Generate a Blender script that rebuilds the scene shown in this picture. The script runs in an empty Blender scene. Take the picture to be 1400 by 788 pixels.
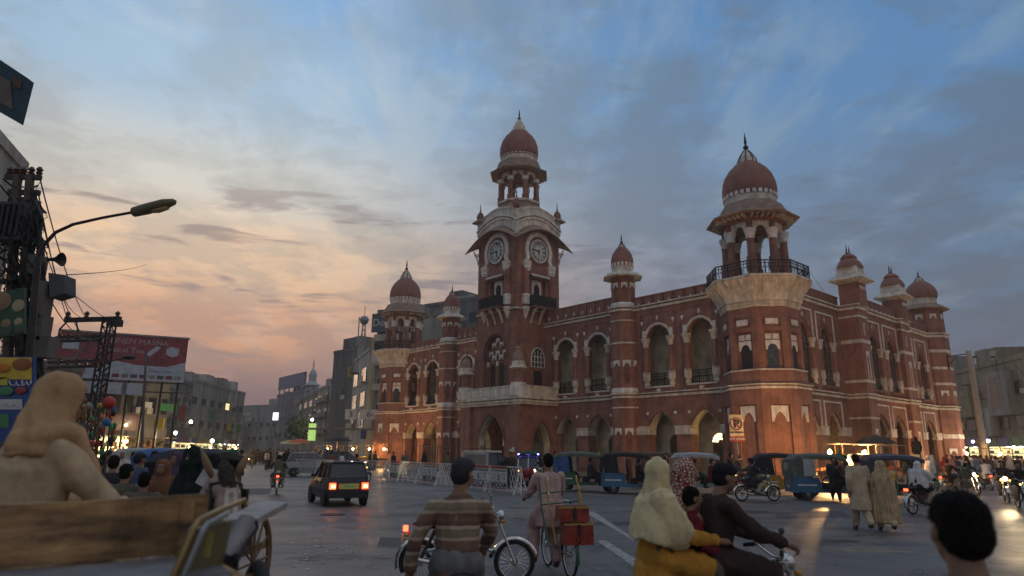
import bpy, math, random
from math import sin, cos, pi, radians, atan2, sqrt, hypot
from mathutils import Vector, Matrix, Euler, noise
SC = bpy.context.scene
COL = SC.collection
random.seed(7)
RND = random.Random(11)

# ---------------------------------------------------------------- camera
FPX, PITCH, ROLL, EYE = 908.15, 0.2404, 0.0078, 1.8
cam_d = bpy.data.cameras.new("camera")
cam_d.sensor_width = 36.0
cam_d.lens = 36.0 * FPX / 1400.0
cam_d.clip_start = 0.05
cam_d.clip_end = 4000.0
cam_d.dof.use_dof = True
cam_d.dof.focus_distance = 16.0
cam_d.dof.aperture_fstop = 1.5
cam = bpy.data.objects.new("camera", cam_d)
COL.objects.link(cam)
cam.matrix_world = (Matrix.Translation((0, 0, EYE)) @ Matrix.Rotation(pi/2 + PITCH, 4, 'X')
                    @ Matrix.Rotation(ROLL, 4, 'Z'))
SC.camera = cam
SC.view_settings.view_transform = 'Standard'
SC.view_settings.look = 'None'
SC.view_settings.exposure = 0.5
SC.view_settings.gamma = 1.0

# ---------------------------------------------------------------- sky
SUN_AZ = radians(-27.0)      # bearing of the sunset, measured from +Y towards +X
SUN_EL = radians(-2.0)
world = bpy.data.worlds.new("World")
SC.world = world
world.use_nodes = True
WN = world.node_tree
WN.nodes.clear()
def wn(t, **k):
    n = WN.nodes.new(t)
    for a, b in k.items():
        setattr(n, a, b)
    return n
def wl(a, b): WN.links.new(a, b)
def wmath(op, a, b=None, c=None, clamp=False):
    n = wn('ShaderNodeMath', operation=op, use_clamp=clamp)
    for i, v in enumerate((a, b, c)):
        if v is None: continue
        if isinstance(v, (int, float)): n.inputs[i].default_value = v
        else: wl(v, n.inputs[i])
    return n.outputs[0]
def wramp(fac, stops, interp='EASE'):
    n = wn('ShaderNodeValToRGB')
    n.color_ramp.interpolation = interp
    els = n.color_ramp.elements
    while len(els) < len(stops): els.new(0.5)
    for e, (p, c) in zip(els, stops):
        e.position = p; e.color = (*c, 1) if len(c) == 3 else c
    wl(fac, n.inputs[0])
    return n.outputs[0]
def wmix(f, a, b, mode='MIX'):
    n = wn('ShaderNodeMix', data_type='RGBA', blend_type=mode)
    if isinstance(f, (int, float)): n.inputs[0].default_value = f
    else: wl(f, n.inputs[0])
    for s, v in ((6, a), (7, b)):
        if isinstance(v, tuple): n.inputs[s].default_value = (*v, 1)
        else: wl(v, n.inputs[s])
    return n.outputs[2]
def srgb(r, g, b):
    f = lambda c: (c/255/12.92) if c/255 <= 0.04045 else ((c/255 + 0.055)/1.055)**2.4
    return (f(r), f(g), f(b))
tc = wn('ShaderNodeTexCoord')
sep = wn('ShaderNodeSeparateXYZ'); wl(tc.outputs['Generated'], sep.inputs[0])
zc = wmath('MAXIMUM', sep.outputs[2], 0.0)
hyp = wmath('SQRT', wmath('ADD', wmath('MULTIPLY', sep.outputs[0], sep.outputs[0]),
                          wmath('MULTIPLY', sep.outputs[1], sep.outputs[1])))
el = wmath('DIVIDE', wmath('ARCTANGENT', wmath('DIVIDE', zc, wmath('MAXIMUM', hyp, 1e-4))), pi/2)   # 0 at horizon, 1 at zenith
cosaz = wmath('DIVIDE', wmath('ADD', wmath('MULTIPLY', sep.outputs[0], sin(SUN_AZ)),
                              wmath('MULTIPLY', sep.outputs[1], cos(SUN_AZ))), wmath('MAXIMUM', hyp, 1e-4))
toward = wmath('MULTIPLY', wmath('ADD', cosaz, 1.0), 0.5, clamp=True)        # 1 towards the sunset, 0 away
# column of sky over the sunset, and the column far from it, zenith brightened as fill (elevation stops in fractions of 90 degrees)
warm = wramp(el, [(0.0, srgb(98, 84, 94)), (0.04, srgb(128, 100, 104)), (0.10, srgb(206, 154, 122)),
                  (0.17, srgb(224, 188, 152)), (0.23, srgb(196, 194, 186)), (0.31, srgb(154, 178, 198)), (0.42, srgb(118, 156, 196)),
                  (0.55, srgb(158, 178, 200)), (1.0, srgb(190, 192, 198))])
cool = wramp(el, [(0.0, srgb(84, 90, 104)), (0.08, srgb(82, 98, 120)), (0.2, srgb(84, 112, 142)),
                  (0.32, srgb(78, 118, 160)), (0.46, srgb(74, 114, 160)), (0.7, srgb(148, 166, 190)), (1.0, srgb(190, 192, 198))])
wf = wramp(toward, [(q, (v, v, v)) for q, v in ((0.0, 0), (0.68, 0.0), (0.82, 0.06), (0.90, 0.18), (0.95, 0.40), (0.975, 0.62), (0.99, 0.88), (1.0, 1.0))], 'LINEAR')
east = wramp(el, [(0.0, srgb(122, 112, 116)), (0.12, srgb(160, 144, 142)), (0.3, srgb(176, 174, 178)), (1.0, srgb(190, 192, 198))])  # unseen sky behind the camera, brightened to fill the street with light
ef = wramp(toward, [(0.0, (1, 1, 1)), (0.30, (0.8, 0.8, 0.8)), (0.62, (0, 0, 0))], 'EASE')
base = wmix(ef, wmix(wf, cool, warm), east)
# clouds: a flat sheet overhead, seen in perspective
den = wmath('ADD', zc, 0.14)
cx = wmath('DIVIDE', sep.outputs[0], den); cy = wmath('DIVIDE', sep.outputs[1], den)
comb = wn('ShaderNodeCombineXYZ'); wl(cx, comb.inputs[0]); wl(cy, comb.inputs[1])
def cloud_layer(rot, scale, sxy, detail, dist, rough=0.55, loc=(0, 0, 0)):
    mp = wn('ShaderNodeMapping')
    mp.inputs['Rotation'].default_value = (0, 0, radians(rot)); mp.inputs['Scale'].default_value = (sxy[0], sxy[1], 1)
    mp.inputs['Location'].default_value = loc
    wl(comb.outputs[0], mp.inputs[0])
    nz = wn('ShaderNodeTexNoise'); nz.inputs['Scale'].default_value = scale
    nz.inputs['Detail'].default_value = detail; nz.inputs['Roughness'].default_value = rough
    nz.inputs['Distortion'].default_value = dist
    wl(mp.outputs[0], nz.inputs['Vector'])
    return nz.outputs[0]
n1 = cloud_layer(58, 2.5, (1.0, 0.6), 10, 0.25, 0.62, loc=(1.3, 0.4, 0))
n2 = cloud_layer(-12, 6.5, (0.55, 1.0), 9, 0.3, 0.62, loc=(3.1, 1.7, 0))
sheet = wmath('ADD', wmath('MULTIPLY', n1, 0.66), wmath('MULTIPLY', n2, 0.34))
grey = wramp(sheet, [(0.0, (0, 0, 0)), (0.45, (0, 0, 0)), (0.50, (0.5, 0.5, 0.5)), (0.55, (1, 1, 1))])
lite = wramp(cloud_layer(50, 3.4, (1.2, 0.5), 10, 0.4, 0.64, loc=(7, 2, 0)), [(0.0, (0, 0, 0)), (0.46, (0, 0, 0)), (0.64, (1, 1, 1))])
cl_col = wmix(wf, wramp(el, [(0.0, srgb(80, 86, 100)), (0.3, srgb(84, 104, 126)), (1.0, srgb(84, 108, 138))]),
              wramp(el, [(0.0, srgb(126, 104, 106)), (0.10, srgb(152, 130, 122)), (0.2, srgb(164, 160, 152)), (0.35, srgb(140, 156, 168)), (1.0, srgb(96, 124, 154))]))
lite_col = wmix(wf, wramp(el, [(0.0, srgb(106, 110, 120)), (0.25, srgb(114, 136, 156)), (1.0, srgb(112, 144, 176))]),
                wramp(el, [(0.0, srgb(180, 140, 124)), (0.17, srgb(218, 194, 166)), (0.27, srgb(192, 196, 194)), (1.0, srgb(160, 184, 206))]))
calm = wmath('SUBTRACT', 1.0, wmath('MULTIPLY', wf, 0.35))
s1 = wmix(wmath('MULTIPLY', wmath('MULTIPLY', lite, calm), 0.55), base, lite_col)
s2 = wmix(wmath('MULTIPLY', wmath('MULTIPLY', grey, calm), 0.80), s1, cl_col)
# low bars of cloud lying over the horizon
azn = wmath('ARCTAN2', sep.outputs[0], sep.outputs[1])
cb = wn('ShaderNodeCombineXYZ'); wl(wmath('MULTIPLY', azn, 1.5), cb.inputs[0]); wl(wmath('MULTIPLY', el, 17.0), cb.inputs[1])
nb = wn('ShaderNodeTexNoise'); nb.inputs['Scale'].default_value = 2.6; nb.inputs['Detail'].default_value = 8; nb.inputs['Roughness'].default_value = 0.6; nb.inputs['Distortion'].default_value = 0.5; wl(cb.outputs[0], nb.inputs['Vector'])
bars = wmath('MULTIPLY', wramp(nb.outputs[0], [(0.0, (0, 0, 0)), (0.54, (0, 0, 0)), (0.64, (1, 1, 1))]), wramp(el, [(0.0, (0, 0, 0)), (0.05, (0, 0, 0)), (0.09, (1, 1, 1)), (0.20, (1, 1, 1)), (0.27, (0, 0, 0))]))
s2 = wmix(wmath('MULTIPLY', bars, 0.75), s2, wmix(wf, srgb(86, 98, 116), srgb(140, 124, 122)))
sky = wn('ShaderNodeTexSky'); sky.sky_type = 'NISHITA'; sky.sun_disc = False
sky.sun_elevation = SUN_EL; sky.sun_rotation = -SUN_AZ + 0.0; sky.air_density = 1.5; sky.dust_density = 2.0
bg_n = wn('ShaderNodeBackground'); bg_n.inputs[1].default_value = 0.05; wl(sky.outputs[0], bg_n.inputs[0])
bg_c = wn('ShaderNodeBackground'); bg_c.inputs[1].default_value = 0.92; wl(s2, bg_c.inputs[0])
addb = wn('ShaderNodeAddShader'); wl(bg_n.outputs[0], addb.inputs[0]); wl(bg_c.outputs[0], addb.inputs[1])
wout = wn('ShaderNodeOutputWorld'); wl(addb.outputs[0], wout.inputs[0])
# the last of the sun, already in the haze of the horizon
sun_d = bpy.data.lights.new("sun", 'SUN'); sun_d.energy = 0.12; sun_d.angle = radians(12); sun_d.color = (1.0, 0.66, 0.42)
sun = bpy.data.objects.new("sun", sun_d); COL.objects.link(sun)
_sd = Vector((sin(SUN_AZ)*cos(radians(4)), cos(SUN_AZ)*cos(radians(4)), sin(radians(4))))
sun.rotation_euler = _sd.to_track_quat('Z', 'Y').to_euler()

# ---------------------------------------------------------------- helpers
def ray(px, py):
    a, b = px - 700, 394 - py
    c, s = cos(ROLL), sin(ROLL)
    A, B = a*c - b*s, a*s + b*c
    return Vector((A, FPX*cos(PITCH) - B*sin(PITCH), FPX*sin(PITCH) + B*cos(PITCH)))
def at(px, py, Y):                       # the point at distance Y seen at that spot of the picture
    d = ray(px, py); return Vector((0, 0, EYE)) + d*(Y/d.y)
def gr(px, py, z=0.0):                   # the point of the ground seen there
    d = ray(px, py); return Vector((0, 0, EYE)) + d*((z-EYE)/d.z)

MATS = {}
def mat(name, col, rough=0.8, metal=0.0, var=0.15, scale=3.0, bump=0.0, col2=None, emit=None, estr=0.0,
        spec=0.4, coat=0.0, grime=0.0, mscale=None, alpha=None, streak=False, trans=0.0, detail=5.0):
    if name in MATS: return MATS[name]
    m = bpy.data.materials.new(name); m.use_nodes = True
    nt = m.node_tree; b = nt.nodes['Principled BSDF']
    b.inputs['Roughness'].default_value = rough; b.inputs['Metallic'].default_value = metal
    b.inputs['Specular IOR Level'].default_value = spec
    b.inputs['Coat Weight'].default_value = coat
    if trans: b.inputs['Transmission Weight'].default_value = trans
    tc = nt.nodes.new('ShaderNodeTexCoord')
    mp = nt.nodes.new('ShaderNodeMapping')
    if streak: mp.inputs['Scale'].default_value = (1, 1, 0.12)
    if mscale: mp.inputs['Scale'].default_value = mscale
    nt.links.new(tc.outputs['Object'], mp.inputs[0])
    nz = nt.nodes.new('ShaderNodeTexNoise'); nz.inputs['Scale'].default_value = scale
    nz.inputs['Detail'].default_value = detail; nz.inputs['Roughness'].default_value = 0.65
    nt.links.new(mp.outputs[0], nz.inputs['Vector'])
    rp = nt.nodes.new('ShaderNodeValToRGB')
    c2 = col2 or tuple(max(0, c*(1-var*1.6)) for c in col)
    c1 = tuple(min(1, c*(1+var)) for c in col)
    rp.color_ramp.elements[0].position = 0.34; rp.color_ramp.elements[0].color = (*c2, 1)
    rp.color_ramp.elements[1].position = 0.64; rp.color_ramp.elements[1].color = (*c1, 1)
    nt.links.new(nz.outputs[0], rp.inputs[0]); nt.links.new(rp.outputs[0], b.inputs['Base Color'])
    if grime:
        m3 = nt.nodes.new('ShaderNodeMapping'); m3.inputs['Scale'].default_value = (1.6, 1.6, 0.16); nt.links.new(tc.outputs['Object'], m3.inputs[0])
        n3 = nt.nodes.new('ShaderNodeTexNoise'); n3.inputs['Scale'].default_value = 1.4; n3.inputs['Detail'].default_value = 9; n3.inputs['Roughness'].default_value = 0.68; nt.links.new(m3.outputs[0], n3.inputs['Vector'])
        r3 = nt.nodes.new('ShaderNodeValToRGB'); g = 1-grime; r3.color_ramp.elements[0].position = 0.40; r3.color_ramp.elements[0].color = (g, g*0.97, g*0.93, 1); r3.color_ramp.elements[1].position = 0.58; r3.color_ramp.elements[1].color = (1, 1, 1, 1)
        nt.links.new(n3.outputs[0], r3.inputs[0])
        mx = nt.nodes.new('ShaderNodeMix'); mx.data_type = 'RGBA'; mx.blend_type = 'MULTIPLY'; mx.inputs[0].default_value = 1.0
        nt.links.new(rp.outputs[0], mx.inputs[6]); nt.links.new(r3.outputs[0], mx.inputs[7]); nt.links.new(mx.outputs[2], b.inputs['Base Color'])
    if bump:
        bp = nt.nodes.new('ShaderNodeBump'); bp.inputs['Strength'].default_value = bump; bp.inputs['Distance'].default_value = 0.02
        n2 = nt.nodes.new('ShaderNodeTexNoise'); n2.inputs['Scale'].default_value = scale*6; n2.inputs['Detail'].default_value = 6
        nt.links.new(tc.outputs['Object'], n2.inputs['Vector'])
        nt.links.new(n2.outputs[0], bp.inputs['Height']); nt.links.new(bp.outputs[0], b.inputs['Normal'])
    if emit:
        b.inputs['Emission Color'].default_value = (*emit, 1); b.inputs['Emission Strength'].default_value = estr
    if alpha is not None:
        b.inputs['Alpha'].default_value = alpha
    MATS[name] = m
    return m

class MB:                                 # a mesh being collected
    def __init__(s): s.v = []; s.f = []; s.m = []; s.k = 0
    def add(s, vs, fs):
        o = len(s.v); s.v += [tuple(p) for p in vs]
        for f in fs: s.f.append(tuple(i+o for i in f)); s.m.append(s.k)
        return s
    def mk(s, k): s.k = k; return s
    def box(s, x0, x1, y0, y1, z0, z1, M=None):
        vs = [Vector((x, y, z)) for z in (z0, z1) for y in (y0, y1) for x in (x0, x1)]
        if M: vs = [M @ p for p in vs]
        return s.add(vs, [(0, 2, 3, 1), (4, 5, 7, 6), (0, 1, 5, 4), (2, 6, 7, 3), (0, 4, 6, 2), (1, 3, 7, 5)])
    def taper(s, c, a, b, h, k=0.8, M=None):   # box on a base c with its top scaled by k
        x, y, z = c
        vs = [Vector((x+sx*a, y+sy*b, z)) for sy in (-1, 1) for sx in (-1, 1)] + \
             [Vector((x+sx*a*k, y+sy*b*k, z+h)) for sy in (-1, 1) for sx in (-1, 1)]
        if M: vs = [M @ p for p in vs]
        return s.add(vs, [(0, 2, 3, 1), (4, 5, 7, 6), (0, 1, 5, 4), (2, 6, 7, 3), (0, 4, 6, 2), (1, 3, 7, 5)])
    def beam(s, p, q, w, h=None, up=(0, 0, 1)):
        p, q = Vector(p), Vector(q); h = h or w
        d = (q-p); L = d.length
        if L < 1e-6: return s
        d.normalize(); up = Vector(up)
        if abs(d.dot(up)) > 0.98: up = Vector((1, 0, 0))
        x = d.cross(up).normalized(); z = x.cross(d)
        vs = [a + x*sx*w/2 + z*sz*h/2 for a in (p, q) for sz in (-1, 1) for sx in (-1, 1)]
        return s.add(vs, [(0, 1, 3, 2), (4, 6, 7, 5), (0, 4, 5, 1), (2, 3, 7, 6), (0, 2, 6, 4), (1, 5, 7, 3)])
    def lathe(s, prof, n=12, c=(0, 0, 0), ph=0.0, sx=1.0, sy=1.0, M=None, cap=True):
        vs = []
        for r, z in prof:
            for i in range(n):
                a = ph + 2*pi*i/n
                vs.append(Vector((c[0]+r*cos(a)*sx, c[1]+r*sin(a)*sy, c[2]+z)))
        if M: vs = [M @ p for p in vs]
        fs = []
        for j in range(len(prof)-1):
            for i in range(n):
                k = (i+1) % n
                fs.append((j*n+i, j*n+k, (j+1)*n+k, (j+1)*n+i))
        if cap:
            if prof[0][0] > 1e-4: fs.append(tuple(range(n-1, -1, -1)))
            if prof[-1][0] > 1e-4: fs.append(tuple((len(prof)-1)*n+i for i in range(n)))
        return s.add(vs, fs)
    def tube(s, pts, r, n=6, closed=False):
        pts = [Vector(p) for p in pts]; R = r if isinstance(r, (list, tuple)) else [r]*len(pts)
        rings = []; prev = None; N = len(pts)
        for i, p in enumerate(pts):
            if closed: d = pts[(i+1) % N] - pts[i-1]
            else: d = (pts[min(i+1, N-1)] - pts[max(i-1, 0)])
            if d.length < 1e-9: d = Vector((0, 0, 1))
            d.normalize()
            u = prev if prev is not None else (Vector((0, 0, 1)) if abs(d.z) < 0.9 else Vector((1, 0, 0)))
            x = (u - d*u.dot(d))
            if x.length < 1e-6: x = d.orthogonal()
            x.normalize(); prev = x; y = d.cross(x)
            rings.append([p + (x*cos(2*pi*k/n) + y*sin(2*pi*k/n))*R[i] for k in range(n)])
        vs = [q for rr in rings for q in rr]; fs = []
        for j in range(N if closed else N-1):
            j2 = (j+1) % N
            for k in range(n):
                fs.append((j*n+k, j*n+(k+1) % n, j2*n+(k+1) % n, j2*n+k))
        if not closed:
            fs.append(tuple(range(n-1, -1, -1))); fs.append(tuple((N-1)*n+k for k in range(n)))
        return s.add(vs, fs)
    def ball(s, c, r, n=10, m=7, M=None):
        rx, ry, rz = (r, r, r) if isinstance(r, (int, float)) else r
        pr = [(sin(pi*j/m), -cos(pi*j/m)*rz) for j in range(m+1)]
        pr[0] = (1e-5, -rz); pr[-1] = (1e-5, rz)
        return s.lathe(pr, n, c, 0, rx, ry, M, cap=False)
    def poly(s, pts, th, nrm=None):            # a plate: outline pts, thickness th along the normal
        pts = [Vector(p) for p in pts]
        if nrm is None:
            nrm = Vector((0, 0, 0))
            for i in range(len(pts)):
                nrm += (pts[i]-pts[0]).cross(pts[(i+1) % len(pts)]-pts[0])
            nrm.normalize()
        n = len(pts); d = Vector(nrm)*th
        vs = pts + [p+d for p in pts]
        fs = [tuple(range(n-1, -1, -1)), tuple(range(n, 2*n))] + [(i, (i+1) % n, n+(i+1) % n, n+i) for i in range(n)]
        return s.add(vs, fs)
    def build(s, name, m, parent=None, smooth=False, loc=None, rot=None, bevel=0.0):
        me = bpy.data.meshes.new(name); me.from_pydata(s.v, [], s.f)
        ms = m if isinstance(m, (list, tuple)) else [m]
        for x in ms: me.materials.append(x)
        if len(ms) > 1: me.polygons.foreach_set('material_index', s.m)
        if smooth:
            me.polygons.foreach_set('use_smooth', [True]*len(me.polygons))
            if smooth != 'full':
                try: me.set_sharp_from_angle(angle=radians(40))
                except Exception: pass
        me.validate(); me.update()
        return link(name, me, parent, loc, rot)
def link(name, me, parent=None, loc=None, rot=None):
    o = bpy.data.objects.new(name, me); COL.objects.link(o)
    if parent is not None: o.parent = parent
    if loc is not None: o.location = loc
    if rot is not None: o.rotation_euler = rot
    return o
def tag(o, label=None, cat=None, group=None, kind=None):
    if label: o['label'] = label
    if cat: o['category'] = cat
    if group: o['group'] = group
    if kind: o['kind'] = kind
    return o
def thing(name, loc=(0, 0, 0), rz=0.0, label=None, cat=None, group=None):
    o = bpy.data.objects.new(name, None); COL.objects.link(o)
    o.location = loc; o.rotation_euler = (0, 0, rz); o.empty_display_size = 0.3
    return tag(o, label, cat, group)
def copy_tree(o, parent=None):
    c = o.copy(); COL.objects.link(c); c.parent = parent
    for ch in list(o.children): copy_tree(ch, c)
    return c
def swap(o, a, b):                       # give the copy another material where it wears a
    for ch in [o] + list(o.children_recursive):
        if ch.type == 'MESH' and any(s.material == a for s in ch.material_slots):
            for i, s in enumerate(ch.material_slots):
                if s.material == a:
                    s.link = 'OBJECT'; s.material = b
# ---------------------------------------------------------------- people
def rcone(mb, a, b, ra, rb, n=10, k=3):
    a, b = Vector(a), Vector(b); d = b-a; L = max(d.length, 1e-4)
    pr = [(1e-4, -ra)] + [(ra*cos(pi/2*(1-(i/k))), -ra*sin(pi/2*(1-i/k))) for i in range(1, k)] + [(ra, 0), (rb, L)] + \
         [(rb*cos(pi/2*i/k), L+rb*sin(pi/2*i/k)) for i in range(1, k)] + [(1e-4, L+rb)]
    q = d.to_track_quat('Z', 'Y') if L > 1e-3 else Euler((0, 0, 0)).to_quaternion()
    mb.lathe(pr, n, (0, 0, 0), 0, 1, 1, Matrix.Translation(a) @ q.to_matrix().to_4x4(), cap=False)
def chain(mb, pts, rs, n=10):
    for i in range(len(pts)-1): rcone(mb, pts[i], pts[i+1], rs[i], rs[i+1], n)
def egg(mb, c, r, rot=None, n=12):
    M = Matrix.Translation(Vector(c)) @ (rot.to_matrix().to_4x4() if rot else Matrix())
    mb.ball((0, 0, 0), r, n, 8, M)
def loft(mb, rings, n=20):     # rings: (centre, rx, ry[, turn])
    vs = []
    for r in rings:
        c, rx, ry = r[0], r[1], r[2]; t = r[3] if len(r) > 3 else 0
        for i in range(n):
            a = 2*pi*i/n; x, y = rx*cos(a), ry*sin(a)
            vs.append((c[0]+x*cos(t)-y*sin(t), c[1]+x*sin(t)+y*cos(t), c[2]))
    fs = [(j*n+i, j*n+(i+1) % n, (j+1)*n+(i+1) % n, (j+1)*n+i) for j in range(len(rings)-1) for i in range(n)]
    up = rings[-1][0][2] > rings[0][0][2]
    fs += [tuple(range(n-1, -1, -1)), tuple((len(rings)-1)*n+i for i in range(n))]
    if not up: fs = [f[::-1] for f in fs]
    mb.add(vs, fs)
TMPS = bpy.data.scenes.new('scratch'); TMPCOL = TMPS.collection
def tmpdg():
    vl = TMPS.view_layers[0]; vl.update(); return vl.depsgraph
def fuse(name, mb, m, parent, vox=0.02, smooth=4, fold=0.0, ff=(9, 9, 2.2), seed=0):
    me = bpy.data.meshes.new(name); me.from_pydata(mb.v, [], mb.f)
    import bmesh
    o = bpy.data.objects.new('tmp', me)
    tmpc = TMPCOL; tmpc.objects.link(o)
    r = o.modifiers.new('r', 'REMESH'); r.mode = 'VOXEL'; r.voxel_size = vox; r.use_smooth_shade = True
    if smooth:
        s = o.modifiers.new('s', 'SMOOTH'); s.iterations = smooth; s.factor = 0.5
    dg = tmpdg()
    out = bpy.data.meshes.new_from_object(o.evaluated_get(dg))
    bpy.data.objects.remove(o)
    out.name = name
    if fold:
        n = len(out.vertices); co = [0.0]*(3*n); no = [0.0]*(3*n)
        out.vertices.foreach_get('co', co); out.vertices.foreach_get('normal', no)
        for i in range(0, 3*n, 3):
            q = Vector((co[i]*ff[0]+seed, co[i+1]*ff[1], co[i+2]*ff[2]))
            f = (0.45 - 1.9*abs(noise.noise(q)) - 0.8*abs(noise.noise(q*2.1)) + 0.3)*fold*1.15
            co[i] += no[i]*f; co[i+1] += no[i+1]*f; co[i+2] += no[i+2]*f
        out.vertices.foreach_set('co', co); out.update()
    out.materials.clear(); out.materials.append(m)
    return link(name, out, parent)
SKIN = mat('skin', (0.26, 0.135, 0.08), 0.55, var=0.12, scale=6)
HAIR = mat('black_hair', (0.016, 0.012, 0.010), 0.9, var=0.5, scale=60, bump=1.0, spec=0.15)
EYEW = mat('eye_white', (0.6, 0.57, 0.52), 0.3); LIP = mat('lips', (0.20, 0.07, 0.055), 0.5)
SHOE = mat('dark_leather', (0.03, 0.02, 0.015), 0.5, var=0.2)
def cloth(name, col, **k):
    return mat('cloth_'+name, col, 0.9, var=k.pop('var', 0.18), scale=k.pop('scale', 5), bump=0.25, spec=0.2, **k)
V3 = Vector
def pose(kind='stand', **k):
    J = dict(hip=(0, 0, 0.93), chest=(0, 0.01, 1.28), neck=(0, 0.0, 1.44), head=(0, 0.03, 1.60),
             sl=(-0.18, 0, 1.40), sr=(0.18, 0, 1.40), el=(-0.23, -0.03, 1.13), er=(0.23, -0.03, 1.13),
             wl=(-0.24, 0.05, 0.89), wr=(0.24, 0.05, 0.89), hl=(-0.09, 0, 0.90), hr=(0.09, 0, 0.90),
             kl=(-0.10, 0.02, 0.49), kr=(0.10, 0.02, 0.49), al=(-0.10, -0.02, 0.09), ar=(0.10, -0.02, 0.09))
    if kind == 'walk':
        J.update(kl=(-0.09, 0.14, 0.50), al=(-0.09, 0.20, 0.09), kr=(0.09, 0.02, 0.50), ar=(0.09, -0.26, 0.16),
                 el=(-0.24, -0.10, 1.14), wl=(-0.24, -0.05, 0.90), er=(0.24, 0.02, 1.14), wr=(0.24, 0.16, 0.93))
    if kind == 'ride':     # astride a motorcycle, origin on the ground under the seat
        J.update(hip=(0, 0, 0.86), chest=(0, 0.10, 1.18), neck=(0, 0.14, 1.34), head=(0, 0.19, 1.50),
                 sl=(-0.19, 0.12, 1.30), sr=(0.19, 0.12, 1.30), el=(-0.30, 0.30, 1.12), er=(0.30, 0.30, 1.12),
                 wl=(-0.30, 0.54, 1.06), wr=(0.30, 0.54, 1.06), hl=(-0.10, 0, 0.83), hr=(0.10, 0, 0.83),
                 kl=(-0.22, 0.40, 0.74), kr=(0.22, 0.40, 0.74), al=(-0.20, 0.22, 0.34), ar=(0.20, 0.22, 0.34))
    if kind == 'cycle':
        J.update(hip=(0, 0, 0.98), chest=(0, 0.09, 1.31), neck=(0, 0.12, 1.47), head=(0, 0.15, 1.63),
                 sl=(-0.19, 0.10, 1.43), sr=(0.19, 0.10, 1.43), el=(-0.27, 0.26, 1.22), er=(0.27, 0.26, 1.22),
                 wl=(-0.26, 0.50, 1.10), wr=(0.26, 0.50, 1.10), hl=(-0.09, 0, 0.95), hr=(0.09, 0, 0.95),
                 kl=(-0.13, 0.34, 0.72), kr=(0.13, 0.24, 0.58), al=(-0.12, 0.18, 0.36), ar=(0.12, 0.10, 0.17))
    if kind == 'sit':
        J.update(hip=(0, 0, 0.50), chest=(0, 0.02, 0.84), neck=(0, 0.04, 1.00), head=(0, 0.07, 1.16),
                 sl=(-0.18, 0.02, 0.96), sr=(0.18, 0.02, 0.96), el=(-0.24, 0.08, 0.70), er=(0.24, 0.08, 0.70),
                 wl=(-0.12, 0.30, 0.62), wr=(0.12, 0.30, 0.62), hl=(-0.10, 0, 0.48), hr=(0.10, 0, 0.48),
                 kl=(-0.12, 0.42, 0.50), kr=(0.12, 0.42, 0.50), al=(-0.12, 0.42, 0.09), ar=(0.12, 0.42, 0.09))
    J.update(k)
    return {a: V3(b) for a, b in J.items()}
def hand(mb, w, e, side, grip=None, big=True):
    d = (V3(w)-V3(e)).normalized(); w = V3(w)
    up = V3((0, 0, 1)); x = d.cross(up)
    if x.length < 0.1: x = V3((1, 0, 0))
    x.normalize(); n = x.cross(d).normalized()      # n: back of the hand, roughly up
    pc = w + d*0.05
    rcone(mb, w, w+d*0.085, 0.026, 0.032, 8)
    if not big: rcone(mb, w+d*0.08, w+d*0.14-n*0.02, 0.028, 0.018, 6); return
    curl = 0.9 if grip else 0.35
    for i, L in enumerate((0.070, 0.080, 0.075, 0.058)):
        b = w + d*0.088 + x*(i-1.5)*0.019*(1 if side > 0 else -1)
        p1 = b + (d*cos(curl*0.6) - n*sin(curl*0.6))*L*0.45
        p2 = p1 + (d*cos(curl*1.7) - n*sin(curl*1.7))*L*0.32
        p3 = p2 + (d*cos(curl*2.6) - n*sin(curl*2.6))*L*0.25
        chain(mb, [b, p1, p2, p3], [0.0098, 0.0092, 0.0085, 0.0075], 6)
    tb = w + d*0.025 + x*0.026*(-1 if side > 0 else 1)
    tdir = (d*0.8 + x*0.7*(-1 if side > 0 else 1) - n*0.3).normalized()
    chain(mb, [tb, tb+tdir*0.035, tb+tdir*0.035+(d*0.9-n*0.5).normalized()*0.03], [0.0135, 0.011, 0.009], 6)
def headshape(mb, J, turn=0.0, tilt=0.0):
    c = J['head']; R = Euler((tilt, 0, turn)); q = R.to_matrix().to_4x4(); T = Matrix.Translation(c) @ q
    f = lambda p: T @ V3(p)
    egg(mb, f((0, -0.008, 0.025)), (0.076, 0.094, 0.090), R)
    egg(mb, f((0, 0.028, -0.045)), (0.056, 0.062, 0.070), R)
    egg(mb, f((0, 0.052, -0.082)), (0.030, 0.028, 0.026), R, 8)
    chain(mb, [f((0, 0.086, 0.018)), f((0, 0.104, -0.022))], [0.010, 0.015], 8)
    egg(mb, f((0, 0.088, 0.030)), (0.046, 0.014, 0.014), R, 8)
    for s in (-1, 1):
        egg(mb, f((s*0.078, -0.004, -0.008)), (0.010, 0.020, 0.032), R, 8)
        egg(mb, f((s*0.040, 0.062, -0.025)), (0.022, 0.02, 0.02), R, 8)
    egg(mb, f((0, 0.084, -0.052)), (0.024, 0.012, 0.012), R, 8)
    return f, R
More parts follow.
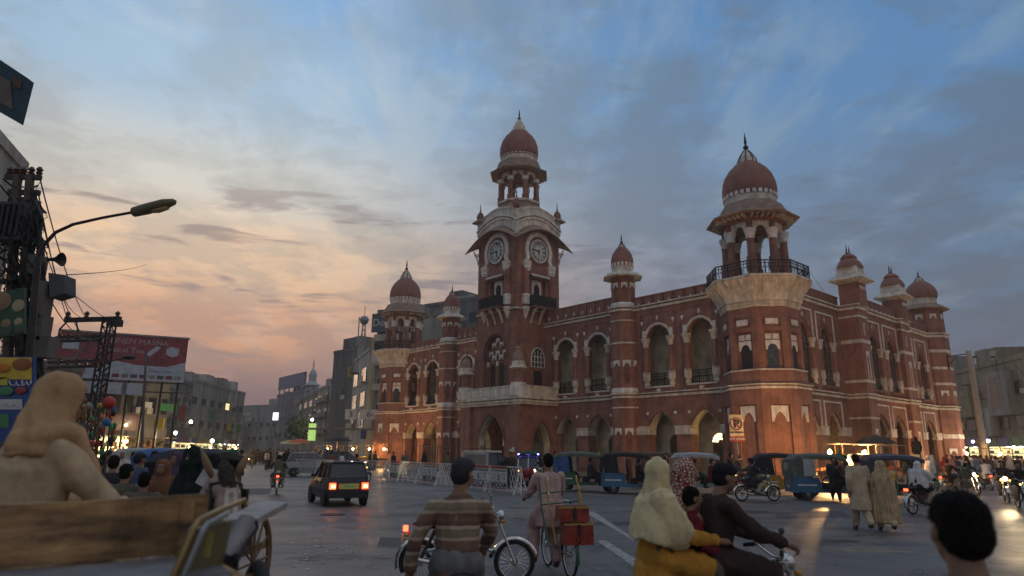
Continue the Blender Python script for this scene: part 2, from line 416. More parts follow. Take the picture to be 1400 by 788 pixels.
def person(label, cat, loc, rz, J, s=1.0, top=None, legs=None, hem=None, head='hair', headm=None, detail=0, sleeve=1.0,
           group=None, turn=0.0, tilt=0.0, collar=None, grip=False, stache=False, shoes=True, coat=1.0, name='person', capew=1.0, shawl_len=0.45, fold=None, beard=False):
    vox = {0: 0.034, 1: 0.022, 2: 0.0125}[detail]; n = {0: 7, 1: 9, 2: 12}[detail]
    b = MB()
    chain(b, [J['hip'], (J['hip']+J['chest'])/2, J['chest']], [0.12, 0.11, 0.125], n)
    chain(b, [J['chest'], J['neck'], J['neck']+(J['head']-J['neck'])*0.6], [0.10, 0.058, 0.052], n)
    for a in ('l', 'r'):
        chain(b, [J['s'+a]-V3((0, 0, 0.015)), J['e'+a], J['w'+a]], [0.042, 0.036, 0.026], n)
        rcone(b, J['chest']+V3((0, 0, 0.05)), J['s'+a]-V3((0, 0, 0.02)), 0.06, 0.038, n)
        chain(b, [J['h'+a], J['k'+a], J['a'+a]], [0.082, 0.056, 0.036], n)
        hand(b, J['w'+a], J['e'+a], -1 if a == 'l' else 1, grip, detail == 2)
        k_, an = J['k'+a], J['a'+a]; fw = V3((0, 1, 0))
        if not shoes: chain(b, [an+V3((0, -0.03, -0.05)), an+fw*0.13+V3((0, 0, -0.065))], [0.035, 0.022], n)
    f, R = headshape(b, J, turn, tilt)
    P = fuse(name, b, SKIN, None, vox if detail < 2 else 0.010, 3 if detail == 2 else 2)
    tag(P, label, cat, group); P.location = loc; P.rotation_euler = (0, 0, rz); P.scale = (s, s, s)
    fo = (0.014 if detail == 2 else 0.012) if fold is None else fold
    # eyes, brows, mouth
    if detail >= 1:
        for q in (-1, 1):
            MB().ball(f((q*0.030, 0.082, 0.008)), (0.012, 0.008, 0.008), 8, 6).build('eye', EYEW, P, smooth='full')
            MB().ball(f((q*0.030, 0.0885, 0.008)), (0.005, 0.004, 0.006), 6, 5).build('pupil', BLK, P)
            MB().tube([f((q*0.014, 0.097, 0.030)), f((q*0.032, 0.095, 0.036)), f((q*0.050, 0.082, 0.028))], [0.004, 0.005, 0.003], 5).build('eyebrow', HAIR, P)
        MB().ball(f((0, 0.094, -0.053)), (0.024, 0.006, 0.008), 8, 6).build('mouth', LIP, P)
        if stache: MB().tube([f((-0.036, 0.086, -0.046)), f((-0.015, 0.103, -0.036)), f((0.015, 0.103, -0.036)), f((0.036, 0.086, -0.046))], [0.004, 0.009, 0.009, 0.004], 6).build('moustache', HAIR, P)
        if beard: 
            bb = MB(); egg(bb, f((0, 0.05, -0.085)), (0.055, 0.05, 0.06), R); fuse('beard', bb, HAIR, P, 0.014, 1)
    # trousers
    L = MB(); wide = 1.35 if hem else 1.12
    for a in ('l', 'r'):
        chain(L, [J['h'+a]+V3((0, 0, 0.03)), J['k'+a], J['a'+a]+V3((0, 0, 0.05))], [0.115, 0.078*wide, 0.058*wide], n)
    rcone(L, J['hip']+V3((0, 0, 0.04)), (J['hl']+J['hr'])/2, 0.135, 0.13, n)
    fuse('trousers', L, legs or top, P, vox, 3, fo, seed=3)
    # upper garment
    T = MB()
    if head != 'burqa':
        w1, w2 = 0.165*coat, 0.175*coat
        sh = (J['sl']+J['sr'])/2; hipc = J['hip']
        q = [(hipc + V3((0, 0, -0.06)), 0.175*coat, 0.135*coat), ((hipc*0.6+J['chest']*0.4), w1, 0.125*coat), (J['chest'], w2*1.03, 0.13*coat), (sh+V3((0, 0, -0.02)), 0.178*(0.35+0.65*coat), 0.108*(0.4+0.6*coat)), ((sh+J['neck'])/2+V3((0, 0, 0.012)), 0.118*(0.4+0.6*coat), 0.088), (J['neck']+V3((0, 0, 0.02)), 0.066, 0.064)]
        if hem:
            z0 = hem
            q = [(V3((hipc.x, hipc.y, z0)), 0.215*coat, 0.17*coat), (V3((hipc.x, hipc.y, (z0+hipc.z)/2)), 0.20*coat, 0.16*coat)] + q
        loft(T, q, 18)
        for a in ('l', 'r'):
            chain(T, [J['s'+a]-V3((0, 0, 0.01)), J['e'+a], J['e'+a]+(J['w'+a]-J['e'+a])*0.92*sleeve], [0.064*coat, 0.057*coat, 0.044*coat], n)
            if hem and J['k'+a].y-J['h'+a].y > 0.2:      # skirt of the shirt lying over the thighs
                rcone(T, J['h'+a], J['h'+a]+(J['k'+a]-J['h'+a])*0.9+V3((0, 0, 0.01)), 0.14, 0.115, n)
        fuse('kurta' if hem else 'jumper', T, top, P, vox, 6 if detail == 2 else 3, fo)
    hm = headm or HAIR
    H = MB()
    if head in ('hair', 'cap', 'wool'):
        k = 1.0
        egg(H, f((0, -0.020, 0.045)), (0.085, 0.096, 0.085), R); egg(H, f((0, -0.040, 0.0)), (0.082, 0.078, 0.088), R)
        if head != 'hair': egg(H, f((0, 0.0, 0.060)), (0.090, 0.108, 0.066), R)
        if head == 'cap': egg(H, f((0, 0.095, 0.060)), (0.055, 0.065, 0.012), R)
        if head == 'wool': chain(H, [f((0.0, 0.085, 0.052)), f((0.0, 0.085, 0.052))], [0.02, 0.02]); egg(H, f((0, 0.01, 0.045)), (0.094, 0.110, 0.03), R)
        fuse('hair' if head == 'hair' else 'cap', H, hm, P, min(vox, 0.02), 2, 0.006 if head == 'hair' else 0.0, (46, 46, 20))
    elif head in ('shawl', 'scarf'):
        egg(H, f((0, -0.028, 0.028)), (0.105, 0.118, 0.118), R)
        chain(H, [f((0, -0.03, -0.02)), J['neck']+V3((0, -0.02, 0))], [0.108, 0.115], n)
        chain(H, [f((0, 0.03, -0.135)), J['neck']+V3((0, 0.05, -0.03))], [0.06, 0.10], n)
        if shawl_len > 0:
            sh = (J['sl']+J['sr'])/2
            z1 = sh.z-shawl_len
            loft(H, [(V3((sh.x, sh.y-0.01, z1)), 0.265*coat*capew, 0.20*coat*capew), (V3((sh.x, sh.y, (z1+sh.z)/2)), 0.255*coat*capew, 0.175*coat*capew), (V3((sh.x, sh.y, sh.z)), 0.215*coat*capew, 0.14*coat*capew), (J['neck']+V3((0, 0, 0.03)), 0.11, 0.11)], 20)
            if capew < 1:        # cloth wound round the neck, its end hanging in front
                for k_, (rr, zz, tt) in enumerate(((0.120, -0.03, 0.055), (0.150, -0.085, 0.030))):
                    H.tube([J['neck']+V3((rr*cos(2*pi*i/16), rr*0.9*sin(2*pi*i/16)+0.01, zz+0.03*cos(2*pi*i/16+k_*2.0))) for i in range(16)], tt, 8, closed=True)
                H.tube([J['neck']+V3((0.12, 0.08, -0.02)), J['neck']+V3((0.15, 0.15, -0.16)), J['neck']+V3((0.17, 0.18, -0.32)), J['neck']+V3((0.18, 0.19, -0.44))], [0.04, 0.05, 0.055, 0.05], 8)
            if shawl_len > 0.2:
                for a in ('l', 'r'): chain(H, [J['s'+a], J['s'+a]+(J['e'+a]-J['s'+a])*0.85], [0.095*coat, 0.10*coat], n)
        o = fuse('shawl' if shawl_len > 0 else 'headscarf', H, hm, P, vox, 9 if capew < 1 else 4, fo*1.3, seed=8)
        for v in o.data.vertices:        # uneven hem
            dz = J['sl'].z + 0.02 - v.co.z
            if dz > 0: v.co.z += min(dz, 0.2)*0.5*noise.noise(Vector((v.co.x*5+3, v.co.y*5, 0.3)))
        # the opening round the face
        inv = R.to_matrix().inverted(); c = J['head']; me = o.data
        for v in me.vertices:
            q = inv @ (v.co - c)
            if q.y > 0.055 and abs(q.x) < 0.066 and -0.095 < q.z < 0.075:
                q.y = 0.055 - 0.03*(1-(q.x/0.066)**2); v.co = (R.to_matrix() @ q) + c
    elif head in ('burqa', 'niqab'):
        egg(H, f((0, -0.01, 0.03)), (0.105, 0.118, 0.115), R)
        sh = (J['sl']+J['sr'])/2; zb = hem or 0.1
        loft(H, [(V3((0, J['hip'].y, zb)), 0.34, 0.27), (V3((0, J['hip'].y, (zb+sh.z)/2)), 0.30, 0.23), (J['chest'], 0.27, 0.20), (sh+V3((0, 0, 0.02)), 0.20, 0.15), (J['neck']+V3((0, 0, 0.03)), 0.13, 0.13), (J['head']+V3((0, 0, -0.03)), 0.11, 0.12)], 26)
        fuse('veil', H, hm, P, vox, 4, fo*2.2, (16, 16, 0.8), seed=2)
        if head == 'niqab':
            mb = MB(); mb.ball(f((0, 0.112, 0.010)), (0.052, 0.012, 0.018), 10, 6); mb.build('eye_slit', SKIN, P, smooth='full')
    if shoes:
        for a in ('l', 'r'):
            S = MB(); an = J['a'+a]
            egg(S, an+V3((0, 0.055, -0.045)), (0.046, 0.135, 0.042), None, 10); egg(S, an+V3((0, -0.02, -0.01)), (0.042, 0.05, 0.05), None, 8)
            S.build('shoe', SHOE, P, smooth='full')
    return P
def place(o, loc, rz, label=None, group=None, s=None, mats=()):
    c = copy_tree(o); c.location = loc; c.rotation_euler = (0, 0, rz)
    if s: c.scale = (s, s, s)
    if label: c['label'] = label
    if group: c['group'] = group
    for a, b in mats: swap(c, a, b)
    return c
# ---------------------------------------------------------------- vehicles (each built facing +Y, wheels on z = 0)
TYR = mat('rubber', (0.015, 0.015, 0.016), 0.85, var=0.2)
CHR = mat('chrome', (0.55, 0.54, 0.50), 0.18, metal=1.0, var=0.1)
STL = mat('grey_steel', (0.25, 0.25, 0.25), 0.4, metal=0.7, var=0.2)
def lamp_mat(name, col, e, st): return mat(name, col, 0.3, emit=e, estr=st, var=0.02)
TAILL = lamp_mat('lit_tail_lamp', (0.5, 0.02, 0.01), (1, 0.05, 0.02), 7.0)
TAILD = mat('tail_lamp', (0.28, 0.02, 0.015), 0.25, var=0.1)
HEADW = lamp_mat('lit_head_lamp', (0.9, 0.8, 0.6), (1, 0.72, 0.36), 30.0)
HEADD = mat('head_lamp_glass', (0.45, 0.45, 0.42), 0.1, var=0.1, spec=0.8)
AMB = lamp_mat('lit_amber_lamp', (0.8, 0.4, 0.05), (1, 0.5, 0.08), 6.0)
BLUL = lamp_mat('lit_blue_lamp', (0.1, 0.1, 0.9), (0.18, 0.16, 1.0), 22.0)
def paint(name, col, **k): return mat('paint_'+name, col, k.pop('rough', 0.35), coat=k.pop('coat', 0.3), var=k.pop('var', 0.14), scale=1.5, **k)
def ring(mb, c, R, r, ax='x', n=28, m=6):
    pts = []
    for i in range(n):
        a = 2*pi*i/n
        p = {'x': (0, cos(a), sin(a)), 'y': (cos(a), 0, sin(a)), 'z': (cos(a), sin(a), 0)}[ax]
        pts.append(Vector(c)+Vector(p)*R)
    N = len(pts); vs = []
    for i, p in enumerate(pts):
        d = (p-Vector(c)).normalized(); t = Vector({'x': (1, 0, 0), 'y': (0, 1, 0), 'z': (0, 0, 1)}[ax])
        for k in range(m):
            b = 2*pi*k/m; vs.append(p + d*cos(b)*r + t*sin(b)*r)
    fs = [(i*m+k, i*m+(k+1) % m, ((i+1) % N)*m+(k+1) % m, ((i+1) % N)*m+k) for i in range(N) for k in range(m)]
    mb.add(vs, fs)
def spoke_wheel(parent, c, R, w=0.03, spokes=18, tyre=TYR, name='wheel', rim=None):
    mb = MB(); ring(mb, c, R-w, w, 'x', 32, 6); W = mb.build(name, tyre, parent, smooth='full')
    mb = MB(); ring(mb, c, R-2.1*w, w*0.5, 'x', 28, 5); mb.build('rim', rim or CHR, W, smooth='full')
    mb = MB()
    for i in range(spokes):
        a = 2*pi*i/spokes; s = 0.02 if i % 2 else -0.02
        mb.tube([(c[0]+s, c[1]+0.03*cos(a+0.6), c[2]+0.03*sin(a+0.6)), (c[0], c[1]+(R-2.2*w)*cos(a), c[2]+(R-2.2*w)*sin(a))], 0.0028, 3)
    mb.build('spokes', CHR, W)
    mb = MB(); mb.lathe([(0.035, -0.05), (0.05, -0.03), (0.05, 0.03), (0.035, 0.05)], 10, (0, 0, 0), 0, 1, 1, Matrix.Translation(c) @ Matrix.Rotation(pi/2, 4, 'Y')); mb.build('hub', CHR, W)
    return W
def disc_wheel(parent, c, R, w, rimm=None, name='wheel'):
    Mx = Matrix.Translation(c) @ Matrix.Rotation(pi/2, 4, 'Y')
    W = MB().lathe([(R*0.62, -w/2), (R*0.9, -w/2), (R, -w*0.32), (R, w*0.32), (R*0.9, w/2), (R*0.62, w/2)], 24, (0, 0, 0), 0, 1, 1, Mx).build(name, TYR, parent, smooth=True)
    for s in (-1, 1):
        MB().lathe([(R*0.6, s*(w/2+0.003)), (R*0.45, s*(w/2-0.01)), (R*0.2, s*(w/2+0.01)), (0.01, s*(w/2+0.012))], 16, (0, 0, 0), 0, 1, 1, Mx, cap=False).build('rim', rimm or STL, W, smooth=True)
    return W
def motorcycle(label, body=None, loc=(0, 0, 0), rz=0, group=None, tail=True, headlit=False, detail=1, cat='motorcycle', lowspec=False):
    body = body or paint('red', (0.35, 0.02, 0.02))
    B = thing('motorcycle', loc, rz, label, cat, group)
    fr = MB()
    fr.tube([(0, 0.42, 0.88), (0, 0.30, 0.72), (0, 0.22, 0.40), (0, -0.10, 0.34), (0, -0.30, 0.50)], 0.02, 6)
    fr.tube([(0, 0.42, 0.90), (0, 0.05, 0.76), (0, -0.70, 0.74)], 0.02, 6)
    for s in (-1, 1):
        fr.tube([(s*0.09, -0.62, 0.30), (s*0.09, -0.05, 0.36)], 0.018, 5); fr.tube([(s*0.10, -0.62, 0.31), (s*0.11, -0.42, 0.70)], 0.026, 7)
    fr.build('frame', IRN, B, smooth=True)
    fk = MB()
    for s in (-1, 1): fk.tube([(s*0.085, 0.70, 0.29), (s*0.085, 0.44, 0.92)], [0.022, 0.018], 7)
    fk.box(-0.10, 0.10, 0.42, 0.48, 0.86, 0.90); fk.build('fork', CHR, B, smooth=True)
    spoke_wheel(B, (0, 0.70, 0.29), 0.29, 0.032, 20); spoke_wheel(B, (0, -0.62, 0.29), 0.29, 0.034, 20)
    for cy, a0, a1, m in ((0.70, 20, 165, CHR), (-0.62, 40, 195, CHR)):
        mb = MB(); vs = []; n = 14
        for i in range(n+1):
            a = radians(a0+(a1-a0)*i/n)
            for x, dr in ((-0.055, -0.015), (-0.04, 0.012), (0.04, 0.012), (0.055, -0.015)): vs.append((x, cy+(0.33+dr)*cos(a), 0.29+(0.33+dr)*sin(a)))
        fs = [(i*4+k, i*4+k+1, i*4+5+k, i*4+4+k) for i in range(n) for k in range(3)]
        mb.add(vs, fs); mb.build('mudguard', m, B, smooth=True)
    t = MB(); loft_y(t, [(-0.02, 0.76, 0.06, 0.05), (0.06, 0.80, 0.11, 0.085), (0.20, 0.83, 0.135, 0.10), (0.32, 0.85, 0.11, 0.085), (0.40, 0.86, 0.05, 0.05)]); t.build('fuel_tank', body, B, smooth='full')
    t = MB(); loft_y(t, [(-0.72, 0.80, 0.10, 0.03), (-0.60, 0.79, 0.13, 0.05), (-0.3, 0.78, 0.13, 0.05), (-0.05, 0.77, 0.09, 0.045), (0.04, 0.78, 0.06, 0.04)]); t.build('seat', mat('black_vinyl', (0.018, 0.017, 0.017), 0.45), B, smooth='full')
    for s in (-1, 1): t = MB(); loft_y(t, [(-0.38, 0.60, 0.01, 0.06), (-0.28, 0.60, 0.03, 0.10), (-0.12, 0.58, 0.03, 0.09), (-0.05, 0.56, 0.01, 0.05)], x0=s*0.11); t.build('side_cover', body, B, smooth='full')
    e = MB(); e.box(-0.09, 0.09, -0.12, 0.16, 0.30, 0.46); e.lathe([(0.075, 0), (0.08, 0.02), (0.08, 0.16), (0.06, 0.20)], 10, (0, 0, 0), 0, 1, 1, Matrix.Translation((0, 0.10, 0.44)) @ Matrix.Rotation(radians(-25), 4, 'X'))
    for k in range(5): e.lathe([(0.095, 0.03+k*0.03), (0.095, 0.04+k*0.03)], 10, (0, 0, 0), 0, 1, 1, Matrix.Translation((0, 0.10, 0.44)) @ Matrix.Rotation(radians(-25), 4, 'X'))
    e.lathe([(0.07, -0.13), (0.10, -0.11), (0.10, 0.11), (0.07, 0.13)], 12, (0, 0, 0), 0, 1, 1, Matrix.Translation((0, -0.02, 0.38)) @ Matrix.Rotation(pi/2, 4, 'Y'))
    e.build('engine', STL, B)
    x = MB(); x.tube([(0.09, 0.20, 0.52), (0.11, 0.26, 0.36), (0.12, 0.05, 0.26), (0.13, -0.25, 0.27), (0.14, -0.75, 0.36)], [0.02, 0.02, 0.022, 0.04, 0.035], 8); x.build('exhaust', CHR, B, smooth=True)
    h = MB(); h.tube([(-0.34, 0.30, 1.00), (-0.22, 0.36, 1.02), (-0.08, 0.43, 0.94), (0.08, 0.43, 0.94), (0.22, 0.36, 1.02), (0.34, 0.30, 1.00)], 0.012, 6); H = h.build('handlebar', CHR, B, smooth=True)
    for s in (-1, 1):
        MB().tube([(s*0.34, 0.30, 1.0), (s*0.24, 0.35, 1.018)], 0.018, 7).build('grip', TYR, H)
        MB().tube([(s*0.33, 0.40, 1.00), (s*0.2, 0.42, 1.0)], 0.006, 4).build('brake_lever', CHR, H)
        MB().tube([(s*0.20, 0.37, 1.0), (s*0.26, 0.35, 1.16)], 0.005, 4).ball((s*0.27, 0.35, 1.19), (0.05, 0.012, 0.035)).build('mirror', STL, H)
        MB().ball((s*0.14, 0.53, 0.84), (0.03, 0.035, 0.025)).build('indicator', AMB if headlit else mat('amber_lens', (0.5, 0.2, 0.02), 0.3), B)
        MB().ball((s*0.14, -0.80, 0.66), (0.03, 0.035, 0.025)).build('indicator', mat('amber_lens', (0.5, 0.2, 0.02), 0.3), B)
    Mh = Matrix.Translation((0, 0.53, 0.90)) @ Matrix.Rotation(-pi/2, 4, 'X')
    L = MB().lathe([(0.03, -0.10), (0.075, -0.05), (0.085, 0.0), (0.08, 0.01)], 14, (0, 0, 0), 0, 1, 1, Mh).build('headlamp', CHR, B, smooth=True)
    MB().lathe([(0.075, 0.012), (0.05, 0.025), (0.01, 0.032)], 14, (0, 0, 0), 0, 1, 1, Mh, cap=False).build('headlamp_glass', HEADW if headlit else HEADD, L, smooth=True)
    MB().box(-0.05, 0.05, -0.86, -0.80, 0.70, 0.77).build('tail_lamp', TAILL if tail else TAILD, B)
    MB().box(-0.07, 0.07, -0.88, -0.87, 0.55, 0.66).build('number_plate', mat('plate', (0.5, 0.45, 0.2), 0.5), B)
    f = MB()
    for s in (-1, 1): f.tube([(s*0.05, 0.08, 0.27), (s*0.24, 0.08, 0.27)], 0.014, 6); f.tube([(s*0.1, -0.45, 0.34), (s*0.22, -0.45, 0.34)], 0.012, 6)
    f.build('footrests', TYR, B)
    if headlit:
        pass
    return B
def loft_y(mb, rings, x0=0.0, n=14, sq=2.6):
    vs = []
    for y, z, rx, rz_ in rings:
        for i in range(n):
            a = 2*pi*i/n; c, s = cos(a), sin(a)
            vs.append((x0+rx*math.copysign(abs(c)**(2/sq), c), y, z+rz_*math.copysign(abs(s)**(2/sq), s)))
    fs = [(j*n+i, (j+1)*n+i, (j+1)*n+(i+1) % n, j*n+(i+1) % n) for j in range(len(rings)-1) for i in range(n)]
    fs += [tuple(range(n)), tuple((len(rings)-1)*n+i for i in range(n-1, -1, -1))]
    mb.add(vs, fs)
def bicycle(label, loc, rz, frame=None, group=None, carrier=True):
    B = thing('bicycle', loc, rz, label, 'bicycle', group); fm = frame or paint('black', (0.015, 0.015, 0.017))
    spoke_wheel(B, (0, 0.58, 0.34), 0.34, 0.02, 24); spoke_wheel(B, (0, -0.52, 0.34), 0.34, 0.02, 24)
    f = MB()
    for a, b, r in (((0, -0.12, 0.28), (0, -0.26, 0.86), 0.016), ((0, -0.23, 0.80), (0, 0.36, 0.84), 0.015), ((0, -0.12, 0.28), (0, 0.38, 0.74), 0.018), ((0, 0.34, 0.95), (0, 0.40, 0.68), 0.018)): f.tube([a, b], r, 7)
    for s in (-1, 1):
        f.tube([(s*0.05, -0.52, 0.34), (s*0.02, -0.12, 0.28)], 0.009, 5); f.tube([(s*0.05, -0.52, 0.34), (s*0.02, -0.24, 0.80)], 0.009, 5); f.tube([(s*0.05, 0.58, 0.34), (s*0.05, 0.44, 0.66), (0, 0.40, 0.70)], 0.011, 5)
    f.build('frame', fm, B, smooth=True)
    MB().tube([(-0.27, 0.22, 1.02), (-0.2, 0.30, 1.03), (0, 0.36, 0.98), (0.2, 0.30, 1.03), (0.27, 0.22, 1.02)], 0.011, 6).build('handlebar', CHR, B, smooth=True)
    for s in (-1, 1): MB().tube([(s*0.27, 0.22, 1.02), (s*0.24, 0.12, 1.00)], 0.016, 6).build('grip', TYR, B)
    t = MB(); t.ball((0, -0.33, 0.93), (0.105, 0.12, 0.045), 14, 8); t.ball((0, -0.18, 0.93), (0.04, 0.12, 0.03), 10, 6); t.tube([(0, -0.26, 0.84), (0, -0.27, 0.91)], 0.014, 6)
    for s in (-1, 1): t.tube([(s*0.06, -0.36, 0.90), (s*0.06, -0.36, 0.86), (s*0.05, -0.22, 0.86)], 0.006, 4)
    t.build('saddle', mat('black_vinyl', (0.018, 0.017, 0.017), 0.45), B, smooth='full')
    c = MB(); ring(c, (0.05, -0.12, 0.28), 0.09, 0.006, 'x', 20, 4)
    c.tube([(0.07, -0.12, 0.28), (0.08, -0.05, 0.13)], 0.009, 5); c.tube([(-0.07, -0.12, 0.28), (-0.08, -0.19, 0.43)], 0.009, 5)
    c.box(0.08, 0.17, -0.09, -0.01, 0.115, 0.145); c.box(-0.17, -0.08, -0.23, -0.15, 0.415, 0.445); c.build('crank', CHR, B)
    for cy, a0, a1 in ((0.58, 50, 170), (-0.52, 30, 200)):
        mb = MB(); vs = []; n = 12
        for i in range(n+1):
            a = radians(a0+(a1-a0)*i/n)
            for x, dr in ((-0.03, -0.01), (0, 0.008), (0.03, -0.01)): vs.append((x, cy+(0.365+dr)*cos(a), 0.34+(0.365+dr)*sin(a)))
        mb.add(vs, [(i*3+k, i*3+k+1, i*3+4+k, i*3+3+k) for i in range(n) for k in range(2)]); mb.build('mudguard', fm, B, smooth=True)
    if carrier:
        r = MB()
        for s in (-1, 0, 1): r.tube([(s*0.07, -0.30, 0.76), (s*0.07, -0.78, 0.76)], 0.006, 4)
        for y in (-0.32, -0.55, -0.78): r.tube([(-0.08, y, 0.76), (0.08, y, 0.76)], 0.006, 4)
        for s in (-1, 1): r.tube([(s*0.08, -0.72, 0.76), (s*0.06, -0.52, 0.36)], 0.006, 4)
        r.build('carrier', IRN, B)
    MB().box(-0.02, 0.02, -0.90, -0.885, 0.55, 0.62).build('reflector', TAILD, B)
    return B
def rickshaw(label, loc, rz, body, hood_m, panel=None, group=None, lit=False, roof=None, door=None):
    B = thing('auto_rickshaw', loc, rz, label, 'auto rickshaw', group)
    panel = panel or body
    disc_wheel(B, (0, 1.05, 0.22), 0.22, 0.11); disc_wheel(B, (-0.55, -0.85, 0.24), 0.24, 0.13); disc_wheel(B, (0.55, -0.85, 0.24), 0.24, 0.13)
    # tub
    t = MB(); t.mk(0)
    t.box(-0.62, 0.62, -1.30, 0.55, 0.30, 0.42)
    for s in (-1, 1):
        t.poly([(s*0.64, -1.32, 0.32), (s*0.64, -0.35, 0.32), (s*0.64, -0.30, 0.62), (s*0.64, -0.42, 0.86), (s*0.64, -1.34, 0.90)], s*-0.04, (1, 0, 0))
    t.box(-0.64, 0.64, -1.38, -1.30, 0.30, 0.92); t.box(-0.58, 0.58, 0.50, 0.56, 0.42, 0.75)
    t.build('tub', body, B)
    # nose
    nz = MB(); rings = [(0.50, 0.62, 0.56, 0.24), (0.80, 0.66, 0.42, 0.26), (1.10, 0.70, 0.28, 0.25), (1.28, 0.72, 0.18, 0.20), (1.34, 0.72, 0.10, 0.12)]
    loft_y(nz, rings, 0, 16, 3); nz.build('nose', body, B, smooth=True)
    mg = MB(); ringarc = [(0, 1.05+0.30*cos(radians(a)), 0.24+0.30*sin(radians(a))) for a in range(10, 181, 17)]
    vs = []; 
    for p in ringarc: vs += [(-0.10, p[1], p[2]-0.02), (0, p[1], p[2]+0.02), (0.10, p[1], p[2]-0.02)]
    mg.add(vs, [(i*3+k, i*3+k+1, i*3+4+k, i*3+3+k) for i in range(len(ringarc)-1) for k in range(2)]); mg.build('mudguard', body, B, smooth=True)
    # windscreen and frame
    w = MB(); w.add([(-0.52, 0.74, 0.92), (0.52, 0.74, 0.92), (0.50, 0.46, 1.58), (-0.50, 0.46, 1.58)], [(0, 1, 2, 3)])
    w.build('windscreen', GLS, B)
    fr = MB()
    for a, b in (((-0.54, 0.76, 0.88), (-0.52, 0.44, 1.62)), ((0.54, 0.76, 0.88), (0.52, 0.44, 1.62)), ((-0.54, 0.76, 0.89), (0.54, 0.76, 0.89)), ((-0.52, 0.44, 1.62), (0.52, 0.44, 1.62)), ((0, 0.75, 0.9), (0, 0.45, 1.6))): fr.beam(a, b, 0.04)
    for s in (-1, 1): fr.beam((s*0.61, -0.30, 0.85), (s*0.58, -0.35, 1.64), 0.035); fr.beam((s*0.61, -1.28, 0.9), (s*0.57, -1.15, 1.6), 0.035)
    fr.build('cab_frame', CHR if lit else STL, B)
    # hood
    R = MB(); secs = [(0.72, 1.63, 0.55), (0.40, 1.72, 0.60), (-0.4, 1.77, 0.63), (-1.15, 1.72, 0.62), (-1.42, 1.50, 0.60)]
    vs = []
    for y, z, hw in secs:
        for x, dz in ((-1, -0.14), (-0.93, -0.03), (-0.6, 0.02), (0, 0.04), (0.6, 0.02), (0.93, -0.03), (1, -0.14)): vs.append((x*hw, y, z+dz))
        for x, dz in ((1, -0.18), (0.9, -0.08), (0.6, -0.03), (0, -0.01), (-0.6, -0.03), (-0.9, -0.08), (-1, -0.18)): vs.append((x*hw*0.985, y, z+dz))
    m = 14; fs = [(j*m+i, j*m+(i+1) % m, (j+1)*m+(i+1) % m, (j+1)*m+i) for j in range(len(secs)-1) for i in range(m)] + [tuple(range(m-1, -1, -1)), tuple((len(secs)-1)*m+i for i in range(m))]
    R.add(vs, fs); R.build('roof', roof or hood_m, B, smooth=True)
    c = MB(); c.box(-0.60, 0.60, -1.42, -1.36, 0.88, 1.55)
    for s in (-1, 1):
        c.poly([(s*0.625, -1.40, 0.88), (s*0.625, -0.62, 0.88), (s*0.60, -0.70, 1.62), (s*0.60, -1.40, 1.52)], s*-0.03, (1, 0, 0))
    c.build('canopy', hood_m, B)
    MB().box(-0.28, 0.28, -1.435, -1.42, 1.16, 1.42).build('rear_window', mat('canvas_window', (0.30, 0.26, 0.18), 0.7), B)
    s_ = MB(); s_.box(-0.55, 0.55, -1.10, -0.62, 0.42, 0.70); s_.box(-0.55, 0.55, -1.28, -1.12, 0.60, 1.15); s_.build('bench', mat('maroon_vinyl', (0.10, 0.02, 0.02), 0.6), B)
    s_ = MB(); s_.box(-0.22, 0.22, -0.10, 0.22, 0.42, 0.68); s_.build('driver_seat', mat('black_vinyl', (0.018, 0.017, 0.017), 0.45), B)
    if door:
        for s in (-1, 1): MB().poly([(s*0.655, -0.95, 0.92), (s*0.655, -0.50, 0.92), (s*0.63, -0.50, 1.58), (s*0.63, -0.95, 1.58)], s*0.012, (1, 0, 0)).build('side_panel', door, B)
    for s in (-1, 1):
        MB().ball((s*0.34, 0.84, 0.78), (0.075, 0.04, 0.07)).build('headlamp', HEADW if lit else HEADD, B, smooth='full')
        MB().ball((s*0.50, 0.66, 0.78), (0.04, 0.03, 0.035)).build('indicator', AMB, B)
        MB().box(s*0.52-0.06, s*0.52+0.06, -1.40, -1.375, 0.66, 0.80).build('tail_lamp', TAILL if lit else TAILD, B)
        MB().box(s*0.645-0.01, s*0.645+0.012, -1.2, -0.5, 0.56, 0.62).build('stripe', mat('paint_white', (0.6, 0.6, 0.58), 0.4), B)
    MB().box(-0.16, 0.16, -1.40, -1.385, 0.46, 0.56).build('number_plate', mat('plate', (0.5, 0.45, 0.2), 0.5), B)
    MB().box(-0.45, 0.45, 0.62, 0.66, 1.66, 1.78).build('roof_board', mat('paint_green', (0.05, 0.2, 0.1), 0.5), B)
    return B
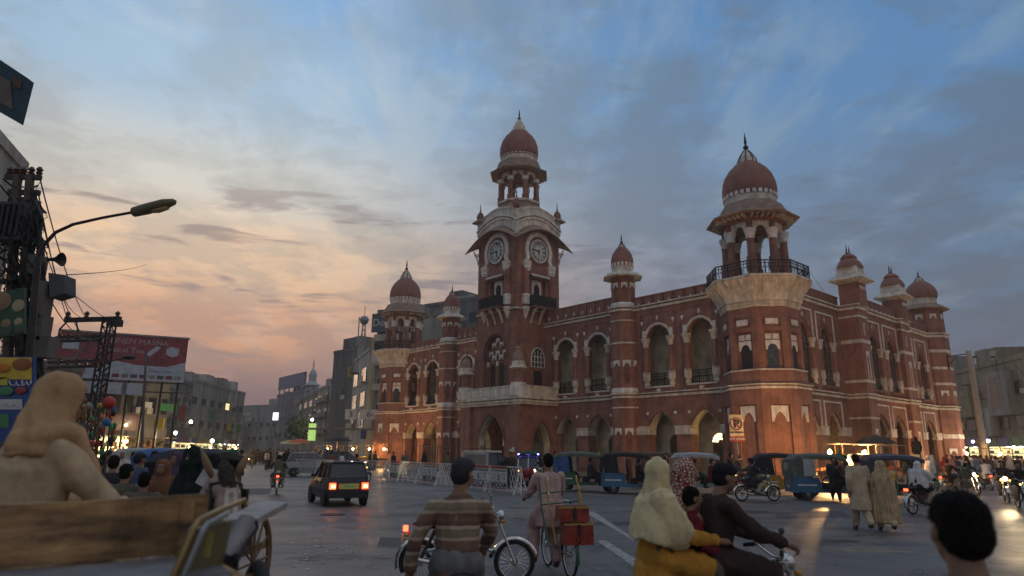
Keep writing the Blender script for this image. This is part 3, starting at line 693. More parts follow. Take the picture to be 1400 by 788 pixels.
def hatchback(label, loc, rz, body, lit=True, cat='car', name='parked_car', s=1.0, group=None):
    B = thing(name, loc, rz, label, cat, group); B.scale = (s, s, s)
    hw = 0.70
    # body shell as sections along y (x half width, sill z, belt z)
    S = [(-1.62, 0.60, 0.34, 0.70), (-1.60, 0.655, 0.27, 0.86), (-1.2, 0.70, 0.24, 0.88), (-0.4, 0.70, 0.22, 0.88), (0.5, 0.70, 0.22, 0.86), (0.9, 0.70, 0.22, 0.82), (1.45, 0.66, 0.25, 0.74), (1.62, 0.60, 0.30, 0.64)]
    mb = MB(); vs = []
    for y, w, z0, z1 in S:
        vs += [(-w*0.92, y, z0), (-w, y, z0+0.12), (-w*1.01, y, (z0+z1)/2+0.05), (-w*0.95, y, z1), (-w*0.4, y, z1+0.02), (w*0.4, y, z1+0.02), (w*0.95, y, z1), (w*1.01, y, (z0+z1)/2+0.05), (w, y, z0+0.12), (w*0.92, y, z0)]
    m = 10; fs = [(j*m+i, j*m+(i+1) % m, (j+1)*m+(i+1) % m, (j+1)*m+i) for j in range(len(S)-1) for i in range(m)] + [tuple(range(m)), tuple((len(S)-1)*m+i for i in range(m-1, -1, -1))]
    mb.add(vs, [f[::-1] for f in fs]); mb.build('body', body, B, smooth=True)
    # glasshouse
    G = [(-1.56, 0.60, 0.86, -1.34, 1.38), ]
    mb = MB()
    low = [(-0.62, -1.55, 0.87), (0.62, -1.55, 0.87), (0.64, 0.78, 0.85), (-0.64, 0.78, 0.85)]
    top = [(-0.52, -1.33, 1.36), (0.52, -1.33, 1.36), (0.52, 0.12, 1.38), (-0.52, 0.12, 1.38)]
    mb.add(low+top, [(0, 1, 5, 4), (1, 2, 6, 5), (2, 3, 7, 6), (3, 0, 4, 7)]); mb.build('window_glass', mat('dark_glass', (0.01, 0.011, 0.016), 0.08, spec=0.8, var=0.1), B)
    r = MB(); r.taper((0, -0.605, 1.365), 0.535, 0.755, 0.055, 0.9); r.build('roof', body, B)
    p = MB()
    for s in (-1, 1):
        for a, b in (((s*0.63, -1.55, 0.87), (s*0.525, -1.33, 1.38)), ((s*0.645, -0.62, 0.87), (s*0.53, -0.56, 1.38)), ((s*0.65, 0.10, 0.87), (s*0.53, -0.02, 1.38)), ((s*0.65, 0.78, 0.86), (s*0.53, 0.12, 1.38)), ((s*0.635, -1.20, 0.87), (s*0.525, -1.08, 1.38))): p.beam(a, b, 0.045, 0.03)
        p.beam((s*0.53, -1.33, 1.37), (s*0.53, 0.12, 1.385), 0.04)
    p.beam((-0.53, -1.34, 1.37), (0.53, -1.34, 1.37), 0.05); p.beam((-0.62, -1.57, 0.88), (0.62, -1.57, 0.88), 0.05)
    p.build('pillars', body, B)
    MB().box(-0.64, 0.64, -1.70, -1.58, 0.28, 0.50).build('rear_bumper', mat('black_plastic', (0.02, 0.02, 0.02), 0.6), B)
    MB().box(-0.62, 0.62, 1.58, 1.70, 0.26, 0.46).build('front_bumper', mat('black_plastic', (0.02, 0.02, 0.02), 0.6), B)
    for s in (-1, 1):
        L = MB().box(s*0.53-0.10, s*0.53+0.10, -1.65, -1.60, 0.55, 0.74).build('tail_lamp', TAILL if lit else TAILD, B)
        MB().box(s*0.53-0.04, s*0.53+0.08, -1.655, -1.648, 0.59, 0.68).build('lamp_lens', mat('lit_lens', (0.9, 0.4, 0.1), emit=(1, 0.35, 0.06), estr=12 if lit else 0.0) if lit else TAILD, L)
        MB().box(s*0.50-0.11, s*0.50+0.11, 1.60, 1.66, 0.54, 0.68).build('headlamp', HEADD, B)
        MB().ball((s*0.76, 0.52, 0.93), (0.07, 0.04, 0.06)).build('wing_mirror', mat('black_plastic', (0.02, 0.02, 0.02), 0.6), B)
        MB().box(s*0.712-0.006, s*0.712+0.006, -1.4, 1.4, 0.44, 0.48).build('side_strip', mat('black_plastic', (0.02, 0.02, 0.02), 0.6), B)
        for y in (-0.35, 0.3): MB().box(s*0.708-0.012, s*0.708+0.012, y-0.32, y-0.2, 0.74, 0.77).build('door_handle', mat('black_plastic', (0.02, 0.02, 0.02), 0.6), B)
        for y in (-0.60, 0.12): MB().box(s*0.706-0.002, s*0.706+0.003, y-0.006, y+0.006, 0.28, 0.86).build('door_seam', BLK, B)
        for y in (-1.08, 1.08):
            disc_wheel(B, (s*0.62, y, 0.26), 0.26, 0.16)
            MB().lathe([(0.30, -0.02), (0.31, 0.005)], 18, (0, 0, 0), 0, 1, 1, Matrix.Translation((s*0.70, y, 0.27)) @ Matrix.Rotation(pi/2, 4, 'Y')).build('wheel_arch', BLK, B)
    MB().box(-0.33, 0.33, -1.645, -1.62, 0.55, 0.72).build('number_plate_panel', mat('glowing_plate', (0.6, 0.45, 0.12), emit=(1, 0.62, 0.15), estr=0.25 if lit else 0.02), B)  # emission put into the plate panel's colour; the panel is no lamp
    q = MB()
    MB().box(-0.15, 0.15, -1.652, -1.646, 0.60, 0.68).build('number_plate', mat('plate_green', (0.12, 0.35, 0.12), 0.5, emit=(0.2, 0.6, 0.2), estr=0.05), B)  # slight emission added to brighten the green plate
    MB().tube([(0.35, -1.36, 1.40), (0.15, -1.50, 1.15)], 0.008, 4).build('wiper', BLK, B)
    return B
def text_mesh(parent, s, M, size, m, name='lettering', depth=0.004, wx=1.0, align='CENTER', bold=0.0):
    cu = bpy.data.curves.new('t', 'FONT'); cu.body = s; cu.size = size; cu.align_x = align; cu.align_y = 'CENTER'; cu.extrude = depth; cu.offset = bold
    cu.resolution_u = 2
    o = bpy.data.objects.new('t', cu); TMPCOL.objects.link(o)
    me = bpy.data.meshes.new_from_object(o.evaluated_get(tmpdg()))
    bpy.data.objects.remove(o)
    me.name = name; me.transform(M @ Matrix.Diagonal((wx, 1, 1, 1))); me.materials.clear(); me.materials.append(m)
    return link(name, me, parent)
# ---------------------------------------------------------------- materials of the town
PLA = mat('red_plaster', (0.32, 0.145, 0.098), 0.85, var=0.2, scale=1.3, bump=0.25, detail=9, grime=0.22)
PLB = mat('red_plaster_panel', (0.25, 0.108, 0.075), 0.85, var=0.25, scale=1.7, bump=0.25, detail=9, grime=0.22)
TRM = mat('cream_trim', (0.76, 0.66, 0.52), 0.8, var=0.16, scale=2.2, bump=0.2, detail=8, grime=0.30)
TRW = mat('white_trim', (0.82, 0.75, 0.66), 0.75, var=0.14, scale=3, bump=0.1, detail=8, grime=0.22)
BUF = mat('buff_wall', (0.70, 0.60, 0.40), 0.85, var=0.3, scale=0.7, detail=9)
IRN = mat('dark_iron', (0.022, 0.018, 0.016), 0.5, var=0.3)
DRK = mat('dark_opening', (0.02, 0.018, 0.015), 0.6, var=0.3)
GLS = mat('window_glass', (0.045, 0.055, 0.06), 0.15, var=0.3, spec=0.6)
WDN = mat('door_wood', (0.10, 0.06, 0.035), 0.6, var=0.3)
EAV = mat('eave_plaster', (0.32, 0.21, 0.15), 0.85, var=0.2, scale=2, bump=0.2)
DOM = mat('dome_plaster', (0.28, 0.122, 0.084), 0.75, var=0.16, scale=1.5, bump=0.12, detail=8)
CLK = mat('clock_dial', (0.62, 0.60, 0.54), 0.5, var=0.05)
BLK = mat('black_paint', (0.01, 0.01, 0.01), 0.5, var=0.1)

AZ = 0.7202
HALL = thing('town_hall', (17.12, 45.0, 0.0), AZ,
             'red two storey town hall with cream trim, clock tower, domed corner turrets and open arcades', 'town hall')
ROCT = 1.0824
def FA(x0):   # face towards the near street: u runs along y, outwards is -x
    return lambda u, d, z: Vector((x0 - d, u, z))
def FB(y0):   # face along the right hand street: u runs along x, outwards is -y
    return lambda u, d, z: Vector((u, y0 - d, z))
def FO(cx, cy, a, ang):    # one side of an octagonal tower, u along it, d outwards
    n = Vector((cos(ang), sin(ang), 0)); t = Vector((-sin(ang), cos(ang), 0)); c = Vector((cx, cy, 0))
    return lambda u, d, z: c + n*(a+d) + t*u + Vector((0, 0, z))
def archp(w, h, kind='point', n=14):
    o = []
    for i in range(n+1):
        s = -cos(pi*i/n)
        q, r = {'point': (1.45, 0.62), 'round': (2.0, 0.5), 'horse': (2.0, 0.46), 'cusp': (1.35, 0.6), 'flat': (6, 0.4)}[kind]
        z = h*max(0.0, 1-abs(s)**q)**r
        x = s*w/2
        if kind == 'horse' and 0 < i < n: x *= 1.0 + 0.06*sin(pi*i/n)
        o.append((x, z))
    if kind == 'cusp':
        N = 30; o2 = []
        for i in range(N+1):
            s = -cos(pi*i/N); z = h*max(0.0, 1-abs(s)**1.35)**0.6
            k = 1 - 0.09*abs(sin(pi*i/N*5)) if 0 < i < N else 1
            o2.append((s*w/2*k, z*k))
        o = o2
    return o
def wall_faces(mb, M, u0, u1, z0, z1, ops, th=0.5):
    ops = sorted(ops, key=lambda o: o['u'])
    edges = [u0] + [(ops[i]['u']+ops[i]['w']/2+ops[i+1]['u']-ops[i+1]['w']/2)/2 for i in range(len(ops)-1)] + [u1]
    def quad(a, b, c, d): mb.add([M(*a), M(*b), M(*c), M(*d)], [(0, 1, 2, 3)])
    if not ops:
        quad((u0, 0, z0), (u1, 0, z0), (u1, 0, z1), (u0, 0, z1)); return mb
    for i, o in enumerate(ops):
        a, b = edges[i], edges[i+1]; l, r = o['u']-o['w']/2, o['u']+o['w']/2
        zb, zs = o['zb'], o['zs']
        quad((a, 0, z0), (l, 0, z0), (l, 0, z1), (a, 0, z1)); quad((r, 0, z0), (b, 0, z0), (b, 0, z1), (r, 0, z1))
        if zb > z0: quad((l, 0, z0), (r, 0, z0), (r, 0, zb), (l, 0, zb))
        pts = [(o['u']+x, zs+z) for x, z in archp(o['w'], o['h'], o.get('k', 'point'))]
        pts = [(min(max(x, l), r), z) for x, z in pts]
        for (x1, y1), (x2, y2) in zip(pts, pts[1:]):
            quad((x1, 0, y1), (x2, 0, y2), (x2, 0, z1), (x1, 0, z1))
        out = [(l, zb)] + pts + [(r, zb)]
        t = o.get('th', th)
        for (x1, y1), (x2, y2) in zip(out, out[1:] + out[:1]):
            quad((x1, 0, y1), (x1, -t, y1), (x2, -t, y2), (x2, 0, y2))
    return mb
def strip(mb, M, pts, w, d0, d1, out=True):     # a raised band along a line of (u, z) points
    n = len(pts); P2 = []
    for i, (x, z) in enumerate(pts):
        a = pts[max(i-1, 0)]; b = pts[min(i+1, n-1)]
        tx, tz = b[0]-a[0], b[1]-a[1]; L = hypot(tx, tz) or 1
        nx, nz = -tz/L, tx/L
        if not out: nx, nz = -nx, -nz
        P2.append((x+nx*w, z+nz*w))
    vs = []
    for (x, z), (x2, z2) in zip(pts, P2):
        vs += [M(x, d0, z), M(x, d1, z), M(x2, d1, z2), M(x2, d0, z2)]
    fs = []
    for i in range(n-1):
        for k in range(4):
            k2 = (k+1) % 4
            fs.append((i*4+k, i*4+k2, (i+1)*4+k2, (i+1)*4+k))
    fs += [(0, 1, 2, 3), ((n-1)*4+3, (n-1)*4+2, (n-1)*4+1, (n-1)*4)]
    mb.add(vs, fs)
def mbox(mb, M, u0, u1, d0, d1, z0, z1):
    vs = [M(u, d, z) for z in (z0, z1) for d in (d0, d1) for u in (u0, u1)]
    mb.add(vs, [(0, 2, 3, 1), (4, 5, 7, 6), (0, 1, 5, 4), (2, 6, 7, 3), (0, 4, 6, 2), (1, 3, 7, 5)])
def mplate(mb, M, pts, d0, d1):
    n = len(pts); vs = [M(u, d0, z) for u, z in pts] + [M(u, d1, z) for u, z in pts]
    mb.add(vs, [tuple(range(n)), tuple(range(2*n-1, n-1, -1))] + [(i, n+i, n+(i+1) % n, (i+1) % n) for i in range(n)])
def hood(mb, M, u, z, w, h, d0, d1, k='point'):   # white panel with an arch cut out of its lower edge
    ap = [(u+x*0.72, z-h+zz*0.62) for x, zz in archp(w, h, k, 8)]
    pts = [(u-w/2, z-h), *ap, (u+w/2, z-h), (u+w/2, z), (u-w/2, z)]
    top = [(u-w/2, z), (u+w/2, z)]
    # built as quads so the concave outline stays clean
    xs = [u-w/2] + [p[0] for p in ap] + [u+w/2]; zs = [z-h] + [p[1] for p in ap] + [z-h]
    for a, b, c, e in zip(xs, xs[1:], zs, zs[1:]):
        if b-a < 1e-4: continue
        mplate(mb, M, [(a, c), (b, e), (b, z), (a, z)], d0, d1)
def railing(M, u0, u1, z0, z1, d, step=0.16, post=True):
    mb = MB()
    mbox(mb, M, u0, u1, d-0.03, d+0.03, z1-0.07, z1); mbox(mb, M, u0, u1, d-0.02, d+0.02, z0, z0+0.05)
    mbox(mb, M, u0, u1, d-0.02, d+0.02, z1-0.25, z1-0.21)
    n = max(2, int((u1-u0)/step))
    for i in range(n+1):
        u = u0+(u1-u0)*i/n; w = 0.035 if (i % 4 == 0 and post) else 0.016
        mbox(mb, M, u-w, u+w, d-w, d+w, z0, z1)
    for i in range(n):
        u = u0+(u1-u0)*(i+0.5)/n; zm = (z0+z1)/2
        mplate(mb, M, [(u-0.05, zm), (u, zm-0.09), (u+0.05, zm), (u, zm+0.09)], d-0.012, d+0.012)
    return mb
def crossorn(M, u, z, s, d=0.04):
    mb = MB()
    mplate(mb, M, [(u-s, z), (u, z-s*1.1), (u+s, z), (u, z+s*1.1)], 0, d)
    mbox(mb, M, u-s*0.28, u+s*0.28, 0, d+0.01, z-s*1.5, z+s*1.5)
    return mb
def triorn(M, u, z, s, d=0.04):
    mb = MB(); mplate(mb, M, [(u-s, z+s), (u, z-s*1.1), (u+s, z+s*0.8), (u+s*0.3, z+s*1.2)], 0, d); return mb
def roset(M, u, z, r, d=0.05):
    mb = MB()
    pts = [(u+r*cos(2*pi*i/10), z+r*sin(2*pi*i/10)) for i in range(10)]; mplate(mb, M, pts, 0, d)
    pts = [(u+r*0.4*cos(2*pi*i/8), z+r*0.4*sin(2*pi*i/8)) for i in range(8)]; mplate(mb, M, pts, d, d+0.03)
    return mb
def colset(parent, M, u, d, r, zb, zc0, zc1):
    p = M(u, d, 0)
    MB().lathe([(r, zb+0.95), (r, zc0)], 12, (p.x, p.y, 0), cap=False).build('column', PLA, parent, smooth=True)
    MB().lathe([(r*1.15, zc0), (r*1.3, zc0+0.06), (r*1.1, zc0+0.12), (r*1.2, zc0+(zc1-zc0)*0.4), (r*1.7, zc0+(zc1-zc0)*0.75), (r*1.75, zc1-0.12), (r*2.0, zc1-0.1), (r*2.0, zc1)],
               8, (p.x, p.y, 0), pi/8).build('capital', TRM, parent)
    b = MB()
    b.lathe([(r*1.05, zb), (r*1.25, zb+0.1), (r*0.9, zb+0.3), (r*1.3, zb+0.42), (r*1.4, zb+0.75), (r*1.3, zb+0.95)], 8, (p.x, p.y, 0), pi/8)
    for i in range(8):
        a = 2*pi*i/8
        b.taper((p.x+cos(a)*r*1.25, p.y+sin(a)*r*1.25, zb+0.5), 0.05, 0.05, 0.6, 0.5)
    b.build('column_base', TRM, parent)
def parapet(parent, M, u0, u1, zt, pitch, orn, zb=12.98):
    n = max(1, round((u1-u0)/pitch)); w = (u1-u0)/n
    pan = None
    mbox(mb := MB(), M, u0, u1, -0.30, -0.06, zb, zt-0.10); mb.build('parapet_wall', PLB, parent)
    mbox(mb := MB(), M, u0, u1, -0.34, 0.06, zt-0.10, zt); mb.build('parapet_coping', PLA, parent)
    o0 = M(0, 0, 0)
    for i in range(n):
        a = u0+i*w
        if pan is None:
            mb = MB(); mbox(mb, M, a+0.05, a+w-0.05, -0.06, 0.02, zb+0.02, zt-0.10)
            pan = mb.build('parapet_panel', PLA, parent); ob = None
            if orn == 'cross': ob = crossorn(M, a+w/2, zb+0.42, 0.12, 0.07).build('parapet_ornament', TRW, parent)
            elif orn: ob = MB().add([], []); mb2 = MB(); mplate(mb2, M, [(a+w/2-0.08, zb+0.14), (a+w/2, zb+0.04), (a+w/2+0.08, zb+0.14), (a+w/2, zb+0.26)], 0.02, 0.07); ob = mb2.build('parapet_ornament', TRW, parent)
        else:
            s = M(i*w, 0, 0) - o0
            c = pan.copy(); COL.objects.link(c); c.location = s
            if ob: c = ob.copy(); COL.objects.link(c); c.location = s
def lines(parent, M, u0, u1, z, scale=1.0, m=None):       # the pair of mouldings under parapet and between floors
    for dz0, dz1, d in ((-0.02, 0.07, 0.24), (-0.10, -0.03, 0.10), (-0.30, -0.12, 0.13)):
        mb = MB(); mbox(mb, M, u0, u1, -0.05, d*scale, z+dz0, z+dz1)
        mb.build('moulding', PLB if dz0 == -0.10 else TRM, parent)
def frame_line(parent, M, pts, w=0.12, d=0.05, m=None):
    mb = MB()
    for (a, b), (c, e) in zip(pts, pts[1:]):
        if abs(a-c) < 1e-6: mbox(mb, M, a-w/2, a+w/2, 0, d, min(b, e), max(b, e))
        else: mbox(mb, M, min(a, c)-w/2, max(a, c)+w/2, 0, d+0.003, b-w/2, b+w/2)
    mb.build('panel_frame', m or TRW, parent)

# ---------------------------------------------------------------- the arcaded fronts
def front(name, M, u0, u1, us, side, zt, orn, pitch, hi=True):
    """side 'A': open verandahs with columns; side 'B': framed panels"""
    lo = [dict(u=u, w=(2.5 if side == 'A' else 2.4), zb=0.0, zs=3.3, h=1.45, k='point') for u in us]
    up = [dict(u=u, w=(2.35 if side == 'A' else 2.05), zb=6.62, zs=(10.15 if side == 'A' else 9.7), h=(1.22 if side == 'A' else 1.35),
               k='round' if side == 'A' else 'point') for u in us]
    DL = 0.9 if side == 'A' else 0.32
    mb = MB(); wall_faces(mb, M, u0, u1, 0, 6.0, lo, DL); wall_faces(mb, M, u0, u1, 6.0, 12.9, up, 0.6 if side == 'A' else 0.25)
    W = mb.build(name, PLA, HALL)
    lines(W, M, u0, u1, 6.12); lines(W, M, u0, u1, 12.95)
    parapet(W, M, u0, u1, zt, pitch, orn)
    for u in us:
        # upper opening
        w = up[0]['w']; zs, h = up[0]['zs'], up[0]['h']
        if side == 'A':
            pts = [(u+x, zs+z) for x, z in archp(w, h, 'round', 20)]
            mb = MB(); strip(mb, M, pts, 0.10, 0, 0.10)
            for i in range(1, 20):        # the scalloped inner edge
                x, z = pts[i]; cxx = u+(x-u)*0.96; czz = zs+(z-zs)*0.96
                mbox(mb, M, cxx-0.04, cxx+0.04, -0.03, 0.08, czz-0.05, czz+0.03)
            mb.build('arch_trim', TRW, W)
            crossorn(M, u, zs+h+0.48, 0.13).build('arch_finial', TRW, W)
            for s in (-1, 1): triorn(M, u+s*1.45, zs+h+0.15, 0.16).build('wall_ornament', TRW, W)
            for s in (-1, 1): colset(W, M, u+s*(w/2-0.02), 0.02, 0.19, 6.62, 9.60, 10.30)
            for s in (-1, 1):
                mb = MB(); mbox(mb, M, u+s*(w/2+0.08)-0.12, u+s*(w/2+0.08)+0.12, 0, 0.12, 10.30, 10.95); mb.build('impost', TRW, W)
            railing(M, u-w/2+0.15, u+w/2-0.15, 6.66, 7.6, -0.12).build('balcony_railing', IRN, W)
            mb = MB(); mbox(mb, M, u-w/2-0.1, u+w/2+0.1, -0.5, 0.14, 6.50, 6.62); mb.build('window_sill', TRM, W)
            mb = MB(); mbox(mb, M, u-0.1, u+0.1, 0, 0.3, 6.2, 6.4); mb.build('wall_ornament', TRW, W)
            for s in (-1, 1): roset(M, u+s*1.25, 4.62, 0.12).build('wall_ornament', TRW, W)
            # sunk lines round the opening
            frame_line(W, M, [(u-1.6, 6.9), (u-1.6, 12.2), (u+1.6, 12.2), (u+1.6, 6.9)], 0.05, 0.025, PLB)
        else:
            frame_line(W, M, [(u-1.45, 9.9), (u-1.45, 12.05), (u+1.45, 12.05), (u+1.45, 9.9)], 0.11, 0.06)
            frame_line(W, M, [(u-1.45, 3.7), (u-1.45, 5.45), (u+1.45, 5.45), (u+1.45, 3.7)], 0.11, 0.06)
            pts = [(u+x, zs+z) for x, z in archp(w+0.5, h+0.3, 'cusp')]
            mb = MB(); strip(mb, M, pts, 0.16, 0, 0.05); mb.build('arch_trim', PLB, W)
            crossorn(M, u, 11.6, 0.1).build('arch_finial', TRW, W)
            for s in (-1, 1): colset(W, M, u+s*(w/2+0.14), 0.0, 0.15, 6.62, 9.25, 9.95)
            mb = MB(); mbox(mb, M, u-w/2, u+w/2, -0.19, -0.14, 7.45, 7.52)
            mbox(mb, M, u-w/2, u+w/2, -0.19, -0.14, 9.6, 9.68)
            for s in (-0.3, 0.3): mbox(mb, M, u+s-0.03, u+s+0.03, -0.19, -0.14, 7.5, 10.6)
            mb.build('window_frame', PLB, W)
            mb = MB(); mbox(mb, M, u-w/2-0.02, u+w/2+0.02, -0.24, -0.20, 6.63, 11.2); mb.build('window_pane', GLS, W)
            mb = MB(); mbox(mb, M, u-w/2-0.25, u+w/2+0.25, -0.1, 0.22, 6.46, 6.60); mb.build('window_sill', PLB, W)
            # inner cusped arch of the lower opening
            pts = [(u+x, 3.3+z) for x, z in archp(1.9, 1.2, 'cusp')]
            mb = MB(); strip(mb, M, pts, 0.14, -0.28, -0.18); mb.build('arch_trim', PLB, W)
        # capitals on the ground floor piers
        wl2 = lo[0]['w']
        pts = [(u+x, 3.3+z) for x, z in archp(wl2, 1.45, 'point', 18)]
        mb = MB(); strip(mb, M, [(u+(x-u)*1.02, z) for x, z in pts], 0.10, -0.02, 0.05)
        mb.build('arch_moulding', PLB, W)
        # the plastered soffit and jambs
        mb = MB()
        out = [(u-wl2/2+0.015, 3.28)] + [(u+(x-u)*0.985, z-0.01) for x, z in pts] + [(u+wl2/2-0.015, 3.28)]
        vs = []; fs = []
        for x, z in out: vs += [M(x, -0.06, z), M(x, -DL, z)]
        for i in range(len(out)-1): fs.append((i*2, i*2+1, i*2+3, i*2+2))
        mb.add(vs, fs)
        mb.build('arch_soffit', BUF, W)
        for i in range(7):
            a = pi*(i+1)/16
            s = -cos(a); z = 3.3+1.45*max(0, 1-abs(s)**1.45)**0.62
            mb = MB(); mbox(mb, M, u+s*wl2/2*0.93-0.05, u+s*wl2/2*0.93+0.05, -0.3, -0.08, z-0.16, z-0.04); mb.build('arch_tooth', BUF, W)
    gaps = []
    e = [u0] + [x for u in us for x in (u-lo[0]['w']/2, u+lo[0]['w']/2)] + [u1]
    for a, b in zip(e[::2], e[1::2]):
        if b-a < 0.12: continue
        mb = MB(); mbox(mb, M, a-0.04, b+0.04, -DL-0.02, 0.09, 3.05, 3.58); mbox(mb, M, a-0.08, b+0.08, -DL-0.05, 0.13, 3.58, 3.68); mb.build('pier_capital', TRM, W)
        mb = MB(); mbox(mb, M, a-0.03, b+0.03, -DL-0.03, 0.06, 0, 0.55); mb.build('pier_plinth', PLB, W)
    return W
# y runs from the near corner tower (0) to the far one (45.77)
A_ = FA(-1.0)
front('facade_wall', A_, 2.35, 10.0, [4.15, 7.85], 'A', 13.75, 'dot', 0.93)
front('facade_wall', A_, 12.15, 19.0, [13.95, 17.65], 'A', 14.2, 'cross', 0.93)
front('facade_wall', A_, 26.9, 33.6, [28.1, 31.75], 'A', 14.2, 'cross', 0.93)
front('facade_wall', A_, 35.8, 43.4, [37.9, 41.6], 'A', 13.75, 'dot', 0.93)
for a, b in ((19.0, 20.25), (25.7, 26.9)):
    MB_ = MB(); wall_faces(MB_, A_, a, b, 6, 12.9, []); _w = MB_.build('facade_wall', PLA, HALL); lines(_w, A_, a, b, 12.95); parapet(_w, A_, a, b, 14.2, 0.93, 'cross')
B1, B2, B3 = FB(-1.0), FB(-2.2), FB(-1.5)
front('side_wall', B1, 2.35, 10.6, [4.2, 7.75], 'B', 13.8, '', 0.85)
front('side_wall', B2, 11.9, 19.0, [13.55, 17.1], 'B', 13.8, 'dot', 0.85)
front('side_wall', B3, 21.0, 28.9, [22.9, 26.4], 'B', 13.8, '', 0.85)

# ---------------------------------------------------------------- behind the arches
mb = MB(); mb.box(0.9, 2.25, 2.0, 44, 0, 12.9); CW = mb.build('verandah_wall', BUF, HALL)
mb = MB(); mb.box(2.25, 31, 2.6, 2.8, 0, 12.9); CW2 = mb.build('verandah_wall', mat('shaded_buff_wall', (0.22, 0.16, 0.10), 0.9, var=0.3), HALL)  # darker copy of the buff: the deep verandah's shade is in its colour
mb = MB(); mb.box(-0.95, 2.0, 2.2, 43.6, 6.1, 6.45); mb.box(2.0, 31, -0.6, 2.6, 6.1, 6.45); mb.build('verandah_floor', BUF, HALL)
mb = MB(); mb.box(-0.95, 30.9, 1.8, 44.0, 12.6, 12.9); mb.box(1.9, 30.9, -0.6, 2.8, 12.6, 12.9); mb.build('roof_slab', BUF, HALL)
mb = MB(); mb.box(-4.6, 2.0, 1.0, 45, 0, 0.18); mb.box(1.5, 30, -2.0, 1.6, 0, 0.176); mb.build('plinth_floor', mat('stone_floor', (0.2, 0.17, 0.14), 0.8), HALL)
mb = MB()
for y in (6.0, 10.9, 15.8, 19.6, 26.4, 30.0, 34.7, 39.8): mb.box(-0.4, 0.9, y-0.12, y+0.12, 0.18, 12.6)
mb.build('cross_wall', BUF, HALL)
BI = FA(0.9)
for u in (4.15, 7.85, 13.95, 17.65, 28.1, 31.75, 37.9, 41.6):
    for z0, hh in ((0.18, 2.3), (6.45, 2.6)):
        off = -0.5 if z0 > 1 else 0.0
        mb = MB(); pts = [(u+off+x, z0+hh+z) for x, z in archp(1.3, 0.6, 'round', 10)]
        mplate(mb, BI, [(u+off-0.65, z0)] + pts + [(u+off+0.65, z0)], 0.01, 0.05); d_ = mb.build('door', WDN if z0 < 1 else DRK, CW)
        mb = MB(); strip(mb, BI, [(u+off-0.65, z0)] + pts + [(u+off+0.65, z0)], 0.12, 0.01, 0.09); mb.build('door_frame', TRM, CW)
BI2 = FB(2.6)
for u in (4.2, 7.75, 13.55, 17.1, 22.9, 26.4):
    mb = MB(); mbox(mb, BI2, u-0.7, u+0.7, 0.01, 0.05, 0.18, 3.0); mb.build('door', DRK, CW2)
# the lit fanlight over a door by the near corner
mb = MB()
for i in range(5):
    a0, a1 = pi*i/5+0.06, pi*(i+1)/5-0.06
    for r0, r1 in ((0.22, 0.40), (0.46, 0.66)):
        mplate(mb, BI, [(4.15+r0*cos(a0), 2.5+r0*sin(a0)), (4.15+r1*cos(a0), 2.5+r1*sin(a0)), (4.15+r1*cos(a1), 2.5+r1*sin(a1)), (4.15+r0*cos(a1), 2.5+r0*sin(a1))], 0.07, 0.10)
mb.build('lit_fanlight', mat('lit_fanlight', (0.8, 0.7, 0.4), emit=(1, 0.78, 0.35), estr=3.0), CW)

# ---------------------------------------------------------------- domes
def finial(parent, c, z0, z1, r):
    h = z1-z0
    MB().lathe([(r*0.5, z0-0.1), (r*0.35, z0+h*0.10), (r, z0+h*0.2), (r, z0+h*0.26), (r*0.3, z0+h*0.36), (r*0.5, z0+h*0.46), (r*0.55, z0+h*0.5), (0.01, z1)],
               8, (c[0], c[1], 0)).build('finial', IRN, parent, smooth=True)
def dome(parent, c, zb, zt, r, capz, caph, capr, ribs=True, bands=True):
    H = zt-zb
    prof = [(r*0.93, zb), (r*0.99, zb+H*0.12), (r, zb+H*0.26), (r*0.97, zb+H*0.42), (r*0.88, zb+H*0.6), (r*0.72, zb+H*0.76), (r*0.5, zb+H*0.9), (r*0.30, zt)]
    d = MB().lathe(prof, 28, (c[0], c[1], 0)).build('dome', DOM, parent, smooth='full')
    cap = MB().lathe([(capr*1.25, capz-0.02), (capr*1.3, capz+0.04), (capr, capz+0.10), (capr*0.86, capz+caph*0.45), (capr*0.5, capz+caph*0.8), (capr*0.22, capz+caph)],
                     16, (c[0], c[1], 0)).build('dome_cap', TRM, parent, smooth=True)
    if ribs:
        mb = MB()
        for i in range(8):
            a = pi/8 + 2*pi*i/8
            pts = [(c[0]+cos(a)*q*capr, c[1]+sin(a)*q*capr, capz+zz) for q, zz in ((1.5, 0.05), (1.03, 0.12), (0.90, caph*0.45), (0.54, caph*0.8), (0.25, caph))]
            mb.tube(pts, 0.035*max(1, capr/0.6), 4)
        mb.build('cap_ribs', IRN, parent)
def drum(parent, c, z0, z1, r, n=28):
    MB().lathe([(r, z0), (r*1.02, z0+0.08), (r*0.97, z0+0.14), (r*0.97, z1-0.06), (r*1.0, z1)], 28, (c[0], c[1], 0), cap=False).build('drum_band', TRM, parent, smooth=True)
    mb = MB()
    for i in range(n):
        a = 2*pi*i/n
        M = FO(c[0], c[1], r*0.985, a)
        w = pi*r/n*0.62
        mplate(mb, M, [(-w, z1-0.02), (w, z1-0.02), (w, z1+0.22), (0, z1+0.34), (-w, z1+0.22)], -0.06, 0.05)
    mb.build('drum_petals', TRW, parent)
def octeave(parent, c, a_out, z_lip, a_in, z_in, m=None, n=8):
    R1, R2 = a_out*ROCT, a_in*ROCT
    MB().lathe([(R2*0.8, z_lip-0.05), (R1*0.80, z_lip-0.02), (R1*0.985, z_lip-0.10), (R1, z_lip-0.02), (R1*0.8, z_lip+0.28), (R2, z_in), (R2*0.7, z_in)],
               8, (c[0], c[1], 0), pi/8).build('eave', m or EAV, parent)
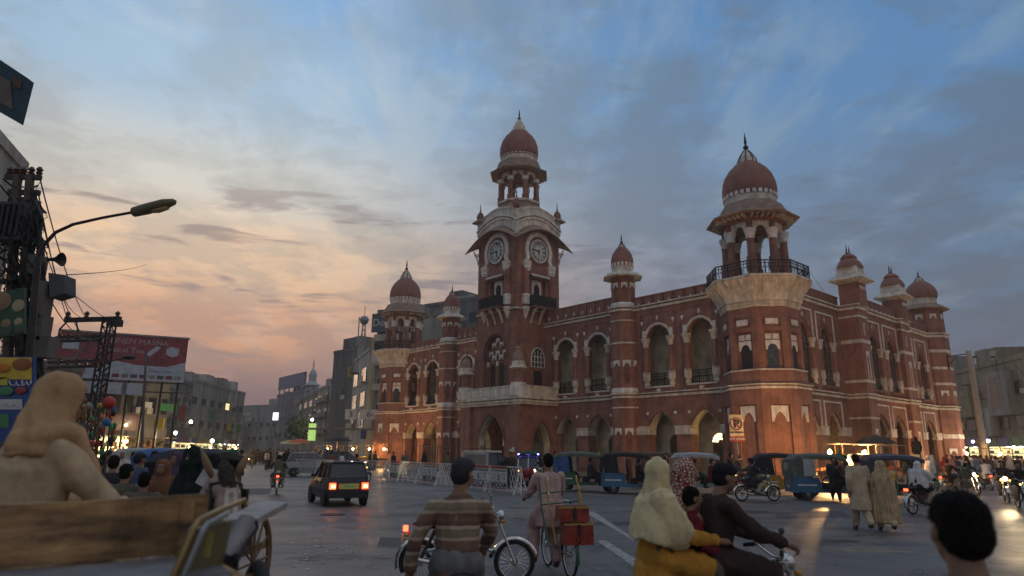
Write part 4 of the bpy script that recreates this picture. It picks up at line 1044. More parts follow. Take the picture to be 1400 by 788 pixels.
def octring(mb, c, a, z0, z1):
    mb.lathe([(a*ROCT, z0), (a*ROCT, z1)], 8, (c[0], c[1], 0), pi/8)
def corner_tower(parentname, c):
    T = MB()
    x, y = c
    a0, a1 = 2.62, 2.36
    # lower and upper stages with sunk panels
    for k in range(8):
        ang = k*pi/4
        s0 = a0*0.4142; s1 = a1*0.4142
        Mo = FO(x, y, a0, ang); Mu = FO(x, y, a1, ang)
        wall_faces(T, Mo, -s0, s0, 0.0, 6.05, [dict(u=0, w=1.25, zb=1.35, zs=4.75, h=0.05, k='flat')], 0.22)
        wall_faces(T, Mu, -s1, s1, 6.9, 11.4, [dict(u=0, w=1.15, zb=7.12, zs=9.55, h=0.04, k='flat')], 0.22)
    octring(T, c, a0-0.23, 0.0, 6.0); octring(T, c, a1-0.23, 6.0, 11.3)
    octring(T, c, a1+0.10, 6.05, 7.0)
    T = T.build('corner_tower', PLA, HALL)
    for aa, z0, z1 in ((a0+0.14, 6.02, 6.10), (a0+0.06, 5.78, 5.94), (a1+0.14, 6.97, 7.06)):
        mb = MB(); octring(mb, c, aa, z0, z1); mb.build('moulding', TRM, T)
    mb = MB(); octring(mb, c, a0+0.10, 0, 0.7); mb.build('plinth', PLB, T)
    for k in range(2, 8):
        ang = k*pi/4
        Mo = FO(x, y, a0-0.22, ang); Mu = FO(x, y, a1-0.22, ang); Mf = FO(x, y, a1, ang)
        mb = MB(); hood(mb, Mo, 0, 4.72, 1.05, 1.0, 0.01, 0.10); mb.build('niche_hood', TRW, T)
        mb = MB(); hood(mb, Mu, 0, 8.95, 0.92, 0.62, 0.01, 0.10, 'round'); mb.build('window_hood', TRW, T)
        for s in (-1, 1):
            mb = MB(); mbox(mb, Mu, s*0.24-0.2, s*0.24+0.2, 0.01, 0.08, 9.02, 9.38); mb.build('lattice_panel', TRW, T)
        mb = MB(); mbox(mb, Mu, -0.36, 0.36, 0.005, 0.04, 7.1, 8.85); w_ = mb.build('window', DRK if k != 5 else GLS, T)
        mb = MB(); mbox(mb, Mf, -0.62, 0.62, -0.02, 0.02, 9.82, 10.55); mb.build('plaque_recess', PLB, T)
        mb = MB(); mbox(mb, Mf, -0.40, 0.40, 0.02, 0.07, 9.98, 10.36); mbox(mb, Mf, -0.30, 0.30, 0.07, 0.09, 10.08, 10.26); mb.build('plaque', TRW, T)
    # corbel table
    mb = MB()
    mb.lathe([(a1*ROCT+0.02, 11.15), (a1*ROCT+0.10, 11.2), (a1*ROCT+0.10, 11.55), (a1*ROCT+0.22, 11.6), (a1*ROCT+0.26, 11.8), (a1*ROCT+0.45, 12.2), (a1*ROCT+0.72, 12.7), (3.2*ROCT, 13.0), (3.28*ROCT, 13.05), (3.28*ROCT, 13.18), (0.5, 13.18)], 8, (x, y, 0), pi/8)
    mb.build('corbel', TRM, T)
    mb = MB()
    for k in range(8):
        M = FO(x, y, 0, k*pi/4)
        for i in range(5):
            u = (i-2)*0.46
            pts = [M(u*0.92, 2.50, 11.78), M(u, 2.66, 12.1), M(u*1.12, 2.93, 12.6), M(u*1.2, 3.22, 12.98)]
            mb.tube(pts, [0.07, 0.10, 0.13, 0.15], 6)
        for i in range(9): mbox(mb, M, (i-4)*0.21-0.06, (i-4)*0.21+0.06, a1+0.10, a1+0.16, 11.34, 11.5)
    mb.build('corbel_flutes', TRM, T)
    # iron balustrade, a panel to each side
    for k in range(8):
        M = FO(x, y, 3.12, k*pi/4); s = 3.12*0.4142
        railing(M, -s+0.02, s-0.02, 13.18, 14.15, 0, 0.22).build('balustrade', IRN, T)
    # lantern
    mb = MB(); octring(mb, c, 2.05, 13.18, 13.45); mb.build('lantern_floor', TRM, T)
    for k in range(8):
        a = pi/8+k*pi/4; px, py = x+cos(a)*1.95, y+sin(a)*1.95
        MB().lathe([(0.29, 13.4), (0.27, 14.55), (0.25, 16.0)], 10, (px, py, 0)).build('column', PLA, T, smooth=True)
        MB().lathe([(0.36, 13.4), (0.30, 13.6), (0.38, 13.9), (0.40, 14.3), (0.32, 14.5), (0.36, 14.72), (0.27, 14.75)], 10, (px, py, 0)).build('column_base', DOM, T, smooth=True)
        MB().lathe([(0.29, 16.0), (0.33, 16.1), (0.30, 16.2), (0.38, 16.5), (0.42, 16.55), (0.42, 16.72)], 10, (px, py, 0)).build('capital', TRW, T, smooth=True)
        mb = MB(); M = FO(x, y, 1.95*cos(pi/8), k*pi/4)
        w = 1.95*sin(pi/8)*2
        op = [dict(u=0, w=w-0.5, zb=16.0, zs=16.1, h=1.0, k='cusp')]
        sub = MB()
        pts = [(x_, 16.25+z_) for x_, z_ in archp(w-0.34, 0.85, 'cusp')]
        for (p1, q1), (p2, q2) in zip(pts, pts[1:]):
            if p2-p1 > 1e-4: mplate(sub, M, [(p1, q1), (p2, q2), (p2, 17.3), (p1, 17.3)], -0.10, 0.10)
        sub.build('lantern_arch', TRM, T)
        for s in (-1, 1):
            mb = MB(); mbox(mb, M, s*w/2-0.17, s*w/2+0.17, -0.14, 0.14, 16.7, 17.3); mb.build('lantern_pier', PLA, T)
    mb = MB(); octring(mb, c, 2.12, 17.28, 17.6); mb.build('lantern_beam', PLA, T)
    octeave(T, c, 2.95, 17.75, 1.9, 18.9)
    mb = MB()
    for k in range(8):
        M = FO(x, y, 2.2, k*pi/4)
        for i in range(5): mbox(mb, M, (i-2)*0.36-0.04, (i-2)*0.36+0.04, -0.1, 0.45, 17.45, 17.68)
    mb.build('eave_brackets', TRM, T)
    drum(T, c, 18.65, 19.45, 1.84)
    dome(T, c, 19.4, 22.4, 1.90, 21.95, 1.4, 0.72)
    finial(T, c, 23.25, 24.8, 0.2)
    return T
CT = corner_tower('corner_tower', (0.0, 0.0))
ct2 = copy_tree(CT, HALL); ct2.location = (0.0, 45.77, 0)

def turret(c, ring=True, top=0.0):
    x, y = c; T = MB(); a0, a1 = 1.10, 0.98
    octring(T, c, a0, 0, 6.1); octring(T, c, a0-0.04, 6.1, 12.9); octring(T, c, a1-0.06, 12.9, 15.6)
    T = T.build('turret', PLA, HALL)
    for a, z0, z1 in ((a0+0.14, 6.08, 6.18), (a0+0.06, 5.82, 5.98), (a0+0.03, 5.05, 5.15), (a0+0.02, 10.05, 10.17), (a0+0.02, 11.85, 11.95), (a0+0.12, 12.94, 13.03), (a0+0.06, 12.66, 12.84)):
        mb = MB(); octring(mb, c, a, z0, z1); mb.build('moulding', TRM, T)
    MB().lathe([(a0*ROCT, 6.18), (a0*ROCT+0.08, 6.3), (a0*ROCT, 6.6)], 8, (x, y, 0), pi/8).build('lotus_band', TRW, T)
    MB().lathe([(a1*ROCT+0.1, 13.03), (a1*ROCT+0.14, 13.2), (a1*ROCT-0.02, 13.42)], 8, (x, y, 0), pi/8).build('lotus_band', TRW, T)
    for k in range(2, 8):
        Mo, Mu = FO(x, y, a0-0.04, k*pi/4), FO(x, y, a1-0.06, k*pi/4)
        for zt, M, w, h in ((3.55, FO(x, y, a0, k*pi/4), 0.62, 0.5), (8.75, Mo, 0.62, 0.5), (15.05, Mu, 0.5, 0.45)):
            mb = MB(); hood(mb, M, 0, zt, w, h, 0.0, 0.06, 'cusp'); mb.build('niche_hood', TRW, T)
            mb = MB(); mbox(mb, M, -w*0.36, w*0.36, -0.01, 0.012, zt-h*3.6, zt-h*0.5); mb.build('niche', PLB, T)
    octeave(T, c, 1.55, 15.62, 1.0, 15.98, TRM)
    drum(T, c, 15.95, 16.5, 0.88, 18)
    dome(T, c, 16.5, 18.25, 0.92, 18.0, 0.6, 0.34, ribs=True)
    finial(T, c, 18.5, 19.4, 0.12)
    return T
TU = turret((-1.0, 11.08))
t2 = copy_tree(TU, HALL); t2.location = (0, 34.69-11.08, 0)
# far end of the right hand front: a rounder turret with banded walls
def end_turret(c):
    x, y = c; T = MB(); a = 1.65
    octring(T, c, a, 0, 13.0); octring(T, c, a-0.15, 13, 15.6)
    T = T.build('end_turret', PLA, HALL)
    for aa, z0, z1 in ((a+0.14, 6.08, 6.18), (a+0.06, 5.8, 5.98), (a+0.05, 3.2, 3.6), (a+0.03, 8.1, 8.35), (a+0.03, 9.6, 9.85), (a+0.03, 11.2, 11.5), (a+0.14, 13.0, 13.1), (a+0.06, 12.66, 12.9)):
        mb = MB(); octring(mb, c, aa, z0, z1); mb.build('moulding', TRM, T)
    for k in range(4, 8):
        M = FO(x, y, a, k*pi/4)
        for z in (2.3, 7.6): mb = MB(); hood(mb, M, 0, z, 0.7, 0.5, 0, 0.06); mb.build('niche_hood', TRW, T)
        mb = MB(); hood(mb, FO(x, y, a-0.15, k*pi/4), 0, 15.0, 0.6, 0.5, 0, 0.06); mb.build('niche_hood', TRW, T)
    octeave(T, c, 2.1, 15.6, 1.3, 16.15)
    drum(T, c, 16.05, 16.7, 1.28, 20); dome(T, c, 16.7, 18.6, 1.42, 18.3, 0.7, 0.5); finial(T, c, 18.9, 19.7, 0.14)
    return T
end_turret((30.6, -1.0))
# piers and small rooftop kiosks of the projecting middle bay
def pier(u0, u1, M, ydepth, lside):
    mb = MB(); mbox(mb, M, u0, u1, -ydepth, 0.35, 0, 12.95); P = mb.build('projecting_pier', PLA, HALL)
    for z0, z1, d in ((6.06, 6.18, 0.52), (5.80, 5.98, 0.42), (12.93, 13.04, 0.52), (12.62, 12.84, 0.42), (4.3, 4.45, 0.38), (10.0, 10.28, 0.38), (12.0, 12.15, 0.38), (7.0, 7.2, 0.38)):
        mb = MB(); mbox(mb, M, u0-(d-0.35), u1+(d-0.35), -ydepth+0.02, d, z0, z1); mb.build('moulding', TRM, P)
    mb = MB(); mbox(mb, M, u0-0.03, u1+0.03, -ydepth+0.02, 0.40, 0, 0.6); mb.build('plinth', PLB, P)
    M2 = lambda u, d, z: M(u, d+0.35, z); um = (u0+u1)/2
    for z in (9.4, 3.6):
        mb = MB(); hood(mb, M2, um, z, 0.5, 0.55, 0, 0.06); mbox(mb, M2, um-0.25, um-0.21, 0, 0.06, z-2.2, z-0.5); mbox(mb, M2, um+0.21, um+0.25, 0, 0.06, z-2.2, z-0.5); mb.build('niche_hood', TRW, P)
    mb = MB(); strip(mb, M2, [(um+0.18*cos(t), 11.1+0.5*sin(t)) for t in [pi*0.5+pi*i/8 for i in range(9)]], 0.08, 0, 0.05); mb.build('wall_ornament', TRW, P)
    # kiosk
    c = M(um, -0.2, 0)
    mb = MB(); mb.box(c.x-0.75, c.x+0.75, c.y-0.75, c.y+0.75, 12.95, 14.75); K = mb.build('roof_kiosk', PLA, HALL)
    mb = MB(); mb.lathe([(0.9, 14.7), (1.75, 14.95), (1.8, 15.02), (1.2, 15.45), (0.8, 15.45)], 4, (c.x, c.y, 0), pi/4); mb.build('eave', TRM, K)
    mb = MB(); mb.lathe([(1.0, 15.4), (1.12, 15.5), (1.05, 16.0), (1.1, 16.05)], 4, (c.x, c.y, 0), pi/4); mb.build('drum_band', TRW, K)
    mb = MB(); mb.lathe([(1.15, 16.05), (1.12, 16.15), (0.95, 16.5), (0.7, 16.75), (0.65, 16.8), (0.72, 16.9), (0.5, 17.15), (0.3, 17.25)], 12, (c.x, c.y, 0), pi/12, sy=0.85); mb.build('dome', DOM, K, smooth=True)
    for s in (-0.25, 0.25): MB().lathe([(0.07, 17.1), (0.1, 17.3), (0.05, 17.4), (0.06, 17.55), (0.01, 18.0)], 6, (c.x+s, c.y, 0)).build('finial', IRN, K)
    for s in (-0.35, 0.0, 0.35):
        mb = MB(); hood(mb, FB(c.y-0.75), c.x+s, 14.5, 0.28, 0.3, 0, 0.05); mb.build('niche_hood', TRW, K)
    return P
pier(10.35, 11.95, B2, 1.2, True)
pier(19.0, 20.95, B2, 1.1, False)
# ---------------------------------------------------------------- the clock tower over the porch
TX0, TX1, TY0, TY1 = -4.5, 0.86, 20.25, 25.70
TCX, TCY, THW = (TX0+TX1)/2, (TY0+TY1)/2, 2.70
MFr = lambda u, d, z: Vector((TX0-d, TCY+u, z))              # towards the near street
MRi = lambda u, d, z: Vector((TCX+u, TY0-d, z))              # towards the near corner
MLe = lambda u, d, z: Vector((TCX-u, TY1+d, z))
MBa = lambda u, d, z: Vector((TX1+d, TCY-u, z))
mb = MB()
W2 = THW
wall_faces(mb, MFr, -W2, W2, 5.9, 14.1, [dict(u=0.1, w=3.1, zb=7.2, zs=10.3, h=1.75, k='round')], 0.45)
wall_faces(mb, MRi, -W2, W2, 5.9, 14.1, [])
for M in (MLe, MBa): wall_faces(mb, M, -W2, W2, 5.9, 14.1, [])
for M in (MFr, MRi, MLe, MBa):
    wall_faces(mb, M, -W2, W2, 14.1, 22.4, [dict(u=0, w=2.2, zb=14.3, zs=17.0, h=0.1, k='flat')], 0.3)
mb.box(TX0+0.5, TX1-0.3, TY0+0.3, TY1-0.3, 5.9, 22.4)
TW = mb.build('clock_tower', PLA, HALL)
for nm, z0, z1, d in (('moulding', 14.02, 14.14, 0.12), ('moulding', 13.9, 13.96, 0.06)):
    mb = MB(); mb.box(TX0-d, TX1+d, TY0-d, TY1+d, z0, z1); mb.build(nm, TRM if d > 0.1 else PLB, TW)
# stepped shoulders of the lower stage
# big tracery window
mb = MB(); pts = [(0.1+x, 10.3+z) for x, z in archp(3.1, 1.75, 'round', 20)]
strip(mb, MFr, [(0.1-1.55, 7.2)] + pts + [(0.1+1.55, 7.2)], 0.12, 0, 0.07); mb.build('arch_moulding', PLB, TW)
mb = MB(); strip(mb, MFr, [(0.1-1.40, 7.2)] + [(0.1+(u-0.1)*0.9, z-0.15) for u, z in pts] + [(0.1+1.40, 7.2)], 0.12, -0.35, -0.1); mb.build('arch_moulding', PLB, TW)
rows = [(11.55, [0.0]), (11.15, [-0.55, 0.55]), (10.4, [-0.95, 0.0, 0.95]), (10.0, [-0.5, 0.5])]
for z, us in rows:
    for u in us:
        mb = MB(); hood(mb, MFr, 0.1+u, z+0.15, 0.48, 0.42, -0.42, -0.30, 'round'); mb.build('tracery', TRW, TW)
        mb = MB(); mbox(mb, MFr, 0.1+u-0.13, 0.1+u+0.13, -0.44, -0.41, z-0.4, z-0.1); mb.build('tracery_light', PLB, TW)
for u in (-0.62, 0.62):
    mb = MB(); p_ = [(0.1+u+x, 8.9+z) for x, z in archp(0.75, 0.5, 'round', 8)]
    mplate(mb, MFr, [(0.1+u-0.375, 7.25)] + p_ + [(0.1+u+0.375, 7.25)], -0.44, -0.41); mb.build('window_pane', DRK, TW)
    mb = MB(); strip(mb, MFr, [(0.1+u-0.375, 7.25)] + p_ + [(0.1+u+0.375, 7.25)], 0.12, -0.44, -0.30); mb.build('window_frame', PLB, TW)
for u in (-1.3, 0.0, 1.3):
    mb = MB(); mbox(mb, MFr, 0.1+u-0.09, 0.1+u+0.09, -0.42, -0.22, 9.2, 9.6); mb.build('capital', TRW, TW)
    mb = MB(); mbox(mb, MFr, 0.1+u-0.07, 0.1+u+0.07, -0.42, -0.26, 7.2, 9.2); mb.build('mullion', PLA, TW)
# small fan window and door on the right hand side
um = -0.1
mb = MB(); p_ = [(um+x, 9.75+z) for x, z in archp(1.5, 0.95, 'round', 12)]
mplate(mb, MRi, [(um-0.75, 9.0)] + p_ + [(um+0.75, 9.0)], 0.0, 0.02); mb.build('window_pane', GLS, TW)
mb = MB(); strip(mb, MRi, [(um-0.75, 9.0)] + p_ + [(um+0.75, 9.0)], 0.09, 0, 0.09)
for u in (-0.38, 0, 0.38): mbox(mb, MRi, um+u-0.035, um+u+0.035, 0.02, 0.07, 9.0, 10.5-abs(u)*0.3)
for z in (9.0, 9.45, 9.9): mbox(mb, MRi, um-0.75, um+0.75, 0.02, 0.065, z, z+0.06)
mb.build('window_frame', TRW, TW)
mb = MB(); mbox(mb, MRi, um-0.5, um+0.5, 0, 0.03, 6.9, 8.7); mb.build('window_pane', DRK, TW)
# flanking half columns, balcony, brackets, upper window and clock surround on every side
for M in (MFr, MRi, MLe, MBa):
    for s in (-1, 1):
        p = M(s*1.62, 0.05, 0)
        MB().lathe([(0.34, 15.3), (0.33, 18.0)], 14, (p.x, p.y, 0), cap=False).build('column', PLA, TW, smooth=True)
        MB().lathe([(0.05, 13.2), (0.16, 13.5), (0.34, 13.95), (0.40, 14.1), (0.40, 14.3)], 8, (p.x, p.y, 0), pi/8).build('column_pendant', TRW, TW)
        MB().lathe([(0.40, 14.5), (0.42, 14.6), (0.40, 15.2), (0.44, 15.3), (0.36, 15.45)], 8, (p.x, p.y, 0), pi/8).build('column_base', TRW, TW)
        mb = MB(); q = M(s*1.55, 0.12, 0)
        mb.lathe([(0.30, 17.6), (0.34, 17.75), (0.42, 17.85), (0.38, 18.0), (0.46, 18.3), (0.46, 18.5)], 8, (q.x, q.y, 0), pi/8); mb.build('corbel', TRW, TW)
    # balcony
    mb = MB(); mbox(mb, M, -1.42, 1.42, 0, 0.95, 14.18, 14.34); mb.build('balcony_slab', PLB, TW)
    mb = MB(); mbox(mb, M, -1.42, 1.42, 0.86, 0.90, 14.34, 15.3); mbox(mb, M, -1.42, -1.38, 0, 0.9, 14.34, 15.3); mbox(mb, M, 1.38, 1.42, 0, 0.9, 14.34, 15.3)
    mb.build('balcony_screen', IRN, TW)
    railing(M, -1.42, 1.42, 14.34, 15.34, 0.92, 0.2).build('balcony_railing', IRN, TW)
    for u in (-1.0, 0.0, 1.0):
        mb = MB(); pts = [M(u, 0.85, 14.15), M(u, 0.60, 14.0), M(u, 0.35, 13.6), M(u, 0.16, 13.2), M(u, 0.10, 12.9)]
        mb.tube(pts, [0.10, 0.12, 0.10, 0.09, 0.11], 6); mb.build('bracket', TRM, TW)
    for u in (1.25,):
        p = M(u, 0.7, 0); MB().lathe([(0.10, 14.5), (0.13, 14.9), (0.13, 15.3), (0.08, 15.4)], 8, (p.x, p.y, 0)).build('balcony_post', TRM, TW)
    # upper window
    Mi = lambda u, d, z, M=M: M(u, d-0.3, z)
    mb = MB(); hood(mb, Mi, 0, 17.0, 1.15, 0.75, 0.01, 0.10, 'cusp'); mbox(mb, Mi, -0.575, -0.38, 0.01, 0.10, 15.2, 16.25); mbox(mb, Mi, 0.38, 0.575, 0.01, 0.10, 15.2, 16.25); mb.build('window_surround', TRW, TW)
    mb = MB(); mbox(mb, Mi, -0.38, 0.38, 0.0, 0.03, 14.4, 16.7); mb.build('window_pane', DRK, TW)
    for s in (-1, 1):
        mb = MB(); mbox(mb, M, s*1.0-0.08, s*1.0+0.08, -0.28, 0.02, 14.3, 17.05); mb.build('window_jamb', PLA, TW)
    # toothed shade
    mb = MB(); mbox(mb, M, -1.15, 1.15, -0.02, 0.40, 17.32, 17.40)
    for i in range(9): mplate(mb, lambda u, d, z, M=M: M(u, d, z), [(-1.15+i*0.255, 17.34), (-1.15+i*0.255+0.255, 17.34), (-1.15+i*0.255+0.128, 17.14)], 0.36, 0.40)
    mb.build('toothed_shade', TRW, TW)
    mb = MB()
    for i in range(9): mbox(mb, M, -1.1+i*0.26, -1.0+i*0.26, -0.02, 0.26, 16.95, 17.3)
    mb.build('shade_brackets', PLB, TW)
    # horseshoe surround
    zc_ = 19.75
    pts = []
    for i in range(33):
        a = radians(218) - radians(256)*i/32
        pts.append((1.30*cos(a), zc_+1.42*sin(a)))
    pts = [(-1.45, 18.45)] + pts[1:-1] + [(1.45, 18.45)]
    mb = MB(); strip(mb, M, pts, 0.36, 0.0, 0.16)
    for i in range(0, 31):       # ragged scallops of the outer edge
        x, z = pts[i+1]; k = 1.30
        mbox(mb, M, x*k-0.06, x*k+0.06, 0, 0.12, zc_+(z-zc_)*k-0.07, zc_+(z-zc_)*k+0.07)
    mb.build('clock_surround', TRW, TW)
    # ring of darker plaster inside, then the dial
    mb = MB(); strip(mb, M, [(1.12*cos(2*pi*i/32), zc_+1.2*sin(2*pi*i/32)) for i in range(33)], 0.14, 0, 0.06, out=False); mb.build('dial_recess', PLB, TW)
    K = MB(); n = 32
    mplate(K, M, [(0.93*cos(2*pi*i/n), zc_+0.98*sin(2*pi*i/n)) for i in range(n)], 0.02, 0.06)
    K = K.build('clock', CLK, HALL)
    mb = MB(); strip(mb, M, [(-0.95*cos(2*pi*i/n), zc_+1.0*sin(2*pi*i/n)) for i in range(n+1)], 0.13, 0.02, 0.16); mb.build('clock_rim', TRW, K)
    mb = MB(); strip(mb, M, [(-0.90*cos(2*pi*i/n), zc_+0.95*sin(2*pi*i/n)) for i in range(n+1)], 0.03, 0.06, 0.10); mb.build('clock_ring', BLK, K)
    mb = MB(); strip(mb, M, [(-0.50*cos(2*pi*i/n), zc_+0.53*sin(2*pi*i/n)) for i in range(n+1)], 0.02, 0.06, 0.075); mb.build('clock_ring', BLK, K)
    rom = ['XII', 'I', 'II', 'III', 'IV', 'V', 'VI', 'VII', 'VIII', 'IX', 'X', 'XI']
    for h in range(12):
        a = pi/2 - h*pi/6
        c = M(0.71*cos(a), 0.07, zc_+0.75*sin(a))
        N = (M(0, 1, 0)-M(0, 0, 0)); Z = Vector((0, 0, 1)); X = Z.cross(N)*-1
        X = Z.cross(N)
        R = Matrix((X, Z, N)).transposed().to_4x4() @ Matrix.Rotation(a-pi/2, 4, 'Z')
        text_mesh(K, rom[h], Matrix.Translation(c) @ R, 0.30, BLK, 'numeral', 0.008, 1, 'CENTER', 0.012)
    sgn = 1 if (M(1, 0, 0)-M(0, 0, 0)).dot(Vector((0, 0, 1)).cross(M(0, 1, 0)-M(0, 0, 0))) > 0 else -1
    for ang, L, w in ((pi/2-2*pi*46.5/60, 0.80, 0.05), (pi/2-2*pi*(5.77/12), 0.50, 0.075)):
        mb = MB(); cx_, sx_ = cos(ang)*sgn, sin(ang)
        mplate(mb, M, [(-cx_*0.15 - sx_*w, zc_-sx_*0.15+cx_*w), (-cx_*0.15+sx_*w, zc_-sx_*0.15-cx_*w), (cx_*L+sx_*w*0.3, zc_+sx_*L-cx_*w*0.3), (cx_*L-sx_*w*0.3, zc_+sx_*L+cx_*w*0.3)], 0.09, 0.12); mb.build('clock_hand', BLK, K)
    # the curved eave
    nu, nv = 24, 5; vs = []; E = THW+0.02
    def ez(u, v):      # height of the roof skin, u in -1..1 along, v 0 at the wall 1 at the lip
        z = 20.75 + 1.55*(1-abs(u)**1.9) - 0.42*v - 0.25*v*v
        return z + 0.10*v*abs(u)**6
    def epos(i, j, dz): 
        v = j/nv; u = -1+2*i/nu
        out = 0.95*v
        return M(u*(E+out*(0.98 if abs(u) > 0.9 else 0.98)), out, ez(u, v) - dz)
    for dz in (0, 0.09):
        for j in range(nv+1):
            for i in range(nu+1): vs.append(epos(i, j, dz*(1 if dz == 0 else 1)))
    fs = []; o2 = (nu+1)*(nv+1)
    for j in range(nv):
        for i in range(nu):
            a = j*(nu+1)+i; fs += [(a, a+1, a+nu+2, a+nu+1), (o2+a, o2+a+nu+1, o2+a+nu+2, o2+a+1)]
    for i in range(nu): a = nv*(nu+1)+i; fs.append((a, a+1, o2+a+1, o2+a))
    MB().add(vs, fs).build('curved_eave', EAV, TW, smooth='full')
    mb = MB()
    for s in ((1,) if M in (MFr, MRi) else (-1, 1)):
        mb.tube([M(s*2.55, 0.02, 18.9), M(s*2.55, 0.25, 19.2), M(s*2.6, 0.30, 19.7), M(s*2.6, 0.75, 20.25)], 0.07, 5)
        mb.tube([M(s*2.55, 0.02, 20.1), M(s*2.6, 0.4, 19.95)], 0.06, 5)
    mb.build('eave_bracket', TRM, TW)
    # arched cornice and balustrade above
    def band(z0, z1, d0, d1, m, nm, k=1.0):
        mb = MB(); pts = [(E*(-1+2*i/20)*1.03, z0 + 0.95*k*(1-abs(-1+2*i/20)**1.9)) for i in range(21)]
        P = []
        for u, z in pts: P += [M(u, d0, z), M(u, d1, z), M(u, d1, z+z1-z0), M(u, d0, z+z1-z0)]
        f = []
        for i in range(20):
            for q in range(4): f.append((i*4+q, i*4+(q+1) % 4, i*4+4+(q+1) % 4, i*4+4+q))
        f += [(0, 1, 2, 3), (83, 82, 81, 80)]
        mb.add(P, f); return mb.build(nm, m, TW)
    band(20.9, 21.9, -0.2, 0.06, TRM, 'arched_cornice', 1.45)
    band(21.9, 22.05, -0.2, 0.20, TRW, 'arched_cornice')
    band(22.2, 22.38, -0.2, 0.30, TRW, 'arched_cornice')
    band(22.38, 22.62, -0.2, 0.16, TRM, 'arched_cornice')
    band(23.12, 23.26, -0.2, 0.16, TRM, 'balustrade_rail', 0.8)
    mb = MB()
    for i in range(25):
        u = -1+2*(i+0.5)/25; z = 22.6+0.95*(1-abs(u)**1.9)*0.95
        mbox(mb, M, u*E-0.075, u*E+0.075, -0.1, 0.10, z-0.06, z+0.60)
    mb.build('balusters', TRW, TW)
mb = MB(); mb.box(TX0+0.25, TX1-0.25, TY0+0.25, TY1-0.25, 22.3, 23.6); mb.build('tower_roof', TRM, TW)
mb = MB(); mb.lathe([(2.7, 23.6), (2.3, 24.2), (2.05, 24.6), (2.05, 24.95)], 8, (TCX, TCY, 0), pi/8); mb.build('lantern_base', EAV, TW)
for sx in (-1, 1):
    for sy in (-1, 1):
        x, y = TCX+sx*(THW-0.06), TCY+sy*(THW-0.06)
        K = MB().box(x-0.2, x+0.2, y-0.2, y+0.2, 22.3, 23.35).build('corner_kiosk', TRM, HALL)
        if (sx, sy) != (-1, -1): mb = MB(); mb.lathe([(0.42, 23.3), (0.85, 23.22), (0.86, 23.27), (0.4, 23.62)], 4, (x, y, 0), pi/4); mb.build('eave', EAV, K)
        MB().lathe([(0.26, 23.5), (0.36, 23.7), (0.37, 23.95), (0.27, 24.2), (0.12, 24.4)], 12, (x, y, 0)).build('dome', DOM, K, smooth=True)
        finial(K, (x, y), 24.35, 25.3, 0.09)
# lantern
TL = TW; c = (TCX, TCY)
mb = MB(); octring(mb, c, 2.02, 24.9, 25.1); mb.build('lantern_floor', TRM, TL)
for k in range(8):
    a = pi/8+k*pi/4; R = 1.85; px, py = c[0]+cos(a)*R, c[1]+sin(a)*R
    MB().lathe([(0.25, 25.1), (0.24, 27.1)], 10, (px, py, 0)).build('column', PLA, TL, smooth=True)
    MB().lathe([(0.30, 25.0), (0.34, 25.1), (0.30, 25.3), (0.34, 25.5), (0.26, 25.6)], 10, (px, py, 0)).build('column_base', DOM, TL, smooth=True)
    MB().lathe([(0.26, 27.05), (0.32, 27.12), (0.34, 27.35), (0.30, 27.4)], 10, (px, py, 0)).build('capital', TRW, TL, smooth=True)
    M = FO(c[0], c[1], R*cos(pi/8), k*pi/4); w = R*sin(pi/8)*2; sub = MB()
    pts = [(x_, 27.2+z_) for x_, z_ in archp(w-0.34, 0.62, 'cusp')]
    for (p1, q1), (p2, q2) in zip(pts, pts[1:]):
        if p2-p1 > 1e-4: mplate(sub, M, [(p1, q1), (p2, q2), (p2, 28.05), (p1, 28.05)], -0.09, 0.09)
    sub.build('lantern_arch', TRM, TL)
    for s in (-1, 1):
        mb = MB(); mbox(mb, M, s*w/2-0.17, s*w/2+0.17, -0.13, 0.13, 27.38, 28.05); mb.build('lantern_pier', PLA, TL)
mb = MB(); octring(mb, c, 1.95, 28.0, 28.3); mb.build('lantern_beam', PLA, TL)
octeave(TL, c, 2.75, 28.15, 1.9, 29.3)
drum(TL, c, 29.15, 29.9, 1.80)
mb = MB(); d_ = dome(TL, c, 29.85, 33.0, 1.92, 32.75, 1.45, 0.72, ribs=False)
finial(TL, c, 34.1, 35.4, 0.17)

